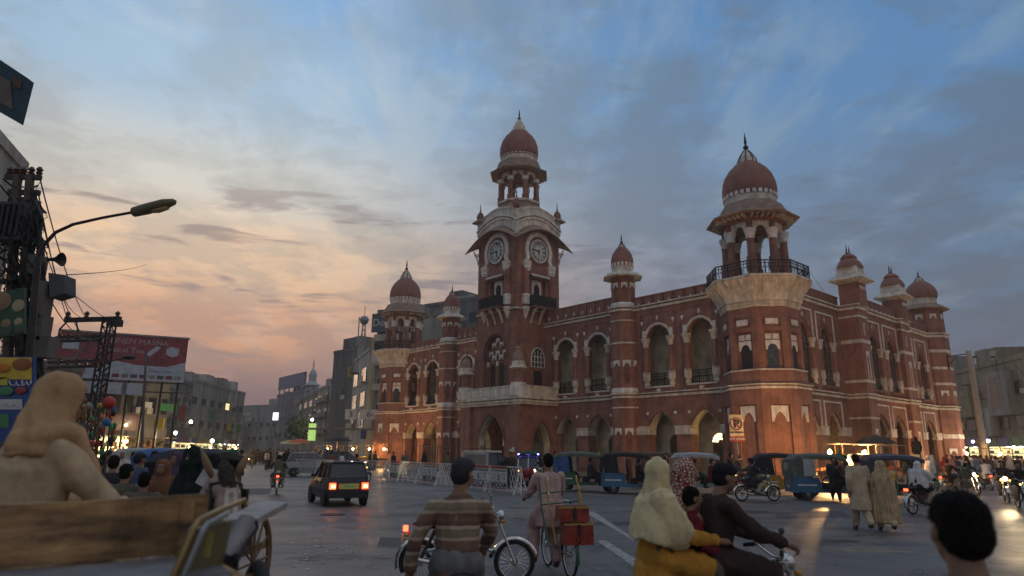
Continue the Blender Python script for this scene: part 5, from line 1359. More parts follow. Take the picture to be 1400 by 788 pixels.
# ---------------------------------------------------------------- porch
PX0, PX1, PY0, PY1 = -5.0, -1.0, 19.0, 26.9
PF = lambda u, d, z: Vector((PX0-d, (PY0+PY1)/2+u, z))
PR = lambda u, d, z: Vector(((PX0+PX1)/2+u, PY0-d, z))
PL = lambda u, d, z: Vector(((PX0+PX1)/2-u, PY1+d, z))
hwF, hwS = (PY1-PY0)/2, (PX1-PX0)/2
mb = MB(); wall_faces(mb, PF, -hwF, hwF, 0, 5.75, [dict(u=0, w=3.6, zb=0, zs=2.6, h=2.3, k='point')], 0.8)
for M in (PR, PL): wall_faces(mb, M, -hwS, hwS, 0, 5.75, [dict(u=0.35, w=2.1, zb=0, zs=2.3, h=1.9, k='point')], 0.6)
PO = mb.build('porch', PLA, HALL)
for M, u, w, zs, h in ((PF, 0, 3.6, 2.6, 2.3), (PR, 0.35, 2.1, 2.3, 1.9), (PL, 0.35, 2.1, 2.3, 1.9)):
    pts = [(u+x, zs+z) for x, z in archp(w, h, 'point', 18)]
    mb = MB(); strip(mb, M, pts, 0.28, 0, 0.05); mb.build('arch_moulding', PLB, PO)
    mb = MB(); out = [(u-w/2+0.02, 0.0)] + [(u+(x-u)*0.985, z-0.015) for x, z in pts] + [(u+w/2-0.02, 0.0)]; vs = []; fs = []
    for x, z in out: vs += [M(x, -0.05, z), M(x, -0.8, z)]
    for i in range(len(out)-1): fs.append((i*2, i*2+1, i*2+3, i*2+2))
    mb.add(vs, fs).build('arch_soffit', BUF, PO)
for s in (-1, 1):
    mb = MB(); mbox(mb, PF, s*(hwF-0.65)-0.68, s*(hwF-0.65)+0.68, -0.3, 0.28, 0, 5.74); mb.build('porch_pier', PLA, PO)
    mb = MB(); mbox(mb, PF, s*1.55-0.12, s*1.55+0.12, -0.5, -0.2, 2.2, 2.9); mb.build('pier_capital', TRW, PO)
mb = MB(); mb.box(PX0-0.42, PX1+0.02, PY0-0.42, PY1+0.42, 5.80, 5.98); mb.box(PX0-0.30, PX1+0.02, PY0-0.30, PY1+0.30, 5.60, 5.79); mb.box(PX0-0.52, PX1+0.02, PY0-0.52, PY1+0.52, 6.05, 6.30); mb.build('porch_cornice', TRM, PO)
mb = MB(); mb.box(PX0-0.30, PX0-0.05, PY0-0.30, PY1+0.30, 6.3, 7.1); mb.box(PX0-0.05, PX1, PY0-0.30, PY0-0.05, 6.3, 7.1); mb.box(PX0-0.05, PX1, PY1+0.05, PY1+0.30, 6.3, 7.1)
mb.box(PX0-0.36, PX1, PY0-0.36, PY0+0.02, 7.1, 7.2); mb.box(PX0-0.36, PX1, PY1-0.02, PY1+0.36, 7.1, 7.2); mb.box(PX0-0.36, PX0+0.02, PY0+0.02, PY1-0.02, 7.1, 7.203); mb.build('porch_parapet', TRM, PO)
for i in range(16):
    mb = MB(); mbox(mb, PF, -3.1+i*0.4, -2.85+i*0.4, 0.3, 0.34, 6.45, 7.0); mb.build('parapet_panel', TRW, PO)
for s in (-1, 1):
    c = PF(s*(hwF-0.35), 0.0, 0)
    K = MB().lathe([(0.75, 6.3), (0.75, 6.9), (0.68, 7.3), (0.72, 7.4)], 8, (c.x, c.y, 0), pi/8).build('porch_kiosk', TRW, HALL)
    MB().lathe([(0.48, 7.4), (0.48, 8.5)], 8, (c.x, c.y, 0), pi/8).build('kiosk_shaft', PLA, K)
    MB().lathe([(0.5, 8.5), (0.85, 8.6), (0.6, 8.85), (0.6, 9.1), (0.55, 9.2)], 8, (c.x, c.y, 0), pi/8).build('eave', TRM, K)
    MB().lathe([(0.50, 9.15), (0.56, 9.4), (0.45, 9.8), (0.2, 10.1), (0.2, 10.2), (0.26, 10.25), (0.08, 10.5)], 12, (c.x, c.y, 0)).build('dome', EAV, K, smooth=True)
    finial(K, (c.x, c.y), 10.4, 11.0, 0.07)
for i, (u, z) in enumerate(((3.35, 1.9), (3.05, 1.75))):
    mb = MB(); mbox(mb, PF, -u-0.13, -u+0.13, 0.28, 0.31, z-0.2, z+0.2); mb.build('notice', TRW, PO)
# railings in front of the porch wing
mb = MB()
for i in range(14): mb.box(-5.6, -5.55, 27.4+i*0.42, 27.45+i*0.42, 0.2, 2.3)
for z in (0.5, 2.1): mb.box(-5.61, -5.54, 27.3, 33.0, z, z+0.06)
mb.build('porch_railings', IRN, PO)
# ---------------------------------------------------------------- ground
def road_mat():
    m = bpy.data.materials.new('asphalt'); m.use_nodes = True; nt = m.node_tree; b = nt.nodes['Principled BSDF']
    tc = nt.nodes.new('ShaderNodeTexCoord')
    def noise_(sc, det, ro=0.6, dist=0.0, st=None):
        n = nt.nodes.new('ShaderNodeTexNoise'); n.inputs['Scale'].default_value = sc; n.inputs['Detail'].default_value = det; n.inputs['Roughness'].default_value = ro; n.inputs['Distortion'].default_value = dist
        src = tc.outputs['Object']
        if st:
            mp = nt.nodes.new('ShaderNodeMapping'); mp.inputs['Scale'].default_value = st; mp.inputs['Rotation'].default_value = (0, 0, radians(-22)); nt.links.new(src, mp.inputs[0]); src = mp.outputs[0]
        nt.links.new(src, n.inputs['Vector']); return n.outputs[0]
    def ramp(f, st):
        r = nt.nodes.new('ShaderNodeValToRGB'); e = r.color_ramp.elements
        while len(e) < len(st): e.new(0.5)
        for q, (p, c) in zip(e, st): q.position = p; q.color = (*c, 1)
        nt.links.new(f, r.inputs[0]); return r.outputs[0]
    def mix(f, a, c, mode='MIX'):
        n = nt.nodes.new('ShaderNodeMix'); n.data_type = 'RGBA'; n.blend_type = mode
        for s, v in ((0, f), (6, a), (7, c)):
            if isinstance(v, (int, float)): n.inputs[s].default_value = v
            elif isinstance(v, tuple): n.inputs[s].default_value = (*v, 1)
            else: nt.links.new(v, n.inputs[s])
        return n.outputs[2]
    base = ramp(noise_(0.18, 8, 0.62, 0.4), [(0.32, (0.105, 0.096, 0.092)), (0.5, (0.14, 0.128, 0.12)), (0.68, (0.18, 0.16, 0.142))])
    wear = ramp(noise_(0.9, 9, 0.7, 0.6, (0.3, 1.6, 1)), [(0.42, (0, 0, 0)), (0.62, (1, 1, 1))])
    c1 = mix(mixf(nt, wear, 0.45), base, (0.23, 0.20, 0.165))
    stain = ramp(noise_(0.42, 6, 0.6, 0.9), [(0.54, (0, 0, 0)), (0.66, (1, 1, 1))])
    c2 = mix(mixf(nt, stain, 0.75), c1, (0.035, 0.032, 0.030))
    grit = ramp(noise_(38, 4, 0.7), [(0.3, (0.72, 0.72, 0.72)), (0.7, (1.25, 1.25, 1.25))])
    vo = nt.nodes.new('ShaderNodeTexVoronoi'); vo.feature = 'DISTANCE_TO_EDGE'; vo.inputs['Scale'].default_value = 0.55; vo.inputs['Randomness'].default_value = 1.0
    wv = nt.nodes.new('ShaderNodeMix'); wv.data_type = 'RGBA'; wv.inputs[0].default_value = 0.25; nt.links.new(tc.outputs['Object'], wv.inputs[6])
    nn = nt.nodes.new('ShaderNodeTexNoise'); nn.inputs['Scale'].default_value = 2.0; nn.inputs['Detail'].default_value = 6; nt.links.new(tc.outputs['Object'], nn.inputs['Vector'])
    va = nt.nodes.new('ShaderNodeVectorMath'); va.operation = 'ADD'; nt.links.new(tc.outputs['Object'], va.inputs[0]); nt.links.new(nn.outputs['Color'], va.inputs[1]); nt.links.new(va.outputs[0], vo.inputs['Vector'])
    crack = ramp(vo.outputs['Distance'], [(0.0, (0.35, 0.35, 0.35)), (0.010, (0.55, 0.55, 0.55)), (0.018, (1, 1, 1))])
    c2 = mix(0.8, c2, crack, 'MULTIPLY')
    pt = nt.nodes.new('ShaderNodeTexVoronoi'); pt.inputs['Scale'].default_value = 0.16; nt.links.new(va.outputs[0], pt.inputs['Vector'])
    patch = ramp(pt.outputs['Color'], [(0.3, (0.72, 0.72, 0.74)), (0.55, (1, 1, 1)), (0.8, (1.18, 1.12, 1.04))])
    c2 = mix(0.7, c2, patch, 'MULTIPLY')
    c3 = mix(1.0, c2, grit, 'MULTIPLY')
    nt.links.new(c3, b.inputs['Base Color'])
    rr = ramp(noise_(0.5, 7, 0.6), [(0.3, (0.36, 0.36, 0.36)), (0.7, (0.62, 0.62, 0.62))]); nt.links.new(rr, b.inputs['Roughness'])
    bp = nt.nodes.new('ShaderNodeBump'); bp.inputs['Strength'].default_value = 0.5; bp.inputs['Distance'].default_value = 0.02
    ad = nt.nodes.new('ShaderNodeMath'); ad.operation = 'ADD'; nt.links.new(noise_(22, 6, 0.75), ad.inputs[0]); nt.links.new(noise_(1.2, 4), ad.inputs[1])
    nt.links.new(ad.outputs[0], bp.inputs['Height']); nt.links.new(bp.outputs[0], b.inputs['Normal'])
    return m
def mixf(nt, f, k):
    n = nt.nodes.new('ShaderNodeMath'); n.operation = 'MULTIPLY'; nt.links.new(f, n.inputs[0]); n.inputs[1].default_value = k; return n.outputs[0]
ROAD = road_mat()
mb = MB(); mb.add([(-320, -80, 0), (360, -80, 0), (360, 420, 0), (-320, 420, 0)], [(0, 1, 2, 3)])
tag(mb.build('road', ROAD), kind='structure')
# pavement round the hall with a painted kerb
HM = Matrix.Translation((17.12, 45, 0)) @ Matrix.Rotation(AZ, 4, 'Z')
PAV = mat('pavement_concrete', (0.16, 0.14, 0.12), 0.85, var=0.25, scale=1.5, bump=0.3)
mb = MB(); mb.box(-7.2, -3.2, -4.6, 52, 0, 0.14, HM); mb.box(-3.2, 40, -5.0, 52, 0, 0.13, HM); tag(mb.build('pavement', PAV), kind='structure')
kb = [mat('kerb_black', (0.03, 0.03, 0.03), 0.8), mat('kerb_yellow', (0.45, 0.33, 0.06), 0.8)]
K = thing('kerb', (0, 0, 0)); tag(K, kind='structure')
mbs = None; n = 0
for i in range(54):
    mb = MB(); mb.box(-7.42, -7.2, -4.6+i*1.05, -4.6+i*1.05+1.03, 0, 0.16, HM); mb.build('kerb_stone', kb[i % 2], K)
for i in range(40):
    mb = MB(); mb.box(-7.2+i*1.15, -7.2+i*1.15+1.13, -5.22, -5.0, 0, 0.16, HM); mb.build('kerb_stone', kb[i % 2], K)
# worn white lane marks
WL = mat('worn_road_paint', (0.40, 0.38, 0.34), 0.7, col2=(0.12, 0.11, 0.10), scale=7, detail=10)
def mark(pts, z=0.004, nm='lane_mark', m=WL):
    P = [gr(x, y) for x, y in pts]; mb = MB(); mb.add([(p.x, p.y, z) for p in P], [tuple(range(len(P)))]); return tag(mb.build(nm, m), kind='structure')
mark([(800, 701), (812, 700), (862, 733), (868, 741)]); mark([(816, 740), (828, 739), (868, 764), (866, 775)])
mark([(905, 690), (1005, 676), (1180, 682), (1180, 687), (1010, 682), (905, 694)])
# painted island edge at the left
mark([(372, 692), (386, 686), (392, 690), (380, 700)], 0.005)
# iron drain cover and the litter round it
c = gr(455, 704); DG = mat('rusty_iron', (0.05, 0.035, 0.03), 0.7, var=0.4, scale=8)
tag(MB().lathe([(0.34, 0), (0.34, 0.012), (0.30, 0.014)], 20, (c.x, c.y, 0.004)).build('manhole_cover', DG), 'round rusty iron manhole cover in the dark asphalt behind the hatchback', 'manhole cover')
PAP = mat('waste_paper', (0.5, 0.5, 0.48), 0.8, var=0.2)
lit = MB(); R_ = random.Random(5)
spots = [(gr(430+R_.gauss(0, 22), 748+R_.gauss(0, 14)), 0.035) for _ in range(46)] + [(gr(500+R_.random()*80, 676+R_.random()*10), 0.045) for _ in range(14)] + [(gr(R_.uniform(380, 1300), R_.uniform(690, 786)), 0.018) for _ in range(110)] + [(gr(348, 677), 0.09), (gr(352, 678), 0.08)]
for p, s in spots:
    a = R_.random()*6.28; s *= R_.uniform(0.5, 1.6)
    u, v = Vector((cos(a), sin(a), 0))*s, Vector((-sin(a), cos(a), 0))*s*0.6; h = Vector((0, 0, 0.006+R_.random()*s*0.5))
    q = [p-u-v+Vector((0, 0, .006)), p+u-v+h, p+u+v+Vector((0, 0, .006)), p-u+v+h*0.7]
    lit.add(q, [(0, 1, 2), (0, 2, 3)])
tag(lit.build('litter', PAP), kind='stuff')
OIL = mat('oily_asphalt', (0.05, 0.047, 0.044), 0.42, var=0.3, scale=3, detail=9); DST = mat('dusty_asphalt', (0.20, 0.165, 0.125), 0.85, var=0.3, scale=3, detail=9); PCH = mat('tar_patch', (0.07, 0.066, 0.064), 0.7, var=0.2, scale=6)
def blot(x, y, rx, ry, m, nm, z, seed):
    c = gr(x, y); q = random.Random(seed); ph = [q.uniform(0, 6.28) for _ in range(5)]; pts = []
    for i in range(40):
        a = 2*pi*i/40; k = 1 + 0.22*sin(2*a+ph[0]) + 0.15*sin(3*a+ph[1]) + 0.12*sin(5*a+ph[2]) + 0.08*sin(9*a+ph[3]) + q.uniform(-0.05, 0.05)
        pts.append((c.x+rx*k*cos(a), c.y+ry*k*sin(a), z))
    tag(MB().add(pts, [tuple(range(40))]).build(nm, m), kind='structure')
for i, (x, y, rx, ry) in enumerate(((440, 712, 1.5, 0.5), (500, 722, 0.9, 0.35), (400, 742, 0.8, 0.4), (548, 704, 1.1, 0.3), (840, 716, 1.0, 0.35), (1120, 740, 0.9, 0.35), (1010, 700, 1.3, 0.4))): blot(x, y, rx, ry, OIL, 'oil_stain', 0.0022+0.0002*i, 100+i)
for i, (x, y, rx, ry) in enumerate(((470, 762, 0.9, 0.35), (590, 745, 0.9, 0.3), (1180, 752, 1.0, 0.4), (720, 706, 1.6, 0.4), (1290, 720, 1.4, 0.4))): blot(x, y, rx, ry, DST, 'dust_patch', 0.0012+0.0001*i, 200+i)
for i, pts in enumerate(([(520, 735), (640, 738), (655, 752), (515, 748)], [(1060, 700), (1150, 699), (1165, 708), (1062, 710)], [(330, 668), (372, 668), (368, 676), (318, 677)])): mark(pts, 0.0030+0.0001*i, 'road_repair', PCH)
R_ = random.Random(41); tm = MB()
for k in range(7):
    x0 = R_.uniform(600, 1200); p = gr(x0, R_.uniform(700, 760)); a = R_.uniform(0.2, 1.2); pts = [p+Vector((t*cos(a)+0.3*sin(t*0.6+k), t*sin(a), 0)) for t in [i*0.5 for i in range(14)]]
    for u, v in zip(pts, pts[1:]):
        n_ = Vector((-(v-u).y, (v-u).x, 0)).normalized()*0.012; tm.add([(u-n_).to_tuple()[:2]+(0.0036,), (u+n_).to_tuple()[:2]+(0.0036,), (v+n_).to_tuple()[:2]+(0.0036,), (v-n_).to_tuple()[:2]+(0.0036,)], [(0, 1, 2, 3)])
tag(tm.build('road_cracks', OIL), kind='stuff')
# ---------------------------------------------------------------- streets behind
CON = mat('grey_concrete', (0.33, 0.30, 0.26), 0.9, var=0.3, scale=0.5, bump=0.2, streak=True, detail=8, grime=0.25)
CON2 = mat('beige_render', (0.42, 0.35, 0.22), 0.9, var=0.28, scale=0.5, streak=True, detail=8, grime=0.25)
CON3 = mat('dark_render', (0.16, 0.145, 0.13), 0.9, var=0.3, scale=0.4, streak=True, detail=8)
CON4 = mat('pale_render', (0.44, 0.41, 0.35), 0.9, var=0.25, scale=0.5, streak=True, detail=8, grime=0.25)
CON5 = mat('olive_render', (0.30, 0.26, 0.18), 0.9, var=0.3, scale=0.4, streak=True, detail=8)
WIN = mat('dark_window', (0.018, 0.02, 0.022), 0.25, var=0.3, spec=0.6)
SHOPL = mat('lit_shop', (0.8, 0.75, 0.5), emit=(1.0, 0.86, 0.42), estr=0.8, var=0.3, scale=2)
SHOPG = mat('lit_shop_green', (0.5, 0.8, 0.3), emit=(0.62, 1.0, 0.25), estr=0.4)
SHOPW = mat('lit_tube', (0.9, 0.95, 0.9), emit=(0.92, 1.0, 0.80), estr=14)
BULB = mat('lit_bulb', (1, 0.8, 0.5), emit=(1.0, 0.62, 0.22), estr=40)
SIGNW = mat('sign_white', (0.5, 0.5, 0.47), 0.5, var=0.1)
def frame(p0, p1):      # a facade between two ground points: returns the mapping and its length
    a, b = Vector((p0[0], p0[1], 0)), Vector((p1[0], p1[1], 0)); t = (b-a); L = t.length; t.normalize()
    n = Vector((t.y, -t.x, 0))
    if n.dot(-(a+b)/2) < 0: n = -n
    return (lambda u, d, z: a + t*u + n*d + Vector((0, 0, z))), L, n
def block(label, p0, p1, depth, h, m, rows=(), cols=4, wm=None, wh=1.3, ww=None, ground=True, cat='building', para=0.5, nm='building', balc=False, z0=0, sideM=None, group=None, lit=0.0):
    M, L, n = frame(p0, p1)
    mb = MB(); mbox(mb, M, 0, L, -depth, 0, z0, h); B = mb.build(nm, m); tag(B, label, cat, group)
    mb = MB(); mbox(mb, M, -0.05, L+0.05, -0.3, 0.12, h-0.05, h+para); mb.build('parapet', m, B)
    ww = ww or L/cols*0.5
    R_ = random.Random(hash(round(p0[0]*7+p1[0]*3)))
    for z in rows:
        if balc:
            mb = MB(); mbox(mb, M, 0.1, L-0.1, 0, 0.9, z-0.35, z-0.2); mbox(mb, M, 0.1, L-0.1, 0.82, 0.9, z-0.2, z+0.55); mb.build('balcony', CON4 if m is not CON4 else CON, B)
        else:
            mb = MB(); mbox(mb, M, 0, L, 0, 0.08, z-0.45, z-0.3); mb.build('string_course', m, B)
        for i in range(cols):
            u = L*(i+0.5)/cols
            mb = MB(); mbox(mb, M, u-ww/2-0.1, u+ww/2+0.1, -0.02, 0.10, z-0.08, z+wh+0.1); W = mb.build('window', wm or CON4, B)
            mb = MB(); mbox(mb, M, u-ww/2, u-0.04, 0.10, 0.115, z, z+wh); mbox(mb, M, u+0.04, u+ww/2, 0.10, 0.115, z, z+wh); mb.build('pane', SHOPL if R_.random() < lit else WIN, W)
            if R_.random() < 0.25:
                mb = MB(); mbox(mb, M, u+ww/2+0.15, u+ww/2+0.85, 0.02, 0.4, z-0.1, z+0.45); mb.build('air_conditioner', CON4, B)
    cc = [SIGNW, CON3, paint('sign_red', (0.3, 0.03, 0.03)), paint('sign_yellow', (0.5, 0.35, 0.04)), paint('sign_green', (0.05, 0.22, 0.08)), paint('sign_blue', (0.04, 0.08, 0.25))]
    for k in range(int(L/3.2)+1):        # what has been hung on the front over the years
        u = L*R_.uniform(0.05, 0.92); q = R_.random(); z = R_.uniform(3.2, h-1.6)
        mb = MB()
        if q < 0.3: mbox(mb, M, u, u+R_.uniform(1.0, 2.6), 0.12, 0.22, z, z+R_.uniform(0.5, 1.1)); mb.build('hung_sign', R_.choice(cc), B)
        elif q < 0.5: mbox(mb, M, u, u+0.1, 0.1, 1.0, z, z+R_.uniform(1.0, 2.2)); mb.build('blade_sign', R_.choice(cc), B)
        elif q < 0.75:
            w_ = R_.uniform(1.6, 3.2); mbox(mb, M, u, u+w_, 0, 0.95, z, z+0.12); mbox(mb, M, u, u+w_, 0.88, 0.95, z+0.12, z+0.95); mb.build('balcony', R_.choice([CON, CON2, CON4, CON3]), B)
        elif q < 0.88: mbox(mb, M, u, u+0.09, 0.1, 0.19, 0.3, h-0.2); mb.build('drain_pipe', CON3, B)
        else: mbox(mb, M, u, u+R_.uniform(1.2, 2.4), 0.1, 0.9, z, z+0.06); mb.build('tin_shade', CON3, B)
    for k in range(int(L/7)+1):
        u = L*R_.uniform(0.0, 0.8); w_ = R_.uniform(1.8, 4.5); hh = R_.uniform(0.7, 2.6)
        mb = MB(); mbox(mb, M, u, min(u+w_, L), -R_.uniform(3, 6), -R_.uniform(0.0, 0.2)-0.31, h, h+hh); mb.build('roof_room', R_.choice([m, CON, CON4]), B)
    # rooftop clutter
    for k in range(2):
        u = L*R_.uniform(0.15, 0.85)
        if R_.random() < 0.6:
            mb = MB(); mbox(mb, M, u-0.6, u+0.6, -depth*0.6-1, -depth*0.6, h, h+R_.uniform(0.8, 1.6)); mb.build('water_tank', CON, B)
        else:
            p = M(u, -1, h); MB().tube([p, p+Vector((0, 0, 2.2))], 0.03, 4).build('aerial', IRN, B)
    return B, M, L
def shopfront(B, M, L, n, m=None, h=2.7, signm=None, lit=0.75, seed=1):
    R_ = random.Random(seed); w = L/n
    for i in range(n):
        u = w*(i+0.5)
        mb = MB(); mbox(mb, M, u-w*0.42, u+w*0.42, -0.02, 0.06, 0.1, h); S = mb.build('shopfront', (m or SHOPL) if R_.random() < lit else WIN, B)
        mb = MB()
        for k in range(3): mbox(mb, M, u-w*0.4, u+w*0.4, 0.06, 0.30, 0.5+k*0.7, 0.56+k*0.7)
        for k in range(9):
            x = u+R_.uniform(-0.38, 0.38)*w; z = 0.56+0.7*R_.randrange(3); mbox(mb, M, x-0.1, x+0.1, 0.08, 0.28, z, z+R_.uniform(0.2, 0.5))
        mb.build('shelf_goods', CON3 if i % 2 else paint('goods', (0.3, 0.12, 0.05)), S)
        sm = signm or R_.choice([SIGNW, paint('sign_red', (0.3, 0.03, 0.03)), paint('sign_yellow', (0.5, 0.35, 0.04)), paint('sign_green', (0.05, 0.22, 0.08)), paint('sign_blue', (0.04, 0.08, 0.25))])
        mb = MB(); mbox(mb, M, u-w*0.47, u+w*0.47, 0.02, 0.25, h+0.1, h+0.95); mb.build('shop_sign', sm, B)
        mb = MB(); mbox(mb, M, u-w*0.45, u+w*0.45, 0.1, 1.5, h-0.02, h+0.05); mb.build('awning', R_.choice([CON3, CON5]), B)
        if R_.random() < lit: mb = MB(); mbox(mb, M, u-0.35, u+0.35, 0.9, 0.95, h-0.10, h-0.05); mb.build('tube_lamp', SHOPW, B)
# right side of the far street, from the hall's left end outwards
p = lambda x, Y: (at(x, 618, Y).x, Y)
B, M, L = block('tall modern shopping block with stacked white balconies behind the left domed turret', p(506, 92), p(566, 90), 22, 20.5, CON, (6.5, 10, 13.4, 16.8), 3, balc=True, lit=0.05, nm='shopping_block')
mb = MB(); mbox(mb, M, -0.2, L*0.7, 0.95, 1.2, 17.6, 20.2); s_ = mb.build('roof_sign', paint('slate_board', (0.05, 0.07, 0.09)), B)
def sign_text(parent, M, u, z, d, txt, size, m, wx=1.0, bold=0.0, nm='lettering', dep=0.01):
    N = (M(0, 1, 0)-M(0, 0, 0)); Z = Vector((0, 0, 1)); X = Z.cross(N); T = Matrix.Translation(M(u, d, z)) @ Matrix((X, Z, N)).transposed().to_4x4()
    return text_mesh(parent, txt, T, size, m, nm, dep, wx, 'CENTER', bold)
sign_text(s_, M, L*0.32, 18.9, 1.21, 'Downt', 1.5, SIGNW)
mb = MB(); mbox(mb, M, 0, L*0.95, 0.95, 1.05, 13.4, 15.2); s_ = mb.build('balcony_sign', SIGNW, B); sign_text(s_, M, L*0.4, 14.3, 1.06, 'AL-', 1.2, BLK)
B, M, L = block('dark slab of a high rise standing behind the left roof of the hall', p(562, 112), p(652, 104), 20, 25.5, CON3, (18, 22), 5, WIN, nm='high_rise')
B, M, L = block('beige plastered apartment building with dark window openings', p(476, 112), p(498, 97), 12, 16, CON4, (4.8, 8.2, 11.8), 2, WIN, wh=1.9, nm='apartment_building', lit=0.0)
B2_, M2_, L2_ = block('ochre rendered stairwell block between the apartments and the shopping block', p(498, 97), p(514, 95), 12, 17.2, CON2, (), 1, nm='stairwell_block')
B, M, L = block('dark grey windowless block with a radio mast on its roof', p(447, 126), p(480, 120), 16, 19.5, CON3, (), 1, nm='grey_block')
pm = M(L*0.2, -4, 19.5); MB().tube([pm, pm+Vector((0, 0, 7.5))], 0.10, 5).build('mast_pole', IRN, B)
mst = MB(); q = M(L*0.42, -4, 19.5)
for sx, sy in ((-.5, -.5), (.5, -.5), (.5, .5), (-.5, .5)): mst.beam(q+Vector((sx, sy, 0)), q+Vector((sx*.4, sy*.4, 6.0)), 0.12)
for k in range(6):
    s1, s2 = 0.5-0.3*k/6, 0.5-0.3*(k+1)/6; z1, z2 = k, k+1
    for sx, sy, tx, ty in ((-1, -1, 1, -1), (1, -1, 1, 1), (1, 1, -1, 1), (-1, 1, -1, -1)): mst.beam(q+Vector((sx*s1, sy*s1, z1)), q+Vector((tx*s2, ty*s2, z2)), 0.07)
mst.ball((q.x, q.y, q.z+6.6), 0.9, 10, 6); mst.tube([q+Vector((0, 0, 7)), q+Vector((0, 0, 9.5))], 0.06, 4); mst.build('mast', STL, B)
B, M, L = block('narrow shop building with a lit white signboard and balconies', p(428, 138), p(447, 126), 14, 13.5, CON4, (5, 8.2, 11), 2, balc=True, nm='shop_building')
B, M, L = block('olive grey terrace building behind the minaret', p(404, 165), p(432, 140), 18, 13.5, CON5, (4.5, 8, 11), 4, nm='terrace_building', lit=0.1)
B, M, L = block('wide old hall with a blue roof hoarding at the end of the street', p(372, 190), p(412, 172), 20, 16.2, CON, (5, 9, 13), 6, nm='old_hall')
mb = MB(); mbox(mb, M, L*0.05, L*0.95, -0.2, 0.3, 17.9, 21.4); h_ = mb.build('roof_hoarding', paint('hoarding_blue', (0.05, 0.08, 0.13)), B)
mb = MB(); 
for k in range(6): mbox(mb, M, L*(0.08+0.17*k)-0.15, L*(0.08+0.17*k)+0.15, -0.1, 0.1, 16.0, 18.0)
mb.build('hoarding_legs', IRN, B)
B, M, L = block('low hazy building closing the far end of the street', p(326, 260), p(376, 250), 20, 17.5, CON, (5, 10), 6, nm='far_building')
B, M, L = block('small hazy house beside the far end of the street', p(300, 245), p(330, 250), 20, 13.0, CON3, (5, 9), 4, nm='far_house')
# minaret
c = at(421, 600, 158); c.z = 0
Mi = MB().lathe([(1.6, 0), (1.6, 9), (1.15, 9.3), (1.1, 15)], 8, (c.x, c.y, 0)).build('minaret', mat('minaret_white', (0.42, 0.44, 0.42), 0.8)); tag(Mi, 'slender white minaret with a lantern gallery above the far street', 'minaret')
zt = at(421, 490, 158).z
MB().lathe([(1.15, 15), (1.7, 15.2), (1.7, 15.5), (1.0, 15.7), (1.0, zt-9.5), (1.7, zt-9.2), (1.7, zt-8.8)], 8, (c.x, c.y, 0)).build('gallery', mat('minaret_white', (0.42, 0.44, 0.42), 0.8), Mi)
mb = MB()
for k in range(8): a = k*pi/4; mb.tube([(c.x+1.25*cos(a), c.y+1.25*sin(a), zt-8.8), (c.x+1.25*cos(a), c.y+1.25*sin(a), zt-6.6)], 0.14, 5)
mb.build('gallery_columns', mat('minaret_white', (0.42, 0.44, 0.42), 0.8), Mi)
MB().lathe([(1.8, zt-6.6), (1.9, zt-6.4), (0.9, zt-5.6), (0.9, zt-4.6), (1.05, zt-4.2), (0.7, zt-3.2), (0.12, zt-2.4), (0.2, zt-2.0), (0.03, zt)], 10, (c.x, c.y, 0)).build('minaret_dome', mat('minaret_white', (0.42, 0.44, 0.42), 0.8), Mi, smooth=True)
c2 = at(404, 600, 200); c2.z = 0; z2 = at(404, 528, 200).z
M2i = MB().lathe([(1.1, 0), (0.9, z2*0.7), (1.4, z2*0.72), (1.4, z2*0.75), (0.7, z2*0.77), (0.7, z2*0.86), (1.0, z2*0.88), (0.5, z2*0.93), (0.03, z2)], 8, (c2.x, c2.y, 0)).build('minaret', CON4); tag(M2i, 'second thinner minaret far off beside the blue roof hoarding', 'minaret')
# left side of the far street
B, M, L = block('long grey building with a flat roof left of the far street', p(250, 118), p(327, 150), 20, 13.5, CON, (5.5, 9.5), 7, nm='long_building', lit=0.05)
shopfront(B, M, L, 11, lit=0.6, seed=3)
B, M, L = block('dark building with a stepped roof and water tank beside the billboard', p(208, 92), p(254, 112), 20, 11.8, CON3, (5.2, 8.4), 5, nm='dark_building')
shopfront(B, M, L, 4, lit=0.6, seed=9)
B, M, L = block('dark shop building under the red billboard with one bright shopfront', p(100, 56), p(222, 66), 15, 8.2, CON3, (5.0,), 7, WIN, nm='shop_row')
mb = MB(); mbox(mb, M, 0.4, L*0.62, 0.02, 0.3, 3.3, 4.7); mb.build('shop_sign', paint('faded_red', (0.14, 0.03, 0.03)), B)
shopfront(B, M, L, 6, signm=CON3, lit=0.0, seed=4)
a_ = 2.6; mb = MB(); mbox(mb, M, 2.2, 5.6, 0.07, 0.12, 1.0, 2.9); S = mb.build('bright_shopfront', mat('lit_shop_warm', (0.8, 0.7, 0.4), emit=(1.0, 0.8, 0.32), estr=2.6, var=0.3, scale=2), B)
mb = MB()
for k in range(4): mbox(mb, M, 2.2, 5.6, 0.12, 0.30, 1.25+k*0.42, 1.29+k*0.42)
for k in range(26): x = 2.3+RND.random()*3.2; z = 1.29+0.42*RND.randrange(4); mbox(mb, M, x-0.06, x+0.06, 0.13, 0.28, z, z+0.1+RND.random()*0.18)
mb.build('shelf_goods', paint('goods', (0.3, 0.12, 0.05)), S)
B, M, L = block('dark low market building behind the tan shawled rider', p(-160, 40), p(96, 52), 12, 7.5, CON3, (4.5,), 9, WIN, nm='market_building')
shopfront(B, M, L, 9, lit=0.3, seed=12)
# tall building at the left edge of the picture
B, M, L = block('tall grey concrete building at the left edge behind the wires', (at(-160, 600, 24).x, 24.0), (at(-38, 600, 31).x, 31.0), 10, 15.2, CON4, (4, 7.5, 11), 2, WIN, nm='tall_building')
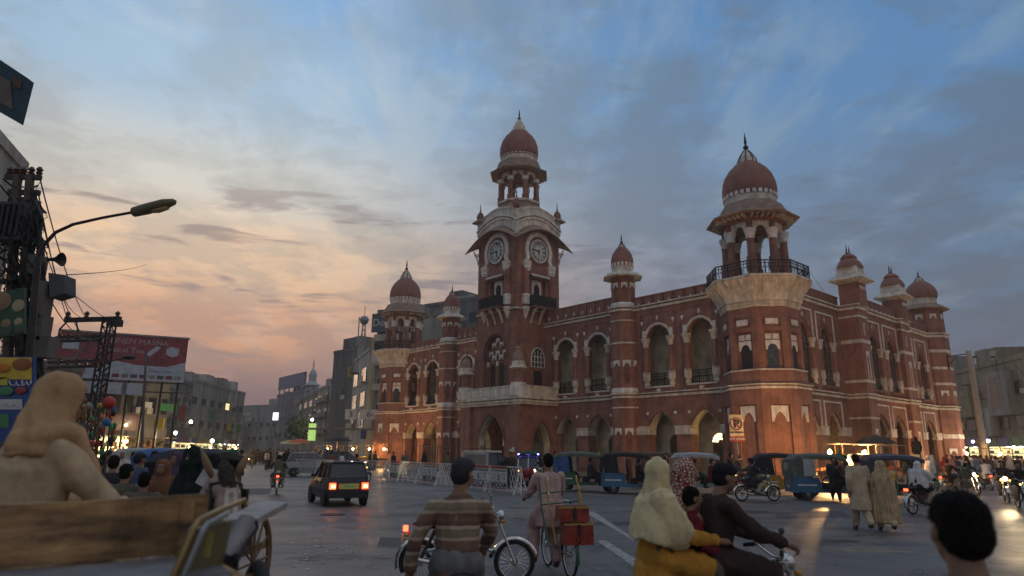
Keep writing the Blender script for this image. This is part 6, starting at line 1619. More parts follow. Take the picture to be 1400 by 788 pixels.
# hoarding
bx0, bx1 = at(58, 600, 54), at(241, 600, 58)
M, L, n_ = frame((bx0.x, 54), (bx1.x, 58))
zb, zt = at(250, 523, 57.9).z, at(250, 464, 57.9).z
mb = MB(); mbox(mb, M, 0, L, -0.25, 0, zb, zt)
BD = mb.build('billboard', paint('billboard_red', (0.24, 0.05, 0.055), rough=0.6, coat=0, var=0.25)); tag(BD, 'long red and white advertising billboard on a steel frame above the dark shops', 'billboard')
def bplate(pts, d0, d1, m, nm): 
    mb = MB(); mplate(mb, M, pts, d0, d1); return mb.build(nm, m, BD)
BW = mat('billboard_white', (0.42, 0.45, 0.50), 0.6, var=0.12); H = zt-zb
w_ = [(L*0.34, zb), (L, zb), (L, zb+H*0.42), (L*0.93, zb+H*0.36), (L*0.85, zb+H*0.33), (L*0.70, zb+H*0.34), (L*0.55, zb+H*0.36), (L*0.46, zb+H*0.42), (L*0.40, zb+H*0.40), (L*0.34, zb+H*0.25)]
for a, b, c, e in ((0, .34, .30, .22), (.34, .44, .26, .42), (.44, .6, .42, .34), (.6, .85, .34, .33), (.85, 1, .33, .46)):
    bplate([(L*a, zb), (L*b, zb), (L*b, zb+H*e), (L*a, zb+H*c)], 0.0, 0.012, BW, 'white_field')
bplate([(L*0.03, zb+H*0.62), (L*0.15, zb+H*0.62), (L*0.15, zb+H*0.88), (L*0.03, zb+H*0.88)], 0, 0.012, BW, 'picture_panel')
bplate([(L*0.665, zb+H*0.60), (L*0.70, zb+H*0.55), (L*0.785, zb+H*0.76), (L*0.75, zb+H*0.80)], 0, 0.03, BW, 'sachet_picture')
bplate([(L*0.83, zb+H*0.62), (L*0.88, zb+H*0.56), (L*0.93, zb+H*0.60), (L*0.935, zb+H*0.76), (L*0.87, zb+H*0.80), (L*0.83, zb+H*0.75)], 0, 0.03, BW, 'box_picture')
LET = mat('billboard_letters', (0.45, 0.33, 0.30), 0.6)
sign_text(BD, M, L*0.47, zb+H*0.86, 0.01, 'MASTER LINEN MASNA', 0.62, LET, 1.1)
sign_text(BD, M, L*0.47, zb+H*0.66, 0.01, 'Classical Tex', 0.62, LET, 1.1)
sign_text(BD, M, L*0.80, zb+H*0.22, 0.02, 'ChenOne', 0.4, paint('teal', (0.05, 0.2, 0.25)), 1.1)
for k in range(9):
    u = L*(0.36+0.07*k); bplate([(u, zb+H*0.05), (u+L*0.055, zb+H*0.05), (u+L*0.055, zb+H*0.13), (u, zb+H*0.13)], 0.012, 0.02, [paint('slate_board', (0.05, 0.07, 0.09)), paint('faded_red', (0.14, 0.03, 0.03)), CON][k % 3], 'logo_strip')
mb = MB(); mbox(mb, M, -0.1, L+0.1, -0.3, 0.08, zt, zt+0.14); mb.build('billboard_edge', STL, BD)
mb = MB()
for k in range(8):
    u = 0.4+(L-0.8)*k/7; a, b = M(u, -0.4, 0), M(u, -0.4, zt); mb.beam(a, b, 0.14)
    mb.beam(M(u, -0.4, zb-0.3), M(u, -2.2, zb-2), 0.08)
for z in (zb-0.9, zb-0.1): mb.beam(M(0, -0.4, z), M(L, -0.4, z), 0.10)
mb.build('steel_frame', IRN, BD)
for u in (L*0.22, L*0.40, L*0.52):
    bplate([(u, zb-1.2), (u+1.5, zb-1.2), (u+1.5, zb-0.25), (u, zb-0.25)], 0, 0.03, mat('billboard_white', (0.42, 0.45, 0.50)), 'small_board')
# right hand side: ruinous terrace behind the crowd
B, M, L = block('old dark terrace with uneven facades and shop lights beyond the hall', p(1290, 92), (at(1420, 618, 70).x, 70), 14, 11.8, CON5, (4.6, 8.2), 6, CON3, lit=0.0, nm='old_terrace', balc=False)
shopfront(B, M, L, 9, m=SHOPL, lit=0.9, seed=31)
for u, w, z0, z1, m in ((L*0.42, 4.0, 6.2, 9.4, CON2), (L*0.62, 3.4, 3.8, 7.0, CON4), (L*0.2, 3, 7, 10.5, CON), (L*0.8, 4.5, 6, 10.8, CON), (L*0.05, 2.2, 9, 11, CON4)):
    mb = MB(); mbox(mb, M, u-w/2, u+w/2, 0, 0.9, z0, z1); bb = mb.build('bay', m, B)
    mb = MB(); mbox(mb, M, u-w*0.3, u+w*0.1, 0.9, 0.93, z0+0.8, z1-0.6); mb.build('window', WIN, bb)
pp = at(1345, 612, 58); zt_ = at(1327, 480, 58).z
PO_ = MB().lathe([(0.30, 0), (0.22, zt_)], 12, (pp.x, pp.y, 0)).build('concrete_pole', CON4); tag(PO_, 'thick bare concrete pole rising among the crowd at the right', 'pole')
for i, x in enumerate((1338, 1362, 1392)):
    a = at(x, 497, 74); b_ = at(x, 497, 74)+Vector((0, 0, 0))
    q = MB(); q.tube([a+Vector((0, 0, -1)), a+Vector((0, 0, 0.4)), a+Vector((-0.8, -1, 0.7)), a+Vector((-1.6, -1.8, 0.5))], 0.04, 5); q.ball((a.x-1.7, a.y-1.9, a.z+0.45), (0.25, 0.15, 0.1), 8, 5)
    tag(q.build('roof_floodlight', IRN), ['roof floodlight nearest the hall above the old terrace', 'middle roof floodlight on the old terrace', 'rightmost roof floodlight on the old terrace'][i], 'floodlight', 'floodlights on the terrace roof')
mb = MB(); a, b = at(1295, 488, 60), at(1322, 484, 60); mb.beam(a, b, 0.08); mb.beam(a+Vector((0, 0, -0.8)), (a+b)/2, 0.05); mb.beam(a+Vector((0, 0.0, -1.2)), a+Vector((0, 0, 0.2)), 0.1)
tag(mb.build('bracket_arm', IRN), 'dark iron lamp bracket sticking out beside the far end turret', 'bracket')
# ---------------------------------------------------------------- along the hall: barriers, rickshaws, parked things
def gx(px, Y): return (px-700)*Y/935.0
def gp(px, Y, z=0.0): return Vector((gx(px, Y), Y, z))
WPT = mat('chipped_white_paint', (0.68, 0.65, 0.60), 0.6, var=0.3, scale=8)
RDP = paint('sign_red', (0.3, 0.03, 0.03))
def barrier(a, b, label, sign=None, lattice=True):
    a, b = Vector(a), Vector(b); L = (b-a).length; rz = atan2(b.y-a.y, b.x-a.x)
    B = thing('street_barrier', a, rz, label, 'barrier', 'white lattice barriers across the side of the junction')
    H = 1.12
    f = MB()
    for p, q in (((0, 0, H), (L, 0, H)), ((0, 0, 0.12), (L, 0, 0.12)), ((0, 0, 0), (0, 0, H)), ((L, 0, 0), (L, 0, H))): f.beam(p, q, 0.045)
    f.build('barrier_frame', WPT, B)
    n = int(L/0.22); g = MB()
    u0, u1 = (0, L) if not sign else sign_free
    if lattice:
        for i in range(n):
            u = L*i/n
            if sign and sign[0]-0.1 < u < sign[1]: continue
            u2 = u+L/n
            g.beam((u, 0.01, 0.14), (u2, 0.01, 0.63), 0.018); g.beam((u2, 0.01, 0.14), (u, 0.01, 0.63), 0.018)
            g.beam((u, 0.01, 0.63), (u2, 0.01, H-0.02), 0.018); g.beam((u2, 0.01, 0.63), (u, 0.01, H-0.02), 0.018)
        g.build('lattice', WPT, B)
    for s in (0.05, L-0.05):
        l = MB(); l.beam((s, 0.02, H-0.1), (s, 0.34, 0.0), 0.04); l.beam((s, -0.02, H-0.1), (s, -0.34, 0.0), 0.04); l.beam((s, -0.2, 0.45), (s, 0.2, 0.45), 0.03); l.build('leg', WPT, B)
    if sign:
        s0, s1 = sign; w = s1-s0; y = -0.035
        S = MB().box(s0, s1, y-0.012, y+0.012, 0.16, 1.14).build('sign_board', SIGNW, B)
        MB().box(s0, s1, y-0.018, y-0.0125, 1.02, 1.14).build('red_strip', RDP, S); MB().box(s0, s1, y-0.018, y-0.0125, 0.16, 0.20).build('red_strip', RDP, S)
        X, Z, N = Vector((1, 0, 0)), Vector((0, 0, 1)), Vector((0, -1, 0))
        T = lambda u, z: Matrix.Translation((u, y-0.014, z)) @ Matrix((X, Z, N)).transposed().to_4x4()
        text_mesh(S, 'MEDICAM', T((s0+s1)/2, 0.32), 0.27*w/1.3, BLK, 'lettering', 0.003, 1.05, 'CENTER', 0.008)
        text_mesh(S, 'CITY TRAFFIC POLICE MULTAN', T((s0+s1)/2, 0.93), 0.085*w/1.3, BLK, 'small_lettering', 0.003, 1.0, 'CENTER', 0.003)
        e = MB(); um = (s0+s1)/2
        e.poly([(um-0.07, y-0.014, 0.52), (um+0.07, y-0.014, 0.52), (um+0.08, y-0.014, 0.72), (um, y-0.014, 0.84), (um-0.08, y-0.014, 0.72)], 0.004, (0, -1, 0)); e.build('emblem', mat('emblem_grey', (0.12, 0.13, 0.12), 0.6), S)
        for q, zz in ((-0.32*w, 0.74), (0.3*w, 0.76), (-0.3*w, 0.60), (0.32*w, 0.6)): MB().box(um+q-0.13, um+q+0.13, y-0.017, y-0.012, zz, zz+0.035).build('print_line', mat('emblem_grey', (0.12, 0.13, 0.12), 0.6), S)
    return B
sign_free = (0, 0)
P0, P1 = gr(713, 677), gr(528, 656)
F = [P1 + (P0-P1)*k/6 for k in range(7)]
words = ['the lattice barrier panel nearest the camera at the right end', 'barrier panel with a MEDICAM board just left of the end panel', 'plain lattice barrier panel behind the striped cyclist', 'barrier panel with a MEDICAM board in the middle of the row', 'plain lattice barrier panel left of the middle board', 'barrier panel with a small white board right of the hatchback']
for k in range(6):
    i = 5-k; a, b = F[i], F[i+1]; L = (b-a).length
    barrier(a+(b-a)*0.015, b-(b-a)*0.015, 'white painted steel ' + words[k], {0: (0.05, L*0.55), 1: (0.5, L-0.15), 3: (0.35, L-0.55), 5: (0.7, L-0.3)}.get(k))
P2 = gr(392, 652)
for k in range(3):
    a, b = P2+(P1-P2)*k/3, P2+(P1-P2)*(k+1)/3
    barrier(a+(b-a)*0.02, b-(b-a)*0.02, ['white lattice barrier panel farthest left behind the motorcycle rider', 'white lattice barrier with a red topped board left of the hatchback', 'white lattice barrier panel hidden mostly by the hatchback'][k], (1.2, 2.6) if k == 1 else None)
NV = paint('dark_navy', (0.02, 0.025, 0.05)); BKH = mat('black_canvas', (0.018, 0.018, 0.020), 0.8, var=0.3); TANH = mat('tan_canvas', (0.30, 0.20, 0.11), 0.85, var=0.25)
BLUH = mat('blue_tarpaulin', (0.03, 0.09, 0.24), 0.6, var=0.25); GRN = paint('bottle_green', (0.03, 0.11, 0.05)); YEL = paint('taxi_yellow', (0.45, 0.26, 0.03)); CYN = paint('sky_blue', (0.035, 0.13, 0.22))
REDP = paint('deep_red', (0.28, 0.02, 0.03)); GRYG = mat('grey_green_canvas', (0.10, 0.115, 0.09), 0.8, var=0.2)
G_ = 'auto rickshaws queued in front of the hall'
def rk(px, py, rz, *a, **k):
    p = gr(px, py+4); return rickshaw(a[0], (p.x, p.y, 0), radians(rz), *a[1:], **k)
r1 = rk(800, 668, -102, 'green auto rickshaw with a blue tarpaulin over its back, leftmost of the queue', GRN, BLUH, group=G_, roof=GRYG, lit=False)
rk(866, 671, -100, 'black hooded auto rickshaw with sky blue side panels behind the woman in the cream shawl', CYN, BKH, group=G_)
rk(962, 671, -100, 'tan canvas auto rickshaw with a pale roof behind the man in the black cap', paint('pale_blue', (0.25, 0.36, 0.42)), TANH, group=G_, roof=mat('pale_canvas', (0.34, 0.35, 0.33), 0.7))
rk(1078, 674, -98, 'dark hooded auto rickshaw with yellow bodywork before the lit corner turret', YEL, BKH, group=G_, door=None)
rk(1130, 680, -97, 'grey green auto rickshaw with a pale side panel, nearest the walking couple', CYN, GRYG, group=G_, door=mat('pale_canvas', (0.34, 0.35, 0.33), 0.7))
rk(1235, 684, -100, 'dark blue hooded auto rickshaw with a green front behind the veiled woman', GRN, NV, group=G_, lit=False)
rk(908, 664, -96, 'brown hooded auto rickshaw half hidden between the black and tan ones', paint('maroon', (0.10, 0.02, 0.025)), mat('brown_canvas', (0.09, 0.06, 0.04), 0.8), group=G_)
rk(1190, 665, -99, 'black auto rickshaw half hidden behind the walking man', YEL, BKH, group=G_)
rr = rk(724, 660, 172, 'red auto rickshaw with blue lights over its windscreen facing the camera', REDP, BKH, group=G_, lit=True)
for s in (-0.5, 0.5): MB().ball((s, 0.60, 1.62), (0.07, 0.04, 0.035)).build('blue_lamp', BLUL, rr)
MB().tube([(-0.5, 0.60, 1.62), (0.5, 0.60, 1.62)], 0.012, 5).build('light_strip', mat('lit_blue_strip', (0.1, 0.1, 0.6), emit=(0.15, 0.15, 1), estr=2.5), rr)
# rickshaw at the left, seen from behind
rickshaw('black auto rickshaw seen from behind beyond the horse cart passengers', (gx(284, 14.5), 14.5, 0), radians(4), paint('black', (0.015, 0.015, 0.017)), BKH, lit=True)
rickshaw('pale topped auto rickshaw with a red band parked under the bright shop at the left', (gx(205, 30), 30, 0), radians(-60), paint('faded_red', (0.14, 0.03, 0.03)), mat('pale_canvas', (0.34, 0.35, 0.33), 0.7))
rickshaw('blue backed auto rickshaw waiting left of the black one', (gx(232, 22), 22, 0), radians(10), CYN, BLUH)
# jeep with roof rack and the pale box cart by the porch
j = hatchback('dark parked jeep with a white roof and roof rack behind the barriers', (gx(676, 39), 39, 0), radians(-66), paint('charcoal', (0.04, 0.045, 0.045)), lit=False, cat='jeep', name='parked_jeep', s=1.2)
MB().box(-0.60, 0.60, -1.3, 0.2, 1.42, 1.50).build('roof_panel', SIGNW, j)
q = MB()
for y in (-1.3, -0.8, -0.3, 0.2): q.beam((-0.55, y, 1.60), (0.55, y, 1.60), 0.03)
for s in (-1, 1):
    q.beam((s*0.55, -1.3, 1.60), (s*0.55, 0.2, 1.60), 0.03)
    for y in (-1.3, 0.2): q.beam((s*0.55, y, 1.48), (s*0.55, y, 1.60), 0.03)
q.build('roof_rack', IRN, j)
bc = thing('box_cart', (gx(651, 37.5), 37.5, 0), radians(8), 'grey boxed goods cart standing beside the parked jeep', 'cart')
MB().box(-0.7, 0.7, -0.5, 0.5, 0.6, 1.75).build('box', mat('pale_canvas', (0.34, 0.35, 0.33), 0.7), bc); MB().box(-0.55, 0.55, -0.52, -0.50, 0.75, 1.6).build('door_panel', CON3, bc)
for s in (-1, 1): spoke_wheel(bc, (s*0.75, 0, 0.35), 0.35, 0.03, 12)
# cars beyond the barriers
hatchback('pale silver hatchback parked behind the leftmost barrier', (gx(432, 47), 47, 0), radians(-75), paint('silver', (0.32, 0.34, 0.33), metal=0.3), lit=False, s=1.12)
hatchback('dark grey saloon parked between the silver car and the stalls', (gx(474, 50), 50, 0), radians(-70), paint('charcoal', (0.04, 0.045, 0.045)), lit=False, s=1.18)
hatchback('dark car waiting in the far street traffic', (gx(448, 62), 62, 0), radians(-10), paint('charcoal', (0.04, 0.045, 0.045)), lit=False, s=1.1)
# the hatchback driving away
p = gr(447, 692)
hatchback('dark grey hatchback driving away with its tail lights lit', (p.x, p.y+1.2, 0), radians(27), paint('gunmetal', (0.035, 0.037, 0.042), metal=0.1, rough=0.45, coat=0.2), lit=True, name='car')
# no parking sign
p = gr(1012, 664, 0.14)
NP = thing('parking_sign', (p.x, p.y, 0.14), radians(10), 'cream no parking sign with a crossed letter P before the corner turret', 'sign')
MB().tube([(0, 0, 0), (0, 0, 2.6)], 0.035, 6).build('post', STL, NP)
zc = at(1012, 582, p.y).z-0.14
S = MB().box(-0.40, 0.40, -0.05, -0.03, zc-0.56, zc+0.56).build('sign_board', mat('sign_cream', (0.52, 0.42, 0.26), 0.5), NP)
MB().tube([(0, 0, 2.4), (0, 0, zc+0.5)], 0.035, 6).build('post', STL, NP)
mb = MB(); ring(mb, (0, -0.06, zc+0.08), 0.31, 0.03, 'y', 24, 5); mb.build('ring', RDP, S)
X, Z, N = Vector((1, 0, 0)), Vector((0, 0, 1)), Vector((0, -1, 0)); TT = lambda u, z, y=-0.056: Matrix.Translation((u, y, z)) @ Matrix((X, Z, N)).transposed().to_4x4()
text_mesh(S, 'P', TT(0, zc+0.08), 0.55, BLK, 'letter', 0.004, 1.1, 'CENTER', 0.03)
mb = MB(); mb.beam((-0.2, -0.066, zc+0.28), (0.2, -0.066, zc-0.12), 0.03, 0.05); mb.build('slash', RDP, S)
text_mesh(S, 'NO PARKING', TT(0, zc-0.36), 0.12, BLK, 'lettering', 0.003, 1.0, 'CENTER', 0.004)
R2 = MB().box(-0.40, 0.40, -0.055, -0.03, zc-0.84, zc-0.56).build('red_board', RDP, NP)
text_mesh(R2, 'DOT CHENO', TT(0, zc-0.70, -0.058), 0.15, SIGNW, 'lettering', 0.003, 1.0, 'CENTER', 0.004)
# ---------------------------------------------------------------- lit carts
def lamp_light(loc, w, col=(1.0, 0.55, 0.2), r=0.08):
    d = bpy.data.lights.new('lamp_light', 'POINT'); d.energy = w; d.color = col; d.shadow_soft_size = r
    o = bpy.data.objects.new('lamp_light', d); COL.objects.link(o); o.location = loc; return o
WOOD = mat('old_wood', (0.17, 0.095, 0.045), 0.75, var=0.35, scale=4, streak=False, bump=0.3, detail=8)
FRU = [mat('oranges', (0.5, 0.20, 0.03), 0.5), mat('guavas', (0.35, 0.40, 0.10), 0.5), mat('apples', (0.35, 0.05, 0.03), 0.4)]
def cart(px, Y, rz, label, fruit=0, lamp=True, canopy=False, lw=90, group='lit vendor carts beside the hall'):
    C_ = thing('vendor_cart', (gx(px, Y), Y, 0), radians(rz), label, 'cart', group)
    MB().box(-0.9, 0.9, -0.55, 0.55, 0.78, 0.84).build('deck', WOOD, C_)
    for s in (-1, 1): MB().box(-0.9, 0.9, s*0.55-0.02, s*0.55+0.02, 0.78, 0.96).build('side_rail', WOOD, C_)
    for x in (-0.6, 0.6):
        for s in (-1, 1): spoke_wheel(C_, (s*0.0+x, s*0.60, 0.32), 0.32, 0.025, 10) if False else None
    for s in (-1, 1):
        for x in (-0.55, 0.55):
            m2 = MB(); ring(m2, (x, s*0.62, 0.32), 0.29, 0.025, 'y', 20, 5)
            for k in range(8): m2.tube([(x, s*0.62, 0.32), (x+0.28*cos(k*pi/4), s*0.62, 0.32+0.28*sin(k*pi/4))], 0.006, 3)
            m2.build('wheel', TYR, C_)
    R_ = random.Random(int(px)); g = MB()
    for k in range(70):
        x, y = R_.uniform(-0.8, 0.8), R_.uniform(-0.45, 0.45); g.ball((x, y, 0.88+0.16*max(0, 1-abs(x)-abs(y))+R_.random()*0.06), 0.045, 7, 5)
    tag(g.build('fruit_pile', FRU[fruit], C_), kind='stuff')
    MB().tube([(0.8, 0.4, 0.8), (0.8, 0.4, 1.95), (0.55, 0.2, 2.0)], 0.018, 5).build('lamp_pole', STL, C_)
    if lamp:
        MB().ball((0.5, 0.16, 1.86), 0.10, 10, 8).build('lamp', BULB, C_)
        Mx = Matrix.Rotation(radians(rz), 4, 'Z') @ Vector((0.5, 0.16, 1.86)); l = lamp_light(Vector((gx(px, Y), Y, 0))+Mx, lw, r=0.10); l.location.z += 0.26
    if canopy:
        for sx, sy in ((-1, -1), (1, -1), (1, 1), (-1, 1)): MB().beam((sx*0.85, sy*0.5, 0.8), (sx*0.85, sy*0.5, 2.25), 0.035).build('post', WOOD, C_)
        MB().box(-1.15, 1.15, -0.8, 0.8, 2.25, 2.30).build('canopy', CON3, C_)
    return C_
cart(1128, 34.5, 15, 'fruit cart with a burning lamp left of the tall column by the corner turret', 0, lw=950)
cart(1172, 36, -5, 'fruit cart with a burning lamp and a dark canopy before the side arches', 0, canopy=True, lw=500)
cart(1215, 41, 5, 'small snack cart under a dark canopy behind the blue rickshaw', 2, lamp=False, canopy=True)
# stalls by the left domed turret
cart(520, 70, 10, 'brightly lit fruit stall at the foot of the left domed turret', 1, lw=420, canopy=False, group='lit stalls by the far turret')
cart(500, 76, 0, 'green lit stall under a canopy left of the far turret', 1, lw=260, canopy=True, group='lit stalls by the far turret')
cart(478, 82, -8, 'white lit stall under a canopy beside the apartment building', 0, lw=260, canopy=True, group='lit stalls by the far turret')
cart(444, 88, -8, 'orange canopied stall far down the right side of the street', 0, lw=220, canopy=True, group='lit stalls by the far turret')
cart(252, 62, 8, 'lit fruit cart in front of the long grey building left of the street', 1, lw=260, canopy=True, group='lit stalls along the left side')
cart(318, 86, 12, 'lit snack cart farthest along the left side of the street', 0, lw=260, canopy=False, group='lit stalls along the left side')
cart(282, 72, 8, 'lit orange cart in the middle of the left side stalls', 0, lw=260, canopy=False, group='lit stalls along the left side')
cart(1318, 52, 8, 'lit orange cart left of the concrete pole in the right crowd', 0, lw=300, group='lit stalls in the right hand crowd')
cart(1362, 55, -8, 'lit guava cart right of the concrete pole in the right crowd', 1, lw=300, canopy=True, group='lit stalls in the right hand crowd')
# lamps over shops on both sides: strings of bulbs and tubes
def lampobj(px, py, Y, m, r, label, w=0, col=(1, 0.75, 0.4)):
    p = at(px, py, Y); o = MB().ball((p.x, p.y, p.z), r, 8, 6).build('hanging_lamp', m); tag(o, label, 'lamp', 'lamps over the stalls'); MB().tube([(p.x, p.y, p.z+r), (p.x+0.2, p.y+0.6, p.z+r+0.9)], 0.03, 4).build('lamp_cord', IRN, o)
    if w: lamp_light(p+Vector((0, -0.3, -0.3)), w, col, 0.15)
lampobj(427, 574, 110, SHOPW, 0.22, 'small white lamp over the shops beside the green sign', 60)
lampobj(240, 592, 60, SHOPW, 0.14, 'white lamp above the stalls left of the black rickshaw', 200)
lampobj(290, 603, 70, SHOPW, 0.19, 'white lamp over the stalls right of the black rickshaw', 200)
lampobj(261, 577, 64, SHOPW, 0.15, 'pair of bright lamps high above the left shops', 200)
lampobj(1330, 604, 62, mat('lit_violet', (0.5, 0.4, 1), emit=(0.55, 0.45, 1), estr=25), 0.11, 'violet tinted lamp left of the two over the right hand crowd', 30, (1, 0.8, 0.5))
lampobj(1351, 603, 62, mat('lit_violet', (0.5, 0.4, 1), emit=(0.55, 0.45, 1), estr=25), 0.15, 'bright violet white lamp over the right hand crowd', 90, (1, 0.8, 0.5))
lampobj(1386, 612, 60, SHOPW, 0.14, 'white lamp over the stalls at the right edge', 420)
p = at(427, 590, 105)
SG = MB().box(p.x-0.55, p.x+0.55, p.y-0.2, p.y, p.z-1.4, p.z+1.2).build('lit_sign', SHOPG); tag(SG, 'tall green lit shop sign above the far street stalls', 'sign')
p = at(377, 570, 120)
SG = MB().box(p.x-0.45, p.x+0.45, p.y-0.2, p.y, p.z-0.6, p.z+0.7).build('lit_sign', mat('lit_white_sign', (0.9, 0.9, 0.95), emit=(0.9, 0.92, 1), estr=1.6)); tag(SG, 'small white lit sign on a post in the far street', 'sign'); MB().tube([(p.x, p.y, 0), (p.x, p.y, p.z-1)], 0.12, 6).build('post', STL, SG)
# shop signs under the ochre building
p = at(497, 567, 88)
for i, (dx, w, t, lb) in enumerate(((-1.6, 1.5, '3', 'white shop signboard leftmost under the beige apartments'), (1.2, 3.4, '6-1', 'white shop signboard with large black script under the ochre building'))):
    o = MB().box(p.x+dx-w/2, p.x+dx+w/2, p.y-0.2, p.y, p.z-0.65, p.z+0.65).build('shop_signboard', SIGNW); tag(o, lb, 'sign')
    text_mesh(o, t, Matrix.Translation((p.x+dx, p.y-0.21, p.z)) @ Matrix((X, Z, N)).transposed().to_4x4(), 1.0, BLK, 'lettering', 0.01, 1.2)
o = MB().box(p.x-7, p.x+4.5, p.y-2.2, p.y, p.z-2.0, p.z-1.8).build('shop_canopy', CON3); tag(o, 'long dark canopy projecting over the shops beside the left turret', 'canopy')
# the trestle of umbrellas, tree and awning clutter in the far street
def umbrella(px, Y, z, r, m, label):
    c = gp(px, Y); U = MB().tube([(c.x, c.y, 0), (c.x, c.y, z)], 0.03, 5).build('market_umbrella', STL); tag(U, label, 'umbrella', 'market umbrellas')
    mb = MB(); mb.lathe([(r, z-0.35), (r*0.6, z-0.08), (0.02, z+0.1)], 8, (c.x, c.y, 0), cap=False); mb.lathe([(r, z-0.37), (r*0.6, z-0.11), (0.02, z+0.06)], 8, (c.x, c.y, 0), cap=False); mb.build('canopy', m, U)
umbrella(410, 80, 2.9, 1.5, mat('orange_canvas', (0.5, 0.12, 0.03), 0.8), 'orange market umbrella in the far street')
umbrella(398, 86, 2.8, 1.5, mat('cream_canvas', (0.5, 0.42, 0.25), 0.8), 'cream market umbrella left of the orange one')
umbrella(462, 70, 3.0, 1.6, BKH, 'black market umbrella over the white lit stall')
umbrella(1200, 37, 2.7, 1.1, BKH, 'dark market umbrella beside the side arches')
# small street tree
c = gp(408, 112)
T = MB().tube([(c.x, c.y, 0), (c.x+0.2, c.y, 2), (c.x-0.1, c.y, 4)], [0.25, 0.18, 0.08], 7).build('trunk', WOOD)
TR = thing('street_tree', (0, 0, 0), 0, 'small dark leafy tree beside the green lit sign down the street', 'tree'); T.parent = TR
cr = MB(); R_ = random.Random(3)
for k in range(1500):
    a, b = R_.random()*2*pi, R_.uniform(-0.9, 1); rr_ = 2.6*(R_.random()**0.45)*(0.75+0.25*sin(3*a+b*4))
    q = Vector((c.x+rr_*cos(a)*sqrt(1-b*b*0.8), c.y+rr_*sin(a)*sqrt(1-b*b*0.8), 5.0+rr_*b*0.9)); u = Vector((R_.gauss(0, 1), R_.gauss(0, 1), R_.gauss(0, 1))).normalized()*0.22; v = u.orthogonal().normalized()*0.12
    cr.add([q-u, q+v, q+u, q-v], [(0, 1, 2, 3)])
tag(cr.build('crown', mat('leaves', (0.05, 0.085, 0.025), 0.7, var=0.4), TR), kind='stuff')
# ---------------------------------------------------------------- street lamp and wire poles at the left
Y0 = 11.0
SL = thing('street_lamp', (gx(46, Y0), Y0, 0), 0, 'curved street lamp arm with an unlit head reaching over the left of the junction', 'street lamp')
o = Vector(SL.location)
MB().tube([(0, 0, 0), at(52, 352, Y0)-o], [0.08, 0.055], 8).build('pole', IRN, SL)
arm = [at(x, y, Y0)-o for x, y in ((52, 352), (60, 335), (76, 318), (100, 307), (140, 298), (184, 290))]
MB().tube(arm, [0.035, 0.033, 0.03, 0.028, 0.026, 0.025], 8).build('arm', IRN, SL, smooth=True)
a, b = at(180, 291, Y0)-o, at(241, 276, Y0)-o; d = (b-a); Lh = d.length; q = d.to_track_quat('Y', 'Z').to_matrix().to_4x4()
h = MB(); loft_y(h, [(0, 0.0, 0.05, 0.05), (0.03, 0.0, 0.08, 0.085), (Lh*0.35, 0.0, 0.11, 0.095), (Lh*0.75, 0.01, 0.12, 0.08), (Lh*0.95, 0.01, 0.07, 0.05), (Lh, 0.01, 0.02, 0.02)], 0, 16, 2.3)
h.v = [tuple(Matrix.Translation(a) @ q @ Vector(p)) for p in h.v]; hd = h.build('lamp_head', mat('lamp_housing', (0.16, 0.13, 0.06), 0.5), SL, smooth=True)
g = MB(); loft_y(g, [(Lh*0.4, -0.07, 0.05, 0.02), (Lh*0.55, -0.085, 0.08, 0.03), (Lh*0.8, -0.075, 0.06, 0.02)], 0, 10); g.v = [tuple(Matrix.Translation(a) @ q @ Vector(p)) for p in g.v]; g.build('lamp_glass', mat('amber_glass', (0.4, 0.3, 0.12), 0.15), hd, smooth='full')
# tangled transformer pole
Y1 = 12.5
TP = thing('transformer_pole', (gx(34, Y1), Y1, 0), 0, 'dark tangled transformer pole with cross bars and hanging cables at the left edge', 'power pole')
o = Vector(TP.location); W_ = lambda x, y, Y=Y1: at(x, y, Y)-o
for x in (24, 41):
    MB().tube([(W_(x, 600).x, 0, 0), W_(x, 240)], [0.11, 0.08], 8).build('upright', mat('weathered_post', (0.10, 0.085, 0.06), 0.8), TP)
for y0, x0, x1 in ((241, 8, 56), (262, 12, 54), (318, 4, 52), (384, -10, 48)):
    MB().beam(W_(x0, y0+1), W_(x1, y0+2), 0.08, 0.10).build('cross_bar', IRN, TP)
MB().beam(W_(42, 262), W_(57, 300), 0.06).build('brace', IRN, TP)
for k, x in enumerate((13, 22, 31, 42, 53)):
    p = W_(x, 240); MB().lathe([(0.03, 0), (0.07, 0.05), (0.04, 0.08), (0.07, 0.12), (0.03, 0.18)], 8, p).build('insulator', mat('insulator_brown', (0.08, 0.035, 0.02), 0.3), TP)
p = W_(26, 300); MB().box(p.x-0.26, p.x+0.26, -0.25, 0.25, p.z-0.5, p.z+0.28).build('transformer', mat('transformer_grey', (0.055, 0.055, 0.05), 0.6), TP)
for dx in (-0.22, -0.11, 0, 0.11, 0.22): MB().box(p.x+dx-0.02, p.x+dx+0.02, -0.31, -0.25, p.z-0.42, p.z+0.22).build('cooling_fin', IRN, TP)
mb = MB(); R_ = random.Random(21)
for k in range(70):
    x0, y0 = R_.uniform(6, 52), R_.uniform(245, 420); n = 7; pts = []; x, y = x0, y0
    for i in range(n): pts.append(W_(x, y)+Vector((0, R_.uniform(-0.35, 0.25), 0))); x += R_.uniform(-9, 10); y += R_.uniform(4, 22); x = min(max(x, 2), 58)
    mb.tube(pts, R_.choice([0.008, 0.012, 0.02]), 4)
for k in range(14):
    x = R_.uniform(34, 60); pts = [W_(x+R_.uniform(-4, 4)+6*sin(i*0.9+k), 300+i*38)+Vector((0, R_.uniform(-0.2, 0.2), 0)) for i in range(9)]; mb.tube(pts, R_.choice([0.012, 0.02, 0.035]), 5)
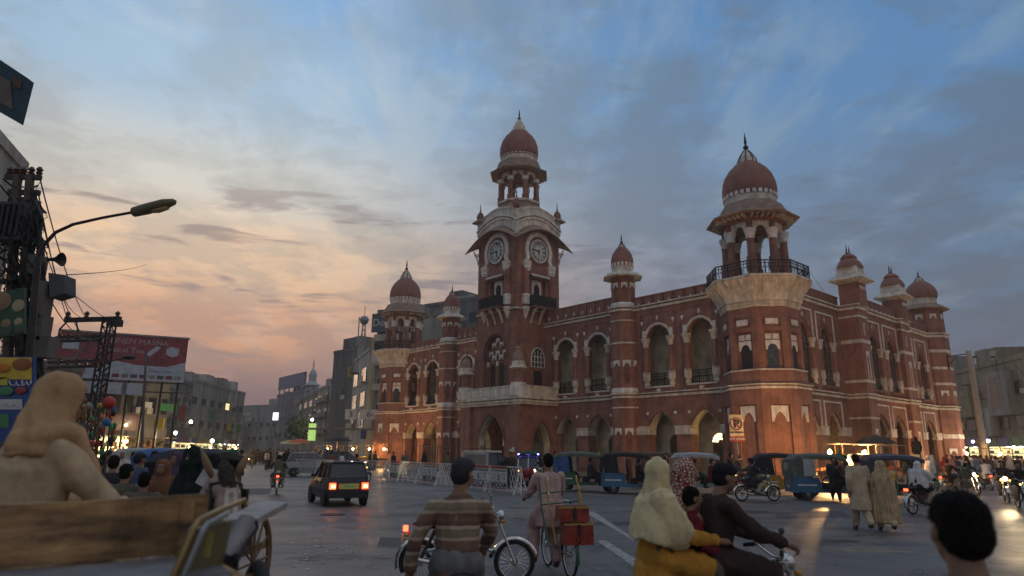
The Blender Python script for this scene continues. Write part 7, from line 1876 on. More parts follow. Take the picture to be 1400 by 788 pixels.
tag(mb.build('cable_tangle', mat('cable_black', (0.022, 0.02, 0.018), 0.7), TP), kind='stuff')
for (x, y, w, h, nm) in ((60, 405, 0.10, 0.45, 'meter_box'), (56, 445, 0.12, 0.3, 'meter_box'), (62, 472, 0.16, 0.25, 'meter_box'), (50, 360, 0.12, 0.25, 'meter_box')):
    p = W_(x, y); MB().box(p.x-w, p.x+w, -0.15, 0.15, p.z-h, p.z+h*0.6).build(nm, CON3, TP)
p = W_(72, 355); q = W_(84, 355); d = (q-p).normalized()
Mx = Matrix.Translation(p) @ d.to_track_quat('Z', 'Y').to_matrix().to_4x4()
hn = MB().lathe([(0.03, -0.1), (0.035, 0.0), (0.06, 0.08), (0.13, 0.17), (0.14, 0.18), (0.05, 0.06)], 14, (0, 0, 0), 0, 1, 1, Mx, cap=False); hn.v = [tuple(Vector(v)+o) for v in hn.v]
tag(hn.build('loudspeaker', IRN), 'small dark horn loudspeaker on the tangled pole', 'loudspeaker')
def panel(name, corners, Y, th, m, label, cat, dY=0.0):
    P = [at(x, y, Y+dY*i) for i, (x, y) in enumerate(corners)]; mb = MB(); mb.poly(P, th, (0, 1, 0)); return tag(mb.build(name, m), label, cat)
panel('sign_box', [(66, 373), (88, 376), (88, 401), (68, 407)], 12.4, 0.35, mat('grey_board', (0.07, 0.075, 0.075), 0.6), 'grey box sign sticking out from the tangled pole over the street', 'sign')
s_ = panel('corner_sign', [(-30, 62), (38, 107), (23, 166), (-40, 130)], 8.0, 0.12, mat('teal_board', (0.02, 0.05, 0.065), 0.6), 'dark teal sign cut off by the top left corner', 'sign')
for pts, m in (([(-8, 98), (14, 112), (17, 150), (-10, 135)], mat('sepia_print', (0.13, 0.10, 0.08), 0.7)), ([(17, 104), (30, 112), (27, 122), (19, 116)], mat('brown_print', (0.13, 0.05, 0.03), 0.7))):
    P = [at(x, y, 7.985) for x, y in pts]; MB().poly(P, 0.01, (0, 1, 0)).build('printed_picture', m, s_)
s_ = panel('portrait_sign', [(-20, 404), (33, 393), (33, 456), (-20, 466)], 11.4, 0.06, mat('green_board', (0.04, 0.085, 0.04), 0.6), 'green sign with round portraits hung on the tangled pole', 'sign')
for x, y, r, k in ((3, 412, 13, 0), (25, 418, 9, 1), (8, 443, 7, 0), (25, 440, 6, 1), (8, 452, 9, 2), (26, 449, 8, 2)):
    p = at(x, y, 11.39); MB().ball((p.x, p.y, p.z), (r*0.0125, 0.012, r*0.0125), 12, 6).build('portrait', [mat('portrait_tan', (0.28, 0.19, 0.10), 0.7), mat('portrait_cream', (0.36, 0.30, 0.18), 0.7), mat('portrait_dark', (0.07, 0.10, 0.06), 0.7)][k], s_)
Yp = 10.0
s_ = panel('food_poster', [(-30, 488), (45, 488), (45, 604), (-30, 604)], Yp, 0.08, paint('poster_blue', (0.02, 0.06, 0.22)), 'yellow and blue food poster behind the tan shawled rider', 'poster')
def pp_(x0, y0, x1, y1, m, k=1, nm='printed_panel'):
    P = [at(x, y, Yp-0.012*k) for x, y in ((x0, y0), (x1, y0), (x1, y1), (x0, y1))]; return MB().poly(P, 0.008, (0, 1, 0)).build(nm, m, s_)
pp_(-30, 489, 43, 519, mat('poster_yellow', (0.62, 0.42, 0.04), 0.6, emit=(1, .7, .1), estr=0.0)); pp_(-30, 516, 10, 527, mat('poster_lime', (0.5, 0.5, 0.06), 0.6)); pp_(-30, 546, 30, 560, SIGNW); pp_(-30, 566, 12, 585, paint('sign_green', (0.05, 0.22, 0.08)))
for x, y, r, m in ((30, 498, 12, mat('poster_brown', (0.30, 0.10, 0.03), 0.6)), (4, 503, 9, mat('poster_orange', (0.55, 0.20, 0.02), 0.6)), (8, 535, 9, paint('sign_green', (0.05, 0.22, 0.08))), (28, 534, 7, RDP)):
    p = at(x, y, Yp-0.03); MB().ball((p.x, p.y, p.z), (r*0.0125, 0.010, r*0.0075), 12, 6).build('fruit_picture', m, s_)
scr = MB()
for pts in ([(12, 521), (15, 527), (20, 527), (22, 522), (24, 527), (28, 527)], [(30, 520), (31, 528)], [(33, 527), (36, 522), (39, 527), (42, 525), (42, 520)], [(26, 517), (27, 518)]): scr.tube([at(x, y, Yp-0.03) for x, y in pts], 0.012, 4)
for pts in ([(2, 551), (6, 555), (10, 551), (13, 556)], [(16, 555), (20, 550), (24, 556)], [(-6, 552), (-2, 556)]): scr.tube([at(x, y, Yp-0.03) for x, y in pts], 0.008, 4)
scr.build('lettering', SIGNW, s_)
# second pole: lattice mast with rows of cross arms
Y2 = 24.0
LP = thing('lattice_pole', (gx(125, Y2), Y2, 0), 0, 'dark lattice power mast with stacked cross arms in front of the red billboard', 'power pole')
o = Vector(LP.location); W_ = lambda x, y, Y=Y2: at(x, y, Y)-o
zt = W_(128, 434).z; mb = MB()
for sx in (-0.16, 0.16):
    for sy in (-0.16, 0.16): mb.beam((sx, sy, 0), (sx, sy, zt), 0.05)
mb.build('mast_legs', IRN, LP); mb = MB(); n = 22
for i in range(n):
    z1, z2 = zt*i/n, zt*(i+1)/n; s = 1 if i % 2 else -1
    mb.beam((-0.16*s, -0.16, z1), (0.16*s, -0.16, z2), 0.03); mb.beam((-0.16*s, 0.16, z1), (0.16*s, 0.16, z2), 0.03); mb.beam((-0.16, -0.16*s, z1), (-0.16, 0.16*s, z2), 0.03); mb.beam((0.16, -0.16*s, z1), (0.16, 0.16*s, z2), 0.03)
mb.build('mast_lattice', IRN, LP)
for x0, x1, y, w in ((89, 165, 437, 0.16), (76, 138, 461, 0.10), (76, 138, 466, 0.10), (66, 132, 495, 0.09), (66, 132, 502, 0.09)):
    MB().beam(W_(x0, y+1), W_(x1, y-1), w, w).build('cross_arm', IRN, LP)
for y in (459, 493):
    for x in (82, 94, 106, 118, 130): p = W_(x, y-1); MB().lathe([(0.03, -0.2), (0.08, -0.12), (0.05, -0.05), (0.08, 0.0), (0.03, 0.08)], 7, p).build('insulator', mat('insulator_brown', (0.08, 0.035, 0.02), 0.3), LP)
for x in (92, 118, 160): p = W_(x, 436); MB().lathe([(0.04, 0), (0.1, 0.06), (0.05, 0.12), (0.1, 0.2), (0.03, 0.28)], 7, p).build('insulator', mat('insulator_brown', (0.08, 0.035, 0.02), 0.3), LP)
p = W_(158, 441); MB().box(p.x-0.25, p.x+0.2, -0.15, 0.15, p.z-0.15, p.z+0.1).build('switch_box', IRN, LP)
MB().tube([W_(78, 470), W_(82, 450), W_(92, 440), W_(104, 440), (W_(107, 455))], 0.035, 5).build('conduit', IRN, LP)
# lamp arm behind
p0 = gp(200, 34); L2 = thing('street_lamp', p0, 0, 'far street lamp arm silhouetted against the red billboard', 'street lamp'); o = Vector(p0)
MB().tube([(0, 0, 0), at(200, 480, 34)-o], [0.09, 0.06], 6).build('pole', CON3, L2)
MB().tube([at(134, 508, 30)-o, at(140, 499, 30)-o, at(155, 493, 30)-o, at(168, 491, 30)-o], 0.04, 5).build('arm', IRN, L2)
q = at(176, 489, 30)-o; MB().ball((q.x, q.y, q.z), (0.34, 0.12, 0.10), 10, 6).build('lamp_head', IRN, L2)
# overhead wires
def wire(a, b, sag, r, label):
    a, b = Vector(a), Vector(b); pts = [a.lerp(b, i/14) - Vector((0, 0, sag*4*(i/14)*(1-i/14))) for i in range(15)]
    return tag(MB().tube(pts, r, 4).build('overhead_wire', mat('cable_black', (0.022, 0.02, 0.018))), label, 'wire', 'overhead wires at the left')
for i, (x0, y0, x1, y1, r) in enumerate(((52, 262, 92, 436, 0.014), (55, 246, 118, 436, 0.014), (50, 300, 110, 434, 0.012), (56, 385, 140, 460, 0.014), (58, 300, 126, 460, 0.012), (44, 440, 126, 462, 0.03))):
    wire(at(x0, y0, 12.5), at(x1, y1, 24), 0.15+0.12*i, r, ['steep wire highest on the tangled pole', 'steep wire second from the left towards the lattice mast', 'steep wire third from the left towards the lattice mast', 'slack wire from the sign box to the lattice mast', 'thin wire dropping to the middle cross arm', 'thick low cable between the tangled pole and the lattice mast'][i])
wire(at(90, 376, 12.4), at(200, 362, 40), 0.1, 0.01, 'short level wire running right from the horn loudspeaker'); wire(at(88, 392, 12.4), at(175, 440, 60), 0.4, 0.012, 'faint far wire beyond the sign box')
wire(at(1107, 372, 42), at(1150, 428, 44), 0.1, 0.012, 'thin stay wire from the near balcony to the side parapet')
wire(at(1388, 500, 60), at(1440, 540, 50), 0.3, 0.03, 'thick wire at the right edge above the terrace')
# toys and balloons stall
ts = thing('toy_stall', (gx(122, 14), 14, 0), 0, 'toy seller stall hung with bright bags and balloons left of the lattice mast', 'stall'); o = Vector(ts.location)
for x in (98, 118, 138, 154): MB().tube([(gx(x, 14)-o.x, 0, 0), at(x, 548, 14)-o], 0.02, 5).build('pole', WOOD, ts)
TOY = [mat('toy_red', (0.5, 0.05, 0.03), 0.4), mat('toy_yellow', (0.55, 0.38, 0.05), 0.4), mat('toy_blue', (0.04, 0.14, 0.4), 0.4), mat('toy_pink', (0.5, 0.18, 0.22), 0.4), mat('toy_clear', (0.4, 0.38, 0.33), 0.3), mat('toy_green', (0.08, 0.3, 0.1), 0.4), mat('toy_dark', (0.03, 0.025, 0.02), 0.4)]
R_ = random.Random(8)
for k in range(110):
    x, y = R_.choice([100, 104, 116, 122, 128, 137, 141, 150, 154])+R_.uniform(-3, 3), R_.uniform(550, 640); p = at(x, y, 14+R_.uniform(-0.3, 0.3))-o; r = R_.uniform(0.025, 0.06)
    MB().ball(p, (r, r*0.7, r*R_.uniform(1, 2)), 8, 6).build('toy_bag', R_.choice(TOY), ts, smooth='full')
for x, y, r, m in ((149, 551, 0.13, 0), (112, 588, 0.13, 6), (146, 578, 0.08, 2)): MB().ball(at(x, y, 13.7)-o, (r, r*0.8, r), 12, 8).build('balloon', TOY[m], ts, smooth='full')
# ---------------------------------------------------------------- the two carts at the lower left
PLK = mat('weathered_plank', (0.50, 0.29, 0.12), 0.7, col2=(0.10, 0.055, 0.03), scale=2.4, bump=0.7, detail=12, mscale=(0.7, 3, 4.5), grime=0.5)
PLG = mat('grey_deck_board', (0.20, 0.185, 0.175), 0.75, var=0.3, scale=3, bump=0.4, detail=9)
A0, A1 = Vector((-1.30, 3.0, 0)), Vector((-3.95, 1.05, 0))
tdir = (A1-A0).normalized(); ndir = Vector((-tdir.y, tdir.x, 0)); ndir = ndir if ndir.y < 0 else -ndir     # towards the camera
WC = thing('wooden_cart', (A0.x, A0.y, 0), atan2(tdir.y, tdir.x), 'old flat wooden goods cart with a tall plank side board in the lower left corner', 'cart')
sgn = 1 if Vector((-tdir.y, tdir.x, 0)).dot(ndir) > 0 else -1
L = (A1-A0).length
for k, (z0, z1) in enumerate(((1.37, 1.50), (1.5005, 1.605))):
    b = MB(); n = 14; vs = []
    for i in range(n+1):
        u = L*i/n; w = 0.006*sin(u*5+k*2)
        for y, z in ((0, z0+w*0.5), (0.035*-sgn, z0+w*0.5), (0.035*-sgn, z1+w-0.012*u), (0, z1+w-0.012*u)): vs.append((u, y, z))
    b.add(vs, [(i*4+q, i*4+(q+1) % 4, i*4+4+(q+1) % 4, i*4+4+q) for i in range(n) for q in range(4)] + [(0, 1, 2, 3), (n*4+3, n*4+2, n*4+1, n*4)])
    b.build('side_board', PLK, WC)
for u in (0.06, 1.1, 2.2): MB().box(u, u+0.05, min(0, sgn*0.03), max(0, sgn*0.03), 1.2, 1.58).build('stake', PLK, WC)
for i in range(5):
    y0, y1 = sgn*(0.03+i*0.175), sgn*(0.03+i*0.175+0.168)
    MB().box(0.02+0.02*(i % 2), L, min(y0, y1), max(y0, y1), 1.33+0.004*(i % 3), 1.365+0.004*(i % 3)).build('deck_board', PLG, WC)
MB().box(-0.02, 0.02, min(0, sgn*0.9), max(0, sgn*0.9), 1.22, 1.36).build('end_beam', PLK, WC)
for u in (0.4, 2.4): MB().box(u, u+0.08, min(0.05*sgn, sgn*0.85), max(0.05*sgn, sgn*0.85), 1.15, 1.33).build('cross_beam', PLK, WC)
for y in (sgn*0.12, sgn*0.78):
    m = MB(); ring(m, (1.4, y, 0.55), 0.50, 0.05, 'y', 28, 6)
    for k in range(10): m.tube([(1.4, y, 0.55), (1.4+0.5*cos(k*pi/5), y, 0.55+0.5*sin(k*pi/5))], 0.018, 5)
    m.build('wheel', WOOD, WC)
MB().box(1.32, 1.48, min(0.1*sgn, sgn*0.8), max(0.1*sgn, sgn*0.8), 0.5, 1.15).build('axle_block', WOOD, WC)
# the tonga standing crosswise with its folded seat, shelf board and big wheel
TG = thing('horse_cart', (gx(325, 3.0), 3.0, 0), 0, 'horse cart with grey shelf board, olive panel and big wheel beside the goods cart', 'cart')
o = Vector(TG.location)
def hz(x, y, z): return gr(x, y, z)-o
P = [hz(299, 712, 1.50), hz(352, 709, 1.50), hz(393, 687, 1.52), hz(357, 684, 1.52)]
MB().poly(P, -0.03, (0, 0, 1)).build('shelf_board', mat('grey_painted_board', (0.27, 0.25, 0.24), 0.6, var=0.2, scale=4), TG)
MB().beam(P[0]+Vector((0, 0, -0.045)), P[1]+Vector((0, 0, -0.045)), 0.03, 0.03).build('shelf_edge', mat('yellow_edge', (0.40, 0.25, 0.06), 0.6), TG)
pan = [at(262, 725, 2.45)-o, at(318, 712, 2.75)-o, at(298, 800, 2.75)-o, at(236, 800, 2.45)-o]
MB().poly(pan, 0.015).build('olive_panel', mat('olive_tin', (0.13, 0.12, 0.055), 0.4, var=0.3), TG)
P2 = [at(285, 728, 2.53)-o, at(293, 728, 2.53)-o, at(288, 762, 2.53)-o, at(279, 760, 2.53)-o]
MB().poly([p+Vector((0.0, -0.012, 0)) for p in P2], 0.004).build('painted_leaf', mat('leaf_yellow', (0.35, 0.28, 0.08), 0.5), TG)
rod = [at(x, y, Y)-o for x, y, Y in ((232, 800, 2.42), (256, 745, 2.44), (265, 722, 2.46), (272, 711, 2.5), (300, 698, 2.75), (325, 688, 2.95), (334, 684, 3.05), (337, 692, 3.05))]
MB().tube(rod, 0.011, 7).build('bent_rail', mat('brass_rail', (0.30, 0.20, 0.08), 0.35, metal=0.7), TG, smooth=True)
MB().tube([p+Vector((0.03, 0, -0.015)) for p in rod[:5]], 0.010, 6).build('bent_rail', STL, TG, smooth=True)
MB().tube([at(350, 712, 2.9)-o, at(352, 722, 2.9)-o, at(335, 745, 2.85)-o, at(325, 766, 2.8)-o, at(316, 776, 2.8)-o], 0.008, 6).build('iron_strap', IRN, TG)
MB().tube([at(340, 712, 2.95)-o, at(328, 735, 2.9)-o, at(310, 762, 2.85)-o], [0.045, 0.042, 0.035], 9).build('shaft', mat('grey_painted_board', (0.27, 0.25, 0.24), 0.6), TG, smooth=True)
MB().tube([at(312, 760, 2.84)-o, at(314, 775, 2.84)-o, at(306, 800, 2.84)-o], [0.04, 0.036, 0.03], 8).build('shaft_cover', TYR, TG, smooth=True)
wc = gp(372, 2.95, 0.66)-o; wd = Vector((-0.42, 0.91, 0)).normalized(); MW = Matrix.Translation(wc) @ Matrix.Rotation(atan2(wd.y, wd.x)-pi/2, 4, 'Z')
m = MB(); ring(m, (0, 0, 0), 0.66, 0.030, 'x', 40, 8); m.v = [tuple(MW @ Vector(p)) for p in m.v]; WH = m.build('wheel', TYR, TG, smooth='full')
m = MB().lathe([(0.58, -0.03), (0.635, -0.035), (0.635, 0.035), (0.58, 0.03)], 40, (0, 0, 0), 0, 1, 1, MW @ Matrix.Rotation(pi/2, 4, 'Y'), cap=False)
for k in range(12): a = 2*pi*k/12; m.beam(MW @ Vector((0, 0.08*cos(a), 0.08*sin(a))), MW @ Vector((0, 0.6*cos(a), 0.6*sin(a))), 0.045, 0.03)
m.build('rim', mat('painted_wood', (0.32, 0.19, 0.07), 0.6, var=0.3), WH)
m = MB().lathe([(0.06, -0.14), (0.10, -0.06), (0.10, 0.06), (0.05, 0.16)], 12, (0, 0, 0), 0, 1, 1, MW @ Matrix.Rotation(pi/2, 4, 'Y')); m.build('hub', IRN, WH)
MB().box(-0.75, -0.1, -0.1, 1.6, 0.80, 0.88).build('floor', WOOD, TG)
# ---------------------------------------------------------------- the horse
def horse(loc, rz, label):
    HB = MB(); n = 12
    loft_y(HB, [(-0.85, 1.10, 0.05, 0.08), (-0.78, 1.12, 0.20, 0.24), (-0.55, 1.12, 0.26, 0.29), (-0.2, 1.06, 0.27, 0.30), (0.2, 1.04, 0.26, 0.31), (0.5, 1.06, 0.23, 0.32), (0.68, 1.10, 0.15, 0.24), (0.74, 1.12, 0.05, 0.1)], 0, 16, 2)
    chain(HB, [(0, 0.55, 1.18), (0, 0.80, 1.42), (0, 0.98, 1.62)], [0.19, 0.14, 0.105], n)
    chain(HB, [(0, 0.98, 1.62), (0, 1.13, 1.50), (0, 1.25, 1.26), (0, 1.29, 1.16)], [0.105, 0.095, 0.062, 0.055], n)
    egg(HB, (0, 1.10, 1.52), (0.095, 0.12, 0.12)); egg(HB, (0, 1.03, 1.47), (0.07, 0.10, 0.14))
    for s in (-1, 1):
        chain(HB, [(s*0.13, 0.52, 0.95), (s*0.13, 0.54, 0.62), (s*0.13, 0.53, 0.52), (s*0.13, 0.53, 0.16), (s*0.13, 0.57, 0.05)], [0.12, 0.065, 0.055, 0.038, 0.05], 9)
        chain(HB, [(s*0.14, -0.58, 1.0), (s*0.15, -0.48, 0.72), (s*0.15, -0.72, 0.50), (s*0.15, -0.68, 0.18), (s*0.15, -0.63, 0.05)], [0.17, 0.095, 0.052, 0.038, 0.05], 9)
    H = fuse('horse', HB, mat('horse_coat', (0.36, 0.27, 0.21), 0.8, var=0.35, scale=3.0, col2=(0.14, 0.085, 0.055)), None, 0.018, 4)
    tag(H, label, 'horse'); H.location = loc; H.rotation_euler = (0, 0, rz)
    for s in (-1, 1):
        e = MB(); c = Vector((s*0.085, 1.0, 1.68)); d = Vector((s*0.42, -0.02, 0.9)).normalized()
        Mx = Matrix.Translation(c) @ d.to_track_quat('Z', 'Y').to_matrix().to_4x4()
        e.lathe([(0.025, -0.02), (0.045, 0.05), (0.038, 0.11), (0.006, 0.19)], 10, (0, 0, 0), 0, 1, 0.55, Mx); e.build('ear', mat('ear_tan', (0.28, 0.17, 0.09), 0.8), H, smooth='full')
        MB().ball((s*0.088, 1.13, 1.53), 0.022, 8, 6).build('eye', BLK, H)
        MB().ball((s*0.035, 1.335, 1.17), 0.012, 6, 5).build('nostril', BLK, H)
        MB().box(s*0.115-0.008, s*0.115+0.008, 1.07, 1.17, 1.46, 1.59).build('blinker', SHOE, H)
    b = MB(); b.tube([(-0.10, 1.05, 1.62), (0, 1.16, 1.645), (0.10, 1.05, 1.62)], 0.010, 5); b.tube([(-0.08, 1.21, 1.32), (0, 1.30, 1.345), (0.08, 1.21, 1.32)], 0.010, 5)
    for s in (-1, 1): b.tube([(s*0.10, 1.06, 1.62), (s*0.10, 1.14, 1.50), (s*0.075, 1.24, 1.30), (s*0.06, 1.27, 1.2)], 0.010, 5); b.tube([(s*0.06, 1.27, 1.20), (s*0.25, 0.7, 1.25), (s*0.28, 0.2, 1.35)], 0.008, 4)
    b.build('bridle', SHOE, H)
    f = MB(); chain(f, [(0, 1.04, 1.70), (0, 1.13, 1.60)], [0.055, 0.05], 9); egg(f, (0, 1.14, 1.585), (0.06, 0.03, 0.035)); fuse('forelock', f, mat('horse_mane', (0.035, 0.022, 0.015), 0.9), H, 0.014, 1, 0.008, (40, 40, 12))
    f = MB(); chain(f, [(0, 0.98, 1.74), (0, 0.78, 1.56), (0, 0.55, 1.38)], [0.035, 0.04, 0.03], 8); fuse('mane', f, mat('horse_mane', (0.035, 0.022, 0.015), 0.9), H, 0.02, 1, 0.012, (30, 30, 12))
    f = MB(); chain(f, [(0, -0.82, 1.2), (0, -0.95, 1.05), (0, -0.95, 0.6)], [0.03, 0.05, 0.02], 8); fuse('tail', f, mat('horse_mane', (0.035, 0.022, 0.015), 0.9), H, 0.02, 1, 0.01, (30, 30, 6))
    bl = MB(); bl.add([(-0.035, 1.192, 1.60), (0.035, 1.192, 1.60), (0.045, 1.225, 1.50), (0.02, 1.31, 1.28), (-0.02, 1.31, 1.28), (-0.045, 1.225, 1.50)], [(0, 1, 2, 5), (5, 2, 3, 4)]); bl.build('blaze', mat('white_hair', (0.55, 0.48, 0.42), 0.9), H)
    return H
hx = Vector((gx(324, 4.5), 4.5, 0)); rzh = radians(218)
horse((hx.x-1.2*0.616, hx.y+1.2*0.788, -0.05), rzh, 'pale faced brown horse in a bridle looking at the camera over the plank')
TG2 = thing('passenger_tonga', (gx(262, 8.0), 8.0, 0), 0, 'low horse drawn passenger cart carrying two women in black behind the horse', 'cart')
MB().box(-0.75, 0.75, -0.6, 0.7, 0.62, 0.70).build('floor', WOOD, TG2); MB().box(-0.7, 0.7, -0.1, 0.35, 0.70, 1.0).build('bench', mat('maroon_vinyl', (0.10, 0.02, 0.02)), TG2)
for s in (-1, 1):
    m = MB(); ring(m, (s*0.85, 0, 0.55), 0.52, 0.035, 'x', 28, 6)
    for k in range(12): m.tube([(s*0.85, 0, 0.55), (s*0.85, 0.5*cos(k*pi/6), 0.55+0.5*sin(k*pi/6))], 0.014, 4)
    m.build('wheel', WOOD, TG2)
    MB().tube([(s*0.35, -0.5, 0.75), (s*0.32, -3.1, 1.22)], 0.03, 6).build('shaft', WOOD, TG2)
MB().box(-0.8, 0.8, -0.64, -0.60, 0.62, 1.05).build('dashboard', paint('silver', (0.32, 0.34, 0.33)), TG2)
# ---------------------------------------------------------------- people: the near ones
TAN = cloth('tan_wool', (0.50, 0.36, 0.21)); TAN2 = cloth('tan_shawl', (0.46, 0.28, 0.14)); BLKC = cloth('black', (0.014, 0.013, 0.014)); BRN = cloth('dark_brown', (0.045, 0.026, 0.022)); DGR = cloth('charcoal', (0.035, 0.033, 0.035))
CRM = cloth('cream', (0.66, 0.52, 0.28)); MUS = cloth('mustard', (0.52, 0.24, 0.035)); MAR = cloth('maroon', (0.14, 0.015, 0.02)); PNK = cloth('pale_pink', (0.46, 0.30, 0.26)); OFFW = cloth('off_white', (0.48, 0.43, 0.36)); SND = cloth('sand', (0.48, 0.37, 0.24)); OLV = cloth('olive', (0.11, 0.10, 0.065)); GRYC = cloth('grey', (0.14, 0.135, 0.13)); BLUC = cloth('blue_grey', (0.08, 0.11, 0.16)); PUR = cloth('plum', (0.085, 0.045, 0.075)); WHT = cloth('white', (0.60, 0.57, 0.52)); GRC = cloth('dark_green', (0.03, 0.07, 0.045)); ORG = cloth('rust', (0.17, 0.075, 0.04))
def striped():
    m = bpy.data.materials.new('cloth_striped_knit'); m.use_nodes = True; nt = m.node_tree; b = nt.nodes['Principled BSDF']; b.inputs['Roughness'].default_value = 0.95
    tc = nt.nodes.new('ShaderNodeTexCoord'); sp = nt.nodes.new('ShaderNodeSeparateXYZ'); nt.links.new(tc.outputs['Object'], sp.inputs[0])
    nz = nt.nodes.new('ShaderNodeTexNoise'); nz.inputs['Scale'].default_value = 5; nt.links.new(tc.outputs['Object'], nz.inputs[0])
    a = nt.nodes.new('ShaderNodeMath'); a.operation = 'MULTIPLY_ADD'; nt.links.new(nz.outputs[0], a.inputs[0]); a.inputs[1].default_value = 0.03; nt.links.new(sp.outputs[2], a.inputs[2])
    f = nt.nodes.new('ShaderNodeMath'); f.operation = 'MULTIPLY'; nt.links.new(a.outputs[0], f.inputs[0]); f.inputs[1].default_value = 1/0.185
    g = nt.nodes.new('ShaderNodeMath'); g.operation = 'FRACT'; nt.links.new(f.outputs[0], g.inputs[0])
    r = nt.nodes.new('ShaderNodeValToRGB'); r.color_ramp.interpolation = 'CONSTANT'; e = r.color_ramp.elements
    st = [(0, (0.19, 0.10, 0.065)), (0.30, (0.42, 0.29, 0.20)), (0.42, (0.22, 0.16, 0.10)), (0.72, (0.44, 0.32, 0.22)), (0.84, (0.14, 0.075, 0.05))]
    while len(e) < len(st): e.new(0.5)
    for q, (p_, c_) in zip(e, st): q.position = p_; q.color = (*c_, 1)
    nt.links.new(g.outputs[0], r.inputs[0])
    n2 = nt.nodes.new('ShaderNodeTexNoise'); n2.inputs['Scale'].default_value = 60; n2.inputs['Detail'].default_value = 5; nt.links.new(tc.outputs['Object'], n2.inputs[0])
    mx = nt.nodes.new('ShaderNodeMix'); mx.data_type = 'RGBA'; mx.blend_type = 'MULTIPLY'; mx.inputs[0].default_value = 0.6; nt.links.new(r.outputs[0], mx.inputs[6]); nt.links.new(n2.outputs['Color'], mx.inputs[7])
    vm = nt.nodes.new('ShaderNodeMix'); vm.data_type = 'RGBA'; vm.inputs[0].default_value = 0.25; nt.links.new(r.outputs[0], vm.inputs[6]); nt.links.new(mx.outputs[2], vm.inputs[7])
    nt.links.new(vm.outputs[2], b.inputs['Base Color'])
    bp = nt.nodes.new('ShaderNodeBump'); bp.inputs['Strength'].default_value = 0.4; bp.inputs['Distance'].default_value = 0.01; nt.links.new(n2.outputs[0], bp.inputs['Height']); nt.links.new(bp.outputs[0], b.inputs['Normal'])
    return m
STR = striped()
# rider on the goods cart, wrapped head seen from behind and the side
person('man in a tan hooded shawl and tunic seated on the goods cart, back turned', 'person', (gx(28, 3.15), 3.25, 0.86), radians(-24),
       pose('sit', sl=(-0.17, 0.03, 0.92), sr=(0.17, 0.03, 0.92), wl=(-0.02, 0.42, 0.66), wr=(0.14, 0.46, 0.62), el=(-0.24, 0.14, 0.68), er=(0.27, 0.20, 0.68), head=(0, 0.10, 1.155)), top=TAN, legs=TAN, hem=0.42, head='shawl', headm=TAN2, detail=2, coat=1.12, shawl_len=0.03, capew=0.62, turn=radians(-22), tilt=-0.22, fold=0.011)
# striped cyclist
CY = 5.4; cr_ = radians(4)
bicycle('black bicycle ridden away by the man in the striped jumper', (gx(634, CY), CY, 0), cr_)
person('man in a brown striped jumper and black cap cycling away with a white bag', 'person', (gx(634, CY)+0.0, CY-0.28, 0.055), cr_,
       pose('cycle', hip=(0, 0, 0.95), head=(0.03, 0.12, 1.62), neck=(0, 0.09, 1.46), sl=(-0.19, 0.06, 1.39), sr=(0.19, 0.06, 1.39), el=(-0.31, 0.0, 1.15), wl=(-0.35, 0.06, 0.92), er=(0.26, 0.22, 1.18), wr=(0.22, 0.46, 1.05)), top=STR, legs=GRYC, head='cap', headm=DGR, detail=2, s=0.97, coat=0.98, turn=radians(-35), grip=True)
bg = MB(); egg(bg, (0, 0, -0.20), (0.13, 0.10, 0.17)); chain(bg, [(0, 0, -0.08), (0.02, 0, 0.02)], [0.07, 0.02])
bo = fuse('carrier_bag', bg, mat('white_plastic_bag', (0.55, 0.50, 0.42), 0.35, var=0.1, trans=0.0), None, 0.014, 2, 0.016, (16, 16, 9)); tag(bo, 'white plastic carrier bag hanging from the striped cyclist left hand', 'bag'); bo.location = (gx(634, CY)-0.40, CY-0.22, 0.90)
# motorcycle whose rider is hidden by him
mc = Vector((gx(648, 9.9), 9.9, 0))
motorcycle('red motorcycle with chrome mudguards passing behind the striped cyclist', paint('red', (0.35, 0.02, 0.02)), (gx(640, 9.9), 9.9, 0), radians(-86), tail=True)
person('man in a dark jacket riding the red motorcycle behind the striped cyclist', 'person', (gx(616, 9.9), 9.9, -0.06), radians(-86), pose('ride', el=(-0.28, 0.28, 1.12), er=(0.28, 0.28, 1.12), wl=(-0.32, 0.38, 1.04), wr=(0.32, 0.38, 1.04)), top=BRN, legs=SND, head='hair', detail=1, s=0.93)
# delivery cyclist
DY = 10.7; dr = radians(8); dp = Vector((gx(757, DY), DY, 0))
bicycle('bicycle loaded with red boxes ridden by the man in pale pink', (dp.x+0.10, dp.y+0.2, 0), radians(14), paint('green_frame', (0.03, 0.10, 0.05)))
person('man in a pale pink tunic cycling away with red boxes behind him', 'person', (dp.x-0.04, dp.y-0.05, 0.0), radians(12), pose('cycle', kl=(-0.20, 0.30, 0.66), al=(-0.22, 0.14, 0.24), head=(0, 0.13, 1.64), el=(-0.24, 0.22, 1.2), er=(0.24, 0.22, 1.2)), top=PNK, legs=PNK, hem=0.70, head='hair', detail=2, coat=1.08, fold=0.018)
bx = thing('cargo_rack', (dp.x+0.16, dp.y-0.42, 0), radians(14), 'green and yellow metal carrying frame strapped behind the pink tunic cyclist', 'rack'); GF = paint('green_frame', (0.03, 0.10, 0.05)); YF = paint('yellow_frame', (0.42, 0.28, 0.06))
for x, m_ in ((-0.34, GF), (-0.22, YF), (0.26, YF)): MB().tube([(x-0.04, 0.10, 1.42), (x-0.02, 0.02, 1.0), (x+0.04, -0.10, 0.50)], 0.014, 6).build('upright', m_, bx)
for z in (1.24, 1.08): MB().tube([(-0.37, 0.06, z-0.05), (0.24, 0.06, z)], 0.011, 5).build('cross_bar', GF, bx)
MB().tube([(0.20, 0.10, 1.45), (0.28, 0.0, 0.95), (0.34, -0.08, 0.52)], 0.014, 6).build('upright', YF, bx)
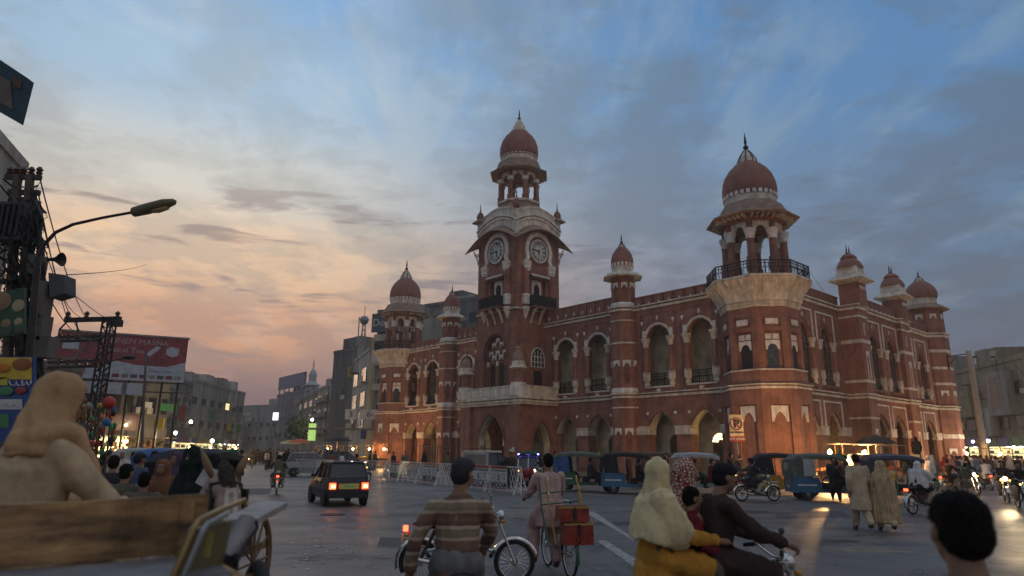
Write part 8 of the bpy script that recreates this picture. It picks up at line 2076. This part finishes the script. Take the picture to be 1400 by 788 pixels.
RB = mat('red_vinyl_box', (0.26, 0.035, 0.022), 0.25, var=0.3, scale=6)
for i, (z0, z1, x0, x1, lb) in enumerate(((0.82, 1.03, -0.17, 0.28, 'upper red vinyl box on the carrying frame of the pink tunic cyclist'), (0.50, 0.80, -0.10, 0.34, 'lower larger red vinyl box on the carrying frame of the pink tunic cyclist'))):
    b = thing('delivery_box', bx.location, radians(14), lb, 'box', 'red boxes on the cyclist rack')
    q = MB(); q.taper(((x0+x1)/2, -0.14, z0), (x1-x0)/2, 0.12, z1-z0, 0.96); q.build('box', RB, b)
    MB().box((x0+x1)/2-0.02, (x0+x1)/2+0.02, -0.275, -0.262, z0+0.02, z1-0.02).build('strap', SHOE, b)
    MB().box(x0-0.01, x1+0.01, -0.268, -0.255, z1-0.03, z1-0.005).build('strap', YF, b)
# family on a motorcycle crossing to the right
FY = 5.95; fr_ = radians(-84)
def fpos(px): return (gx(px, FY), FY, 0)
motorcycle('chrome trimmed motorcycle carrying the family of four across the foreground', paint('red', (0.35, 0.02, 0.02)), (gx(988, FY), FY, 0), fr_, tail=False, headlit=False)
person('man in a black cap and dark brown tunic with a moustache driving the family motorcycle', 'person', (gx(966, FY), FY, 0.10), fr_,
       pose('ride', head=(0, 0.16, 1.49), neck=(0, 0.09, 1.33), sl=(-0.2, 0.08, 1.28), sr=(0.2, 0.08, 1.28), el=(-0.26, 0.30, 1.06), er=(0.26, 0.30, 1.06), wl=(-0.30, 0.50, 0.99), wr=(0.30, 0.50, 0.99)), top=BRN, legs=BRN, hem=0.62, head='wool', headm=BLKC, detail=2, stache=True, grip=True, coat=1.12)
person('small boy in a maroon jumper squeezed between the motorcycle driver and shawled woman', 'person', (gx(930, FY), FY-0.02, 0.28), fr_,
       pose('ride', head=(0, 0.12, 1.42), neck=(0, 0.08, 1.28), sl=(-0.16, 0.06, 1.22), sr=(0.16, 0.06, 1.22), el=(-0.22, 0.12, 1.0), er=(0.24, 0.12, 0.98), wl=(-0.16, 0.32, 0.94), wr=(0.20, 0.36, 0.88)), s=0.80, top=MAR, legs=DGR, head='hair', detail=2)
person('person in a maroon and white patterned headscarf behind the boy on the family motorcycle', 'person', (gx(918, FY), FY+0.22, 0.16), radians(-60),
       pose('ride', wl=(-0.2, 0.34, 1.0), wr=(0.2, 0.34, 1.0)), s=0.94, top=MAR, legs=MAR, hem=0.6, head='scarf', headm=None, shawl_len=0.0, detail=1) if False else None
person('woman in a cream shawl and mustard tunic riding pillion on the family motorcycle', 'person', (gx(893, FY), FY, 0.12), fr_,
       pose('ride', hip=(0, 0, 0.86), head=(0, 0.08, 1.49), neck=(0, 0.04, 1.33), chest=(0, 0.03, 1.16), sl=(-0.18, 0.02, 1.28), sr=(0.18, 0.02, 1.28), el=(-0.24, 0.14, 1.06), er=(0.26, 0.16, 1.02), wl=(-0.20, 0.40, 1.0), wr=(0.24, 0.44, 0.98)), top=MUS, legs=OLV, hem=0.66, head='shawl', headm=CRM, detail=2, coat=1.12, shawl_len=0.30)
def patterned():
    m = bpy.data.materials.new('cloth_patterned_scarf'); m.use_nodes = True; nt = m.node_tree; b = nt.nodes['Principled BSDF']; b.inputs['Roughness'].default_value = 0.9
    tc = nt.nodes.new('ShaderNodeTexCoord'); v = nt.nodes.new('ShaderNodeTexVoronoi'); v.inputs['Scale'].default_value = 34; v.feature = 'DISTANCE_TO_EDGE'; nt.links.new(tc.outputs['Object'], v.inputs[0])
    r = nt.nodes.new('ShaderNodeValToRGB'); r.color_ramp.interpolation = 'CONSTANT'; r.color_ramp.elements[0].color = (0.20, 0.03, 0.02, 1); r.color_ramp.elements[1].position = 0.16; r.color_ramp.elements[1].color = (0.60, 0.48, 0.36, 1)
    nt.links.new(v.outputs[0], r.inputs[0]); nt.links.new(r.outputs[0], b.inputs['Base Color']); return m
PAT = patterned()
person('woman in a maroon and white patterned headscarf riding behind the man in the black cap', 'person', (gx(934, 6.3), 6.35, 0.16), fr_,
       pose('ride', head=(0, 0.06, 1.50), neck=(0, 0.03, 1.34), chest=(0, 0.02, 1.16), sl=(-0.16, 0.0, 1.28), sr=(0.16, 0.0, 1.28), el=(-0.2, 0.12, 1.06), er=(0.2, 0.12, 1.06), wl=(-0.14, 0.3, 1.0), wr=(0.14, 0.3, 1.0)), s=0.97, top=MAR, legs=MAR, hem=0.7, head='scarf', headm=PAT, shawl_len=0.12, detail=1)
# the walking couple
p = gr(1181, 726); 
person('tall man in a sand coloured knee length tunic walking away beside the veiled woman', 'person', (p.x, p.y, 0.0), radians(-8), pose('walk'), s=1.04, top=SND, legs=SND, hem=0.46, head='hair', detail=2, coat=1.15, fold=0.009)
p = gr(1214, 727)
person('woman in a long tan veil cloak walking away beside the man in sand tunic', 'person', (p.x, p.y, 0.0), radians(-10), pose('walk'), s=0.94, top=cloth('tan_veil', (0.48, 0.34, 0.18)), legs=TAN, hem=0.22, head='burqa', headm=cloth('tan_veil', (0.48, 0.34, 0.18)), detail=2, fold=0.018)
# dark head close to the camera
person('dark haired person standing close to the camera at the lower right, seen from behind', 'person', (gx(1304, 2.2), 2.2, -0.02), radians(-4), pose('stand'), s=0.99, top=OLV, legs=DGR, hem=0.5, head='hair', detail=2, coat=1.15)
# ---------------------------------------------------------------- people: middle distance prototypes
GQ = 'people among the traffic'
women = [(268, 7.95, 0.52, 1.0, 'taller woman in dark green black veil seated at the back of the horse cart', cloth('green_black', (0.012, 0.018, 0.015)), 'burqa'), (291, 7.9, 0.50, 0.95, 'woman in a black face veil holding a white paper on the horse cart', BLKC, 'niqab')]
for px, Y, z, s, lb, m_, hd_ in women:
    person(lb, 'person', (gx(px, Y), Y+0.1, z), radians(180 if hd_ == 'niqab' else 150), pose('sit'), s=s, top=m_, legs=m_, hem=0.30, head=hd_, headm=m_, detail=1)
pa = MB().box(-0.07, 0.07, -0.006, 0.006, -0.11, 0.11).build('folded_paper', PAP); tag(pa, 'folded white paper held by the woman in the black face veil', 'paper'); pa.location = at(282, 652, 7.45); pa.rotation_euler = (0.2, 0.5, 0.1)
mid = [
 (228, 9.6, 'stand', 0.95, 185, MAR, 'shawl', ORG, 'woman in a rust shawl facing the camera left of the black veiled women'),
 (205, 8.4, 'stand', 0.88, 10, cloth('olive_coat', (0.13, 0.11, 0.075)), 'hair', HAIR, 'man in an olive hooded coat seen from behind above the plank'),
 (178, 8.8, 'stand', 0.93, -5, OLV, 'hair', HAIR, 'man in a dark brown jacket with a pink collar seen from behind'),
 (160, 10.5, 'stand', 0.98, 20, DGR, 'hair', HAIR, 'man in black standing left of the hooded coat'),
 (138, 11.0, 'stand', 0.93, 30, DGR, 'hair', HAIR, 'leftmost dark clothed man of the group behind the plank'),
 (193, 12.5, 'stand', 1.0, -20, BLUC, 'cap', DGR, 'man in a blue grey jacket and cap beyond the dark group'),
 (106, 10.0, 'stand', 0.86, 40, MAR, 'hair', HAIR, 'person in maroon beside the toy stall'),
 (246, 12, 'stand', 1.0, 160, PUR, 'shawl', PUR, 'woman in a plum shawl beyond the rust shawled woman'),
]
for px, Y, kd, s, rz, m_, hd_, hm_, lb in mid:
    person(lb, 'person', (gx(px, Y), Y, 0), radians(rz), pose(kd), s=s, top=m_, legs=DGR, hem=0.5 if m_ is not BLUC else None, head=hd_, headm=hm_, detail=1, coat=1.15, group=GQ)
motorcycle('black motorcycle with a lit tail lamp behind the plank among the standing men', paint('black', (0.015, 0.015, 0.017)), (gx(148, 9.2), 9.2, 0.0), radians(4), tail=True)
# riders further off
def rider(px, Y, rz, body, top, hm_, hd_, lb, mlb, tail=True, lit=False, hem=0.6, detail=0, power=0):
    M_ = motorcycle(mlb, body, (gx(px, Y), Y, 0), radians(rz), 'motorcycles in the traffic', tail=tail, headlit=lit)
    off = Vector((sin(radians(rz)), -cos(radians(rz)), 0))*0.25
    person(lb, 'person', Vector((gx(px, Y), Y, 0))+off, radians(rz), pose('ride'), s=0.97, top=top, legs=SND, hem=hem, head=hd_, headm=hm_, detail=detail, group=GQ, coat=1.1)
    if lit and power:
        f = Vector((-sin(radians(rz)), cos(radians(rz)), 0)); d = bpy.data.lights.new('headlamp_beam', 'SPOT'); d.energy = power; d.spot_size = radians(42); d.spot_blend = 0.8; d.color = (1, 0.72, 0.38); d.shadow_soft_size = 0.07
        o_ = bpy.data.objects.new('headlamp_beam', d); COL.objects.link(o_); o_.location = Vector((gx(px, Y), Y, 0.93))+f*0.62; o_.rotation_euler = (-(f+Vector((0, 0, 0.06)))).to_track_quat('Z', 'Y').to_euler()
    return M_
rider(385, 28.5, 18, paint('black', (0.015, 0.015, 0.017)), OLV, HAIR, 'hair', 'man in an olive tunic riding away left of the hatchback', 'motorcycle with a lit tail lamp left of the hatchback', detail=1)
rider(1256, 21.5, -62, paint('red', (0.35, 0.02, 0.02)), BLKC, WHT, 'scarf', 'rider in black with a white headscarf right of the walking couple', 'red motorcycle with a lit tail lamp right of the walking couple', detail=1)
rider(1368, 27, 150, paint('black', (0.015, 0.015, 0.017)), DGR, HAIR, 'hair', 'rider in charcoal behind the upper of two bright headlamps', 'motorcycle with the upper bright headlamp at the right', False, True, power=260)
rider(1390, 23.5, 158, paint('black', (0.015, 0.015, 0.017)), BLKC, HAIR, 'hair', 'rider in black behind the lower bright headlamp at the right', 'motorcycle with the lower bright headlamp at the right edge', False, True, power=520)
rider(1322, 32, 168, paint('red', (0.35, 0.02, 0.02)), GRC, HAIR, 'hair', 'rider in dark green behind the headlamp left of the two at the right', 'motorcycle with a headlamp beside the rickshaw queue end', False, True, power=120)
rider(1345, 36, -20, paint('black', (0.015, 0.015, 0.017)), WHT, DGR, 'cap', 'rider in white leaving through the right hand crowd', 'dark motorcycle leaving through the right hand crowd')
rider(1416, 16.5, 136, paint('black', (0.015, 0.015, 0.017)), WHT, HAIR, 'hair', 'rider in white cut off by the right edge', 'dark motorcycle cut off by the right edge', False, False)
rider(1023, 30, 60, paint('black', (0.015, 0.015, 0.017)), DGR, HAIR, 'hair', 'rider in charcoal waiting below the no parking sign', 'motorcycle with a lit headlamp below the no parking sign', False, True, power=250)
rider(304, 58, 172, paint('black', (0.015, 0.015, 0.017)), DGR, HAIR, 'hair', 'rider facing the camera farthest left in the far street', 'motorcycle with a headlamp farthest left in the far street', False, True, power=300)
rider(326, 52, 176, paint('black', (0.015, 0.015, 0.017)), BRN, HAIR, 'hair', 'rider facing the camera in the middle of the far street', 'motorcycle with a headlamp in the middle of the far street', False, True, power=600)
rider(345, 66, 180, paint('black', (0.015, 0.015, 0.017)), OLV, HAIR, 'hair', 'rider facing the camera beyond the olive tunic rider', 'motorcycle with a headlamp beyond the olive tunic rider', False, True, power=600)
rider(318, 75, 180, paint('black', (0.015, 0.015, 0.017)), DGR, HAIR, 'hair', 'most distant rider facing the camera in the far street', 'most distant motorcycle with a headlamp in the far street', False, True, power=600)
rider(492, 38, -40, paint('black', (0.015, 0.015, 0.017)), ORG, HAIR, 'hair', 'rider in rust just right of the hatchback behind the barrier', 'motorcycle with a headlamp just right of the hatchback', False, True, power=120)
# child walking in the headlamp light
person('boy in an olive top and pale trousers walking in the headlamp light at the right', 'person', (gx(1319, 27.5), 27.5, 0), radians(-70), pose('walk'), s=0.86, top=OLV, legs=PNK, hem=0.62, head='hair', detail=1)
person('person in black standing high on a cart beside the side arches', 'person', (gx(1256, 40), 40, 1.05), 0, pose('stand'), s=1.0, top=BLKC, legs=BLKC, hem=0.4, head='shawl', headm=BLKC, detail=1)
# prototypes for the crowd
prot = {}
for nm, kd, hd_, hm, t_, l_, hem_ in (('man', 'stand', 'hair', HAIR, SND, SND, 0.5), ('walker', 'walk', 'hair', HAIR, SND, SND, 0.5), ('woman', 'stand', 'shawl', CRM, SND, SND, 0.45), ('jacket', 'stand', 'cap', DGR, GRYC, DGR, None)):
    prot[nm] = person('crowd figure', 'person', (0, -60, 0), 0, pose(kd), top=t_, legs=l_, hem=hem_, head=hd_, headm=hm, detail=0, coat=1.15)
cols = {'sand': SND, 'white': WHT, 'charcoal': DGR, 'black': BLKC, 'plum': PUR, 'blue grey': BLUC, 'maroon': MAR, 'olive': OLV, 'rust': ORG, 'grey': GRYC, 'brown': BRN, 'cream': OFFW}
R_ = random.Random(77)
def crowd(kind, px, Y, rz, col, label, group, s=1.0, col2=None, z=0.0):
    o_ = prot[kind]; base = {'man': SND, 'walker': SND, 'woman': SND, 'jacket': GRYC}[kind]
    ms = [(base, cols[col])]
    if kind == 'woman': ms.append((CRM, cols[col2 or col]))
    return place(o_, (gx(px, Y), Y, z), radians(rz), label, group, s, ms)
G1, G2, G3, G4 = 'crowd at the right of the junction', 'crowd in the far street', 'people by the hall and the rickshaws', 'people at the left side shops'
rc = [(1292, 38, 'woman', 'maroon'), (1302, 36, 'woman', 'plum'), (1310, 41, 'man', 'charcoal'), (1314, 44, 'man', 'white'), (1322, 42, 'woman', 'black'), (1331, 46, 'walker', 'white'), (1336, 40, 'jacket', 'blue grey'), (1342, 48, 'man', 'cream'), (1350, 44, 'woman', 'rust'), (1356, 50, 'man', 'charcoal'), (1362, 45, 'walker', 'sand'), (1368, 52, 'jacket', 'grey'), (1374, 47, 'man', 'black'), (1380, 42, 'woman', 'cream'), (1386, 50, 'man', 'olive'), (1392, 45, 'jacket', 'charcoal'), (1398, 52, 'man', 'sand'), (1404, 40, 'man', 'brown')]
for i, (px, Y, kd, c_) in enumerate(rc):
    near = ['beside the green rickshaw front', 'next to the maroon shawled woman', 'just left of the thick concrete pole', 'behind the walking boy', 'at the foot of the concrete pole', 'right of the concrete pole', 'behind the rider in white', 'below the violet lamp', 'below the violet white lamp', 'right of the violet white lamp', 'before the lit terrace shops', 'farther back before the terrace', 'above the upper headlamp', 'over the two headlamps', 'behind the two headlamps', 'left of the right edge lamp', 'under the right edge lamp', 'cut off by the right edge of the crowd'][i]
    crowd(kd, px, Y, R_.uniform(0, 360), c_, f'{ {"man":"man","walker":"walking man","woman":"shawled woman","jacket":"capped man in a jacket"}[kd]} in {c_} {near}', G1, R_.uniform(0.94, 1.03))
for i in range(30):
    px = R_.uniform(1285, 1400); Y = R_.uniform(53, 66)
    crowd(R_.choice(['man', 'woman', 'jacket', 'walker']), px, Y, R_.uniform(0, 360), (cq := R_.choice(list(cols))), 'small distant figure in ' + cq + ' in the crowd before the lit terrace shops', 'distant figures before the terrace shops', R_.uniform(0.92, 1.04))
for i in range(95):
    Y = R_.uniform(54, 120); px = R_.uniform(275, 480) if Y > 74 else R_.choice([R_.uniform(270, 318), R_.uniform(355, 470)])
    crowd(R_.choice(['man', 'walker', 'woman', 'jacket', 'man']), px, Y, R_.uniform(0, 360), (cq := R_.choice(['charcoal', 'black', 'brown', 'olive', 'grey', 'sand', 'white', 'maroon'])), 'small distant figure in ' + cq + ' in the crowd down the far street', G2, R_.uniform(0.95, 1.08))
fr2 = [(540, 52, 'man', 'charcoal', 'before the left domed turret'), (556, 50, 'man', 'grey', 'right of the left domed turret'), (582, 50, 'woman', 'black', 'before the second left arch'), (470, 44, 'man', 'white', 'by the silver car'), (455, 46, 'man', 'rust', 'between the silver car and dark saloon'), (508, 60, 'jacket', 'charcoal', 'before the lit fruit stall'), (515, 62, 'man', 'olive', 'behind the lit fruit stall'), (700, 34, 'jacket', 'charcoal', 'between the jeep and the red rickshaw'), (861, 37, 'man', 'brown', 'high behind the black hooded rickshaw'), (896, 40, 'woman', 'blue grey', 'before the arch behind the blue rickshaw'), (1000, 34, 'man', 'black', 'left of the no parking sign post'), (1012, 36, 'jacket', 'charcoal', 'under the no parking sign'), (1100, 27.5, 'man', 'black', 'beside the pale side panel of the grey green rickshaw'), (1139, 26.5, 'walker', 'charcoal', 'between the carts and the walking man'), (1156, 33, 'man', 'black', 'before the lit fruit cart'), (1163, 35, 'woman', 'cream', 'right of the lit fruit cart'), (1190, 33, 'man', 'charcoal', 'beside the second burning lamp'), (1243, 30, 'man', 'olive', 'behind the blue hooded rickshaw'), (1270, 32, 'woman', 'white', 'beside the green rickshaw nose'), (1276, 37, 'woman', 'grey', 'behind the green rickshaw nose'), (912, 33, 'man', 'maroon', 'between the black and the tan rickshaws'), (760, 40, 'man', 'sand', 'before the porch side arch'), (614, 46, 'walker', 'olive', 'before the left small turret'), (640, 44, 'man', 'white', 'by the porch railings')]
for px, Y, kd, c_, near in fr2: crowd(kd, px, Y, R_.uniform(0, 360), c_, f'{ {"man":"man","walker":"walking man","woman":"shawled woman","jacket":"capped man in a jacket"}[kd]} in {c_} {near}', G3, R_.uniform(0.95, 1.03))
lf = [(122, 19, 'man', 'brown', 'behind the toy stall'), (168, 17, 'woman', 'cream', 'between the toy stall and blue rickshaw'), (150, 21, 'jacket', 'charcoal', 'right of the toy stall'), (186, 24, 'man', 'sand', 'before the bright shop'), (214, 18, 'man', 'charcoal', 'beside the blue backed rickshaw'), (240, 27, 'woman', 'maroon', 'beyond the blue backed rickshaw'), (333, 34, 'man', 'brown', 'right of the black rickshaw'), (258, 34, 'man', 'black', 'below the white lamps'), (133, 26, 'man', 'olive', 'at the dark shopfronts')]
for px, Y, kd, c_, near in lf: crowd(kd, px, Y, R_.uniform(0, 360), c_, f'{ {"man":"man","walker":"walking man","woman":"shawled woman","jacket":"capped man in a jacket"}[kd]} in {c_} {near}', G4, R_.uniform(0.95, 1.03))
for o_ in prot.values():
    for c_ in list(o_.children_recursive): bpy.data.objects.remove(c_)
    bpy.data.objects.remove(o_)
# drivers and passengers in the queue, bikes squeezed between
for i, (px, Y, c_, lb) in enumerate(((808, 31.2, DGR, 'driver sitting in the green auto rickshaw'), (874, 30.0, BLKC, 'driver sitting in the black hooded auto rickshaw'), (972, 29.8, MAR, 'driver in maroon sitting in the tan canvas auto rickshaw'), (950, 29.9, DGR, 'passenger sitting in the back of the tan canvas auto rickshaw'), (1142, 26.0, BLKC, 'driver in black sitting in the grey green auto rickshaw'), (1247, 24.2, OLV, 'driver sitting in the dark blue auto rickshaw'), (1088, 28.4, BRN, 'driver sitting in the yellow bodied auto rickshaw'))):
    person(lb, 'person', (gx(px, Y), Y, 0.30), radians(-100), pose('sit'), s=0.95, top=c_, legs=DGR, hem=0.3, head='hair', detail=0, coat=1.1, group='people in the auto rickshaws')
for px, Y, rz, m_, lb, mlb in ((912, 31, -95, BLKC, 'rider in black between the black and tan rickshaws', 'motorcycle between the black hooded and tan rickshaws'), (1032, 26.5, -80, DGR, 'rider in charcoal left of the yellow bodied rickshaw', 'motorcycle left of the yellow bodied rickshaw'), (1180, 30, -75, OLV, 'rider in olive behind the walking man', 'motorcycle behind the walking man'), (1296, 33, -60, BRN, 'rider in brown beyond the green rickshaw nose', 'motorcycle beyond the green rickshaw nose'), (742, 36, 170, DGR, 'rider in charcoal right of the red rickshaw', 'motorcycle right of the red rickshaw')):
    rider(px, Y, rz, paint('black', (0.015, 0.015, 0.017)), m_, HAIR, 'hair', lb, mlb, tail=(rz > -100 and rz < 0))
# parked bicycles behind the barriers
for i, (px, Y, rz, lb) in enumerate(((545, 44, 70, 'bicycle parked behind the barriers farthest left'), (556, 43.6, 60, 'second bicycle parked behind the barriers from the left'), (568, 43.2, 75, 'third bicycle parked behind the barriers from the left'), (580, 42.6, 65, 'bicycle parked behind the barriers nearest the middle board'))):
    bicycle(lb, (gx(px, Y), Y, 0), radians(rz), None, 'bicycles parked behind the barriers')
# ---------------------------------------------------------------- dusty evening air
hz_ = bpy.data.materials.new('haze'); hz_.use_nodes = True; nt = hz_.node_tree; nt.nodes.remove(nt.nodes['Principled BSDF'])
pv = nt.nodes.new('ShaderNodeVolumePrincipled'); pv.inputs['Color'].default_value = (0.80, 0.76, 0.72, 1); pv.inputs['Density'].default_value = 0.0010; pv.inputs['Anisotropy'].default_value = 0.3
nt.links.new(pv.outputs[0], nt.nodes['Material Output'].inputs['Volume'])
tag(MB().box(-330, 370, -90, 430, -1.0, 45).build('haze', hz_), kind='stuff')
bpy.data.scenes.remove(TMPS)
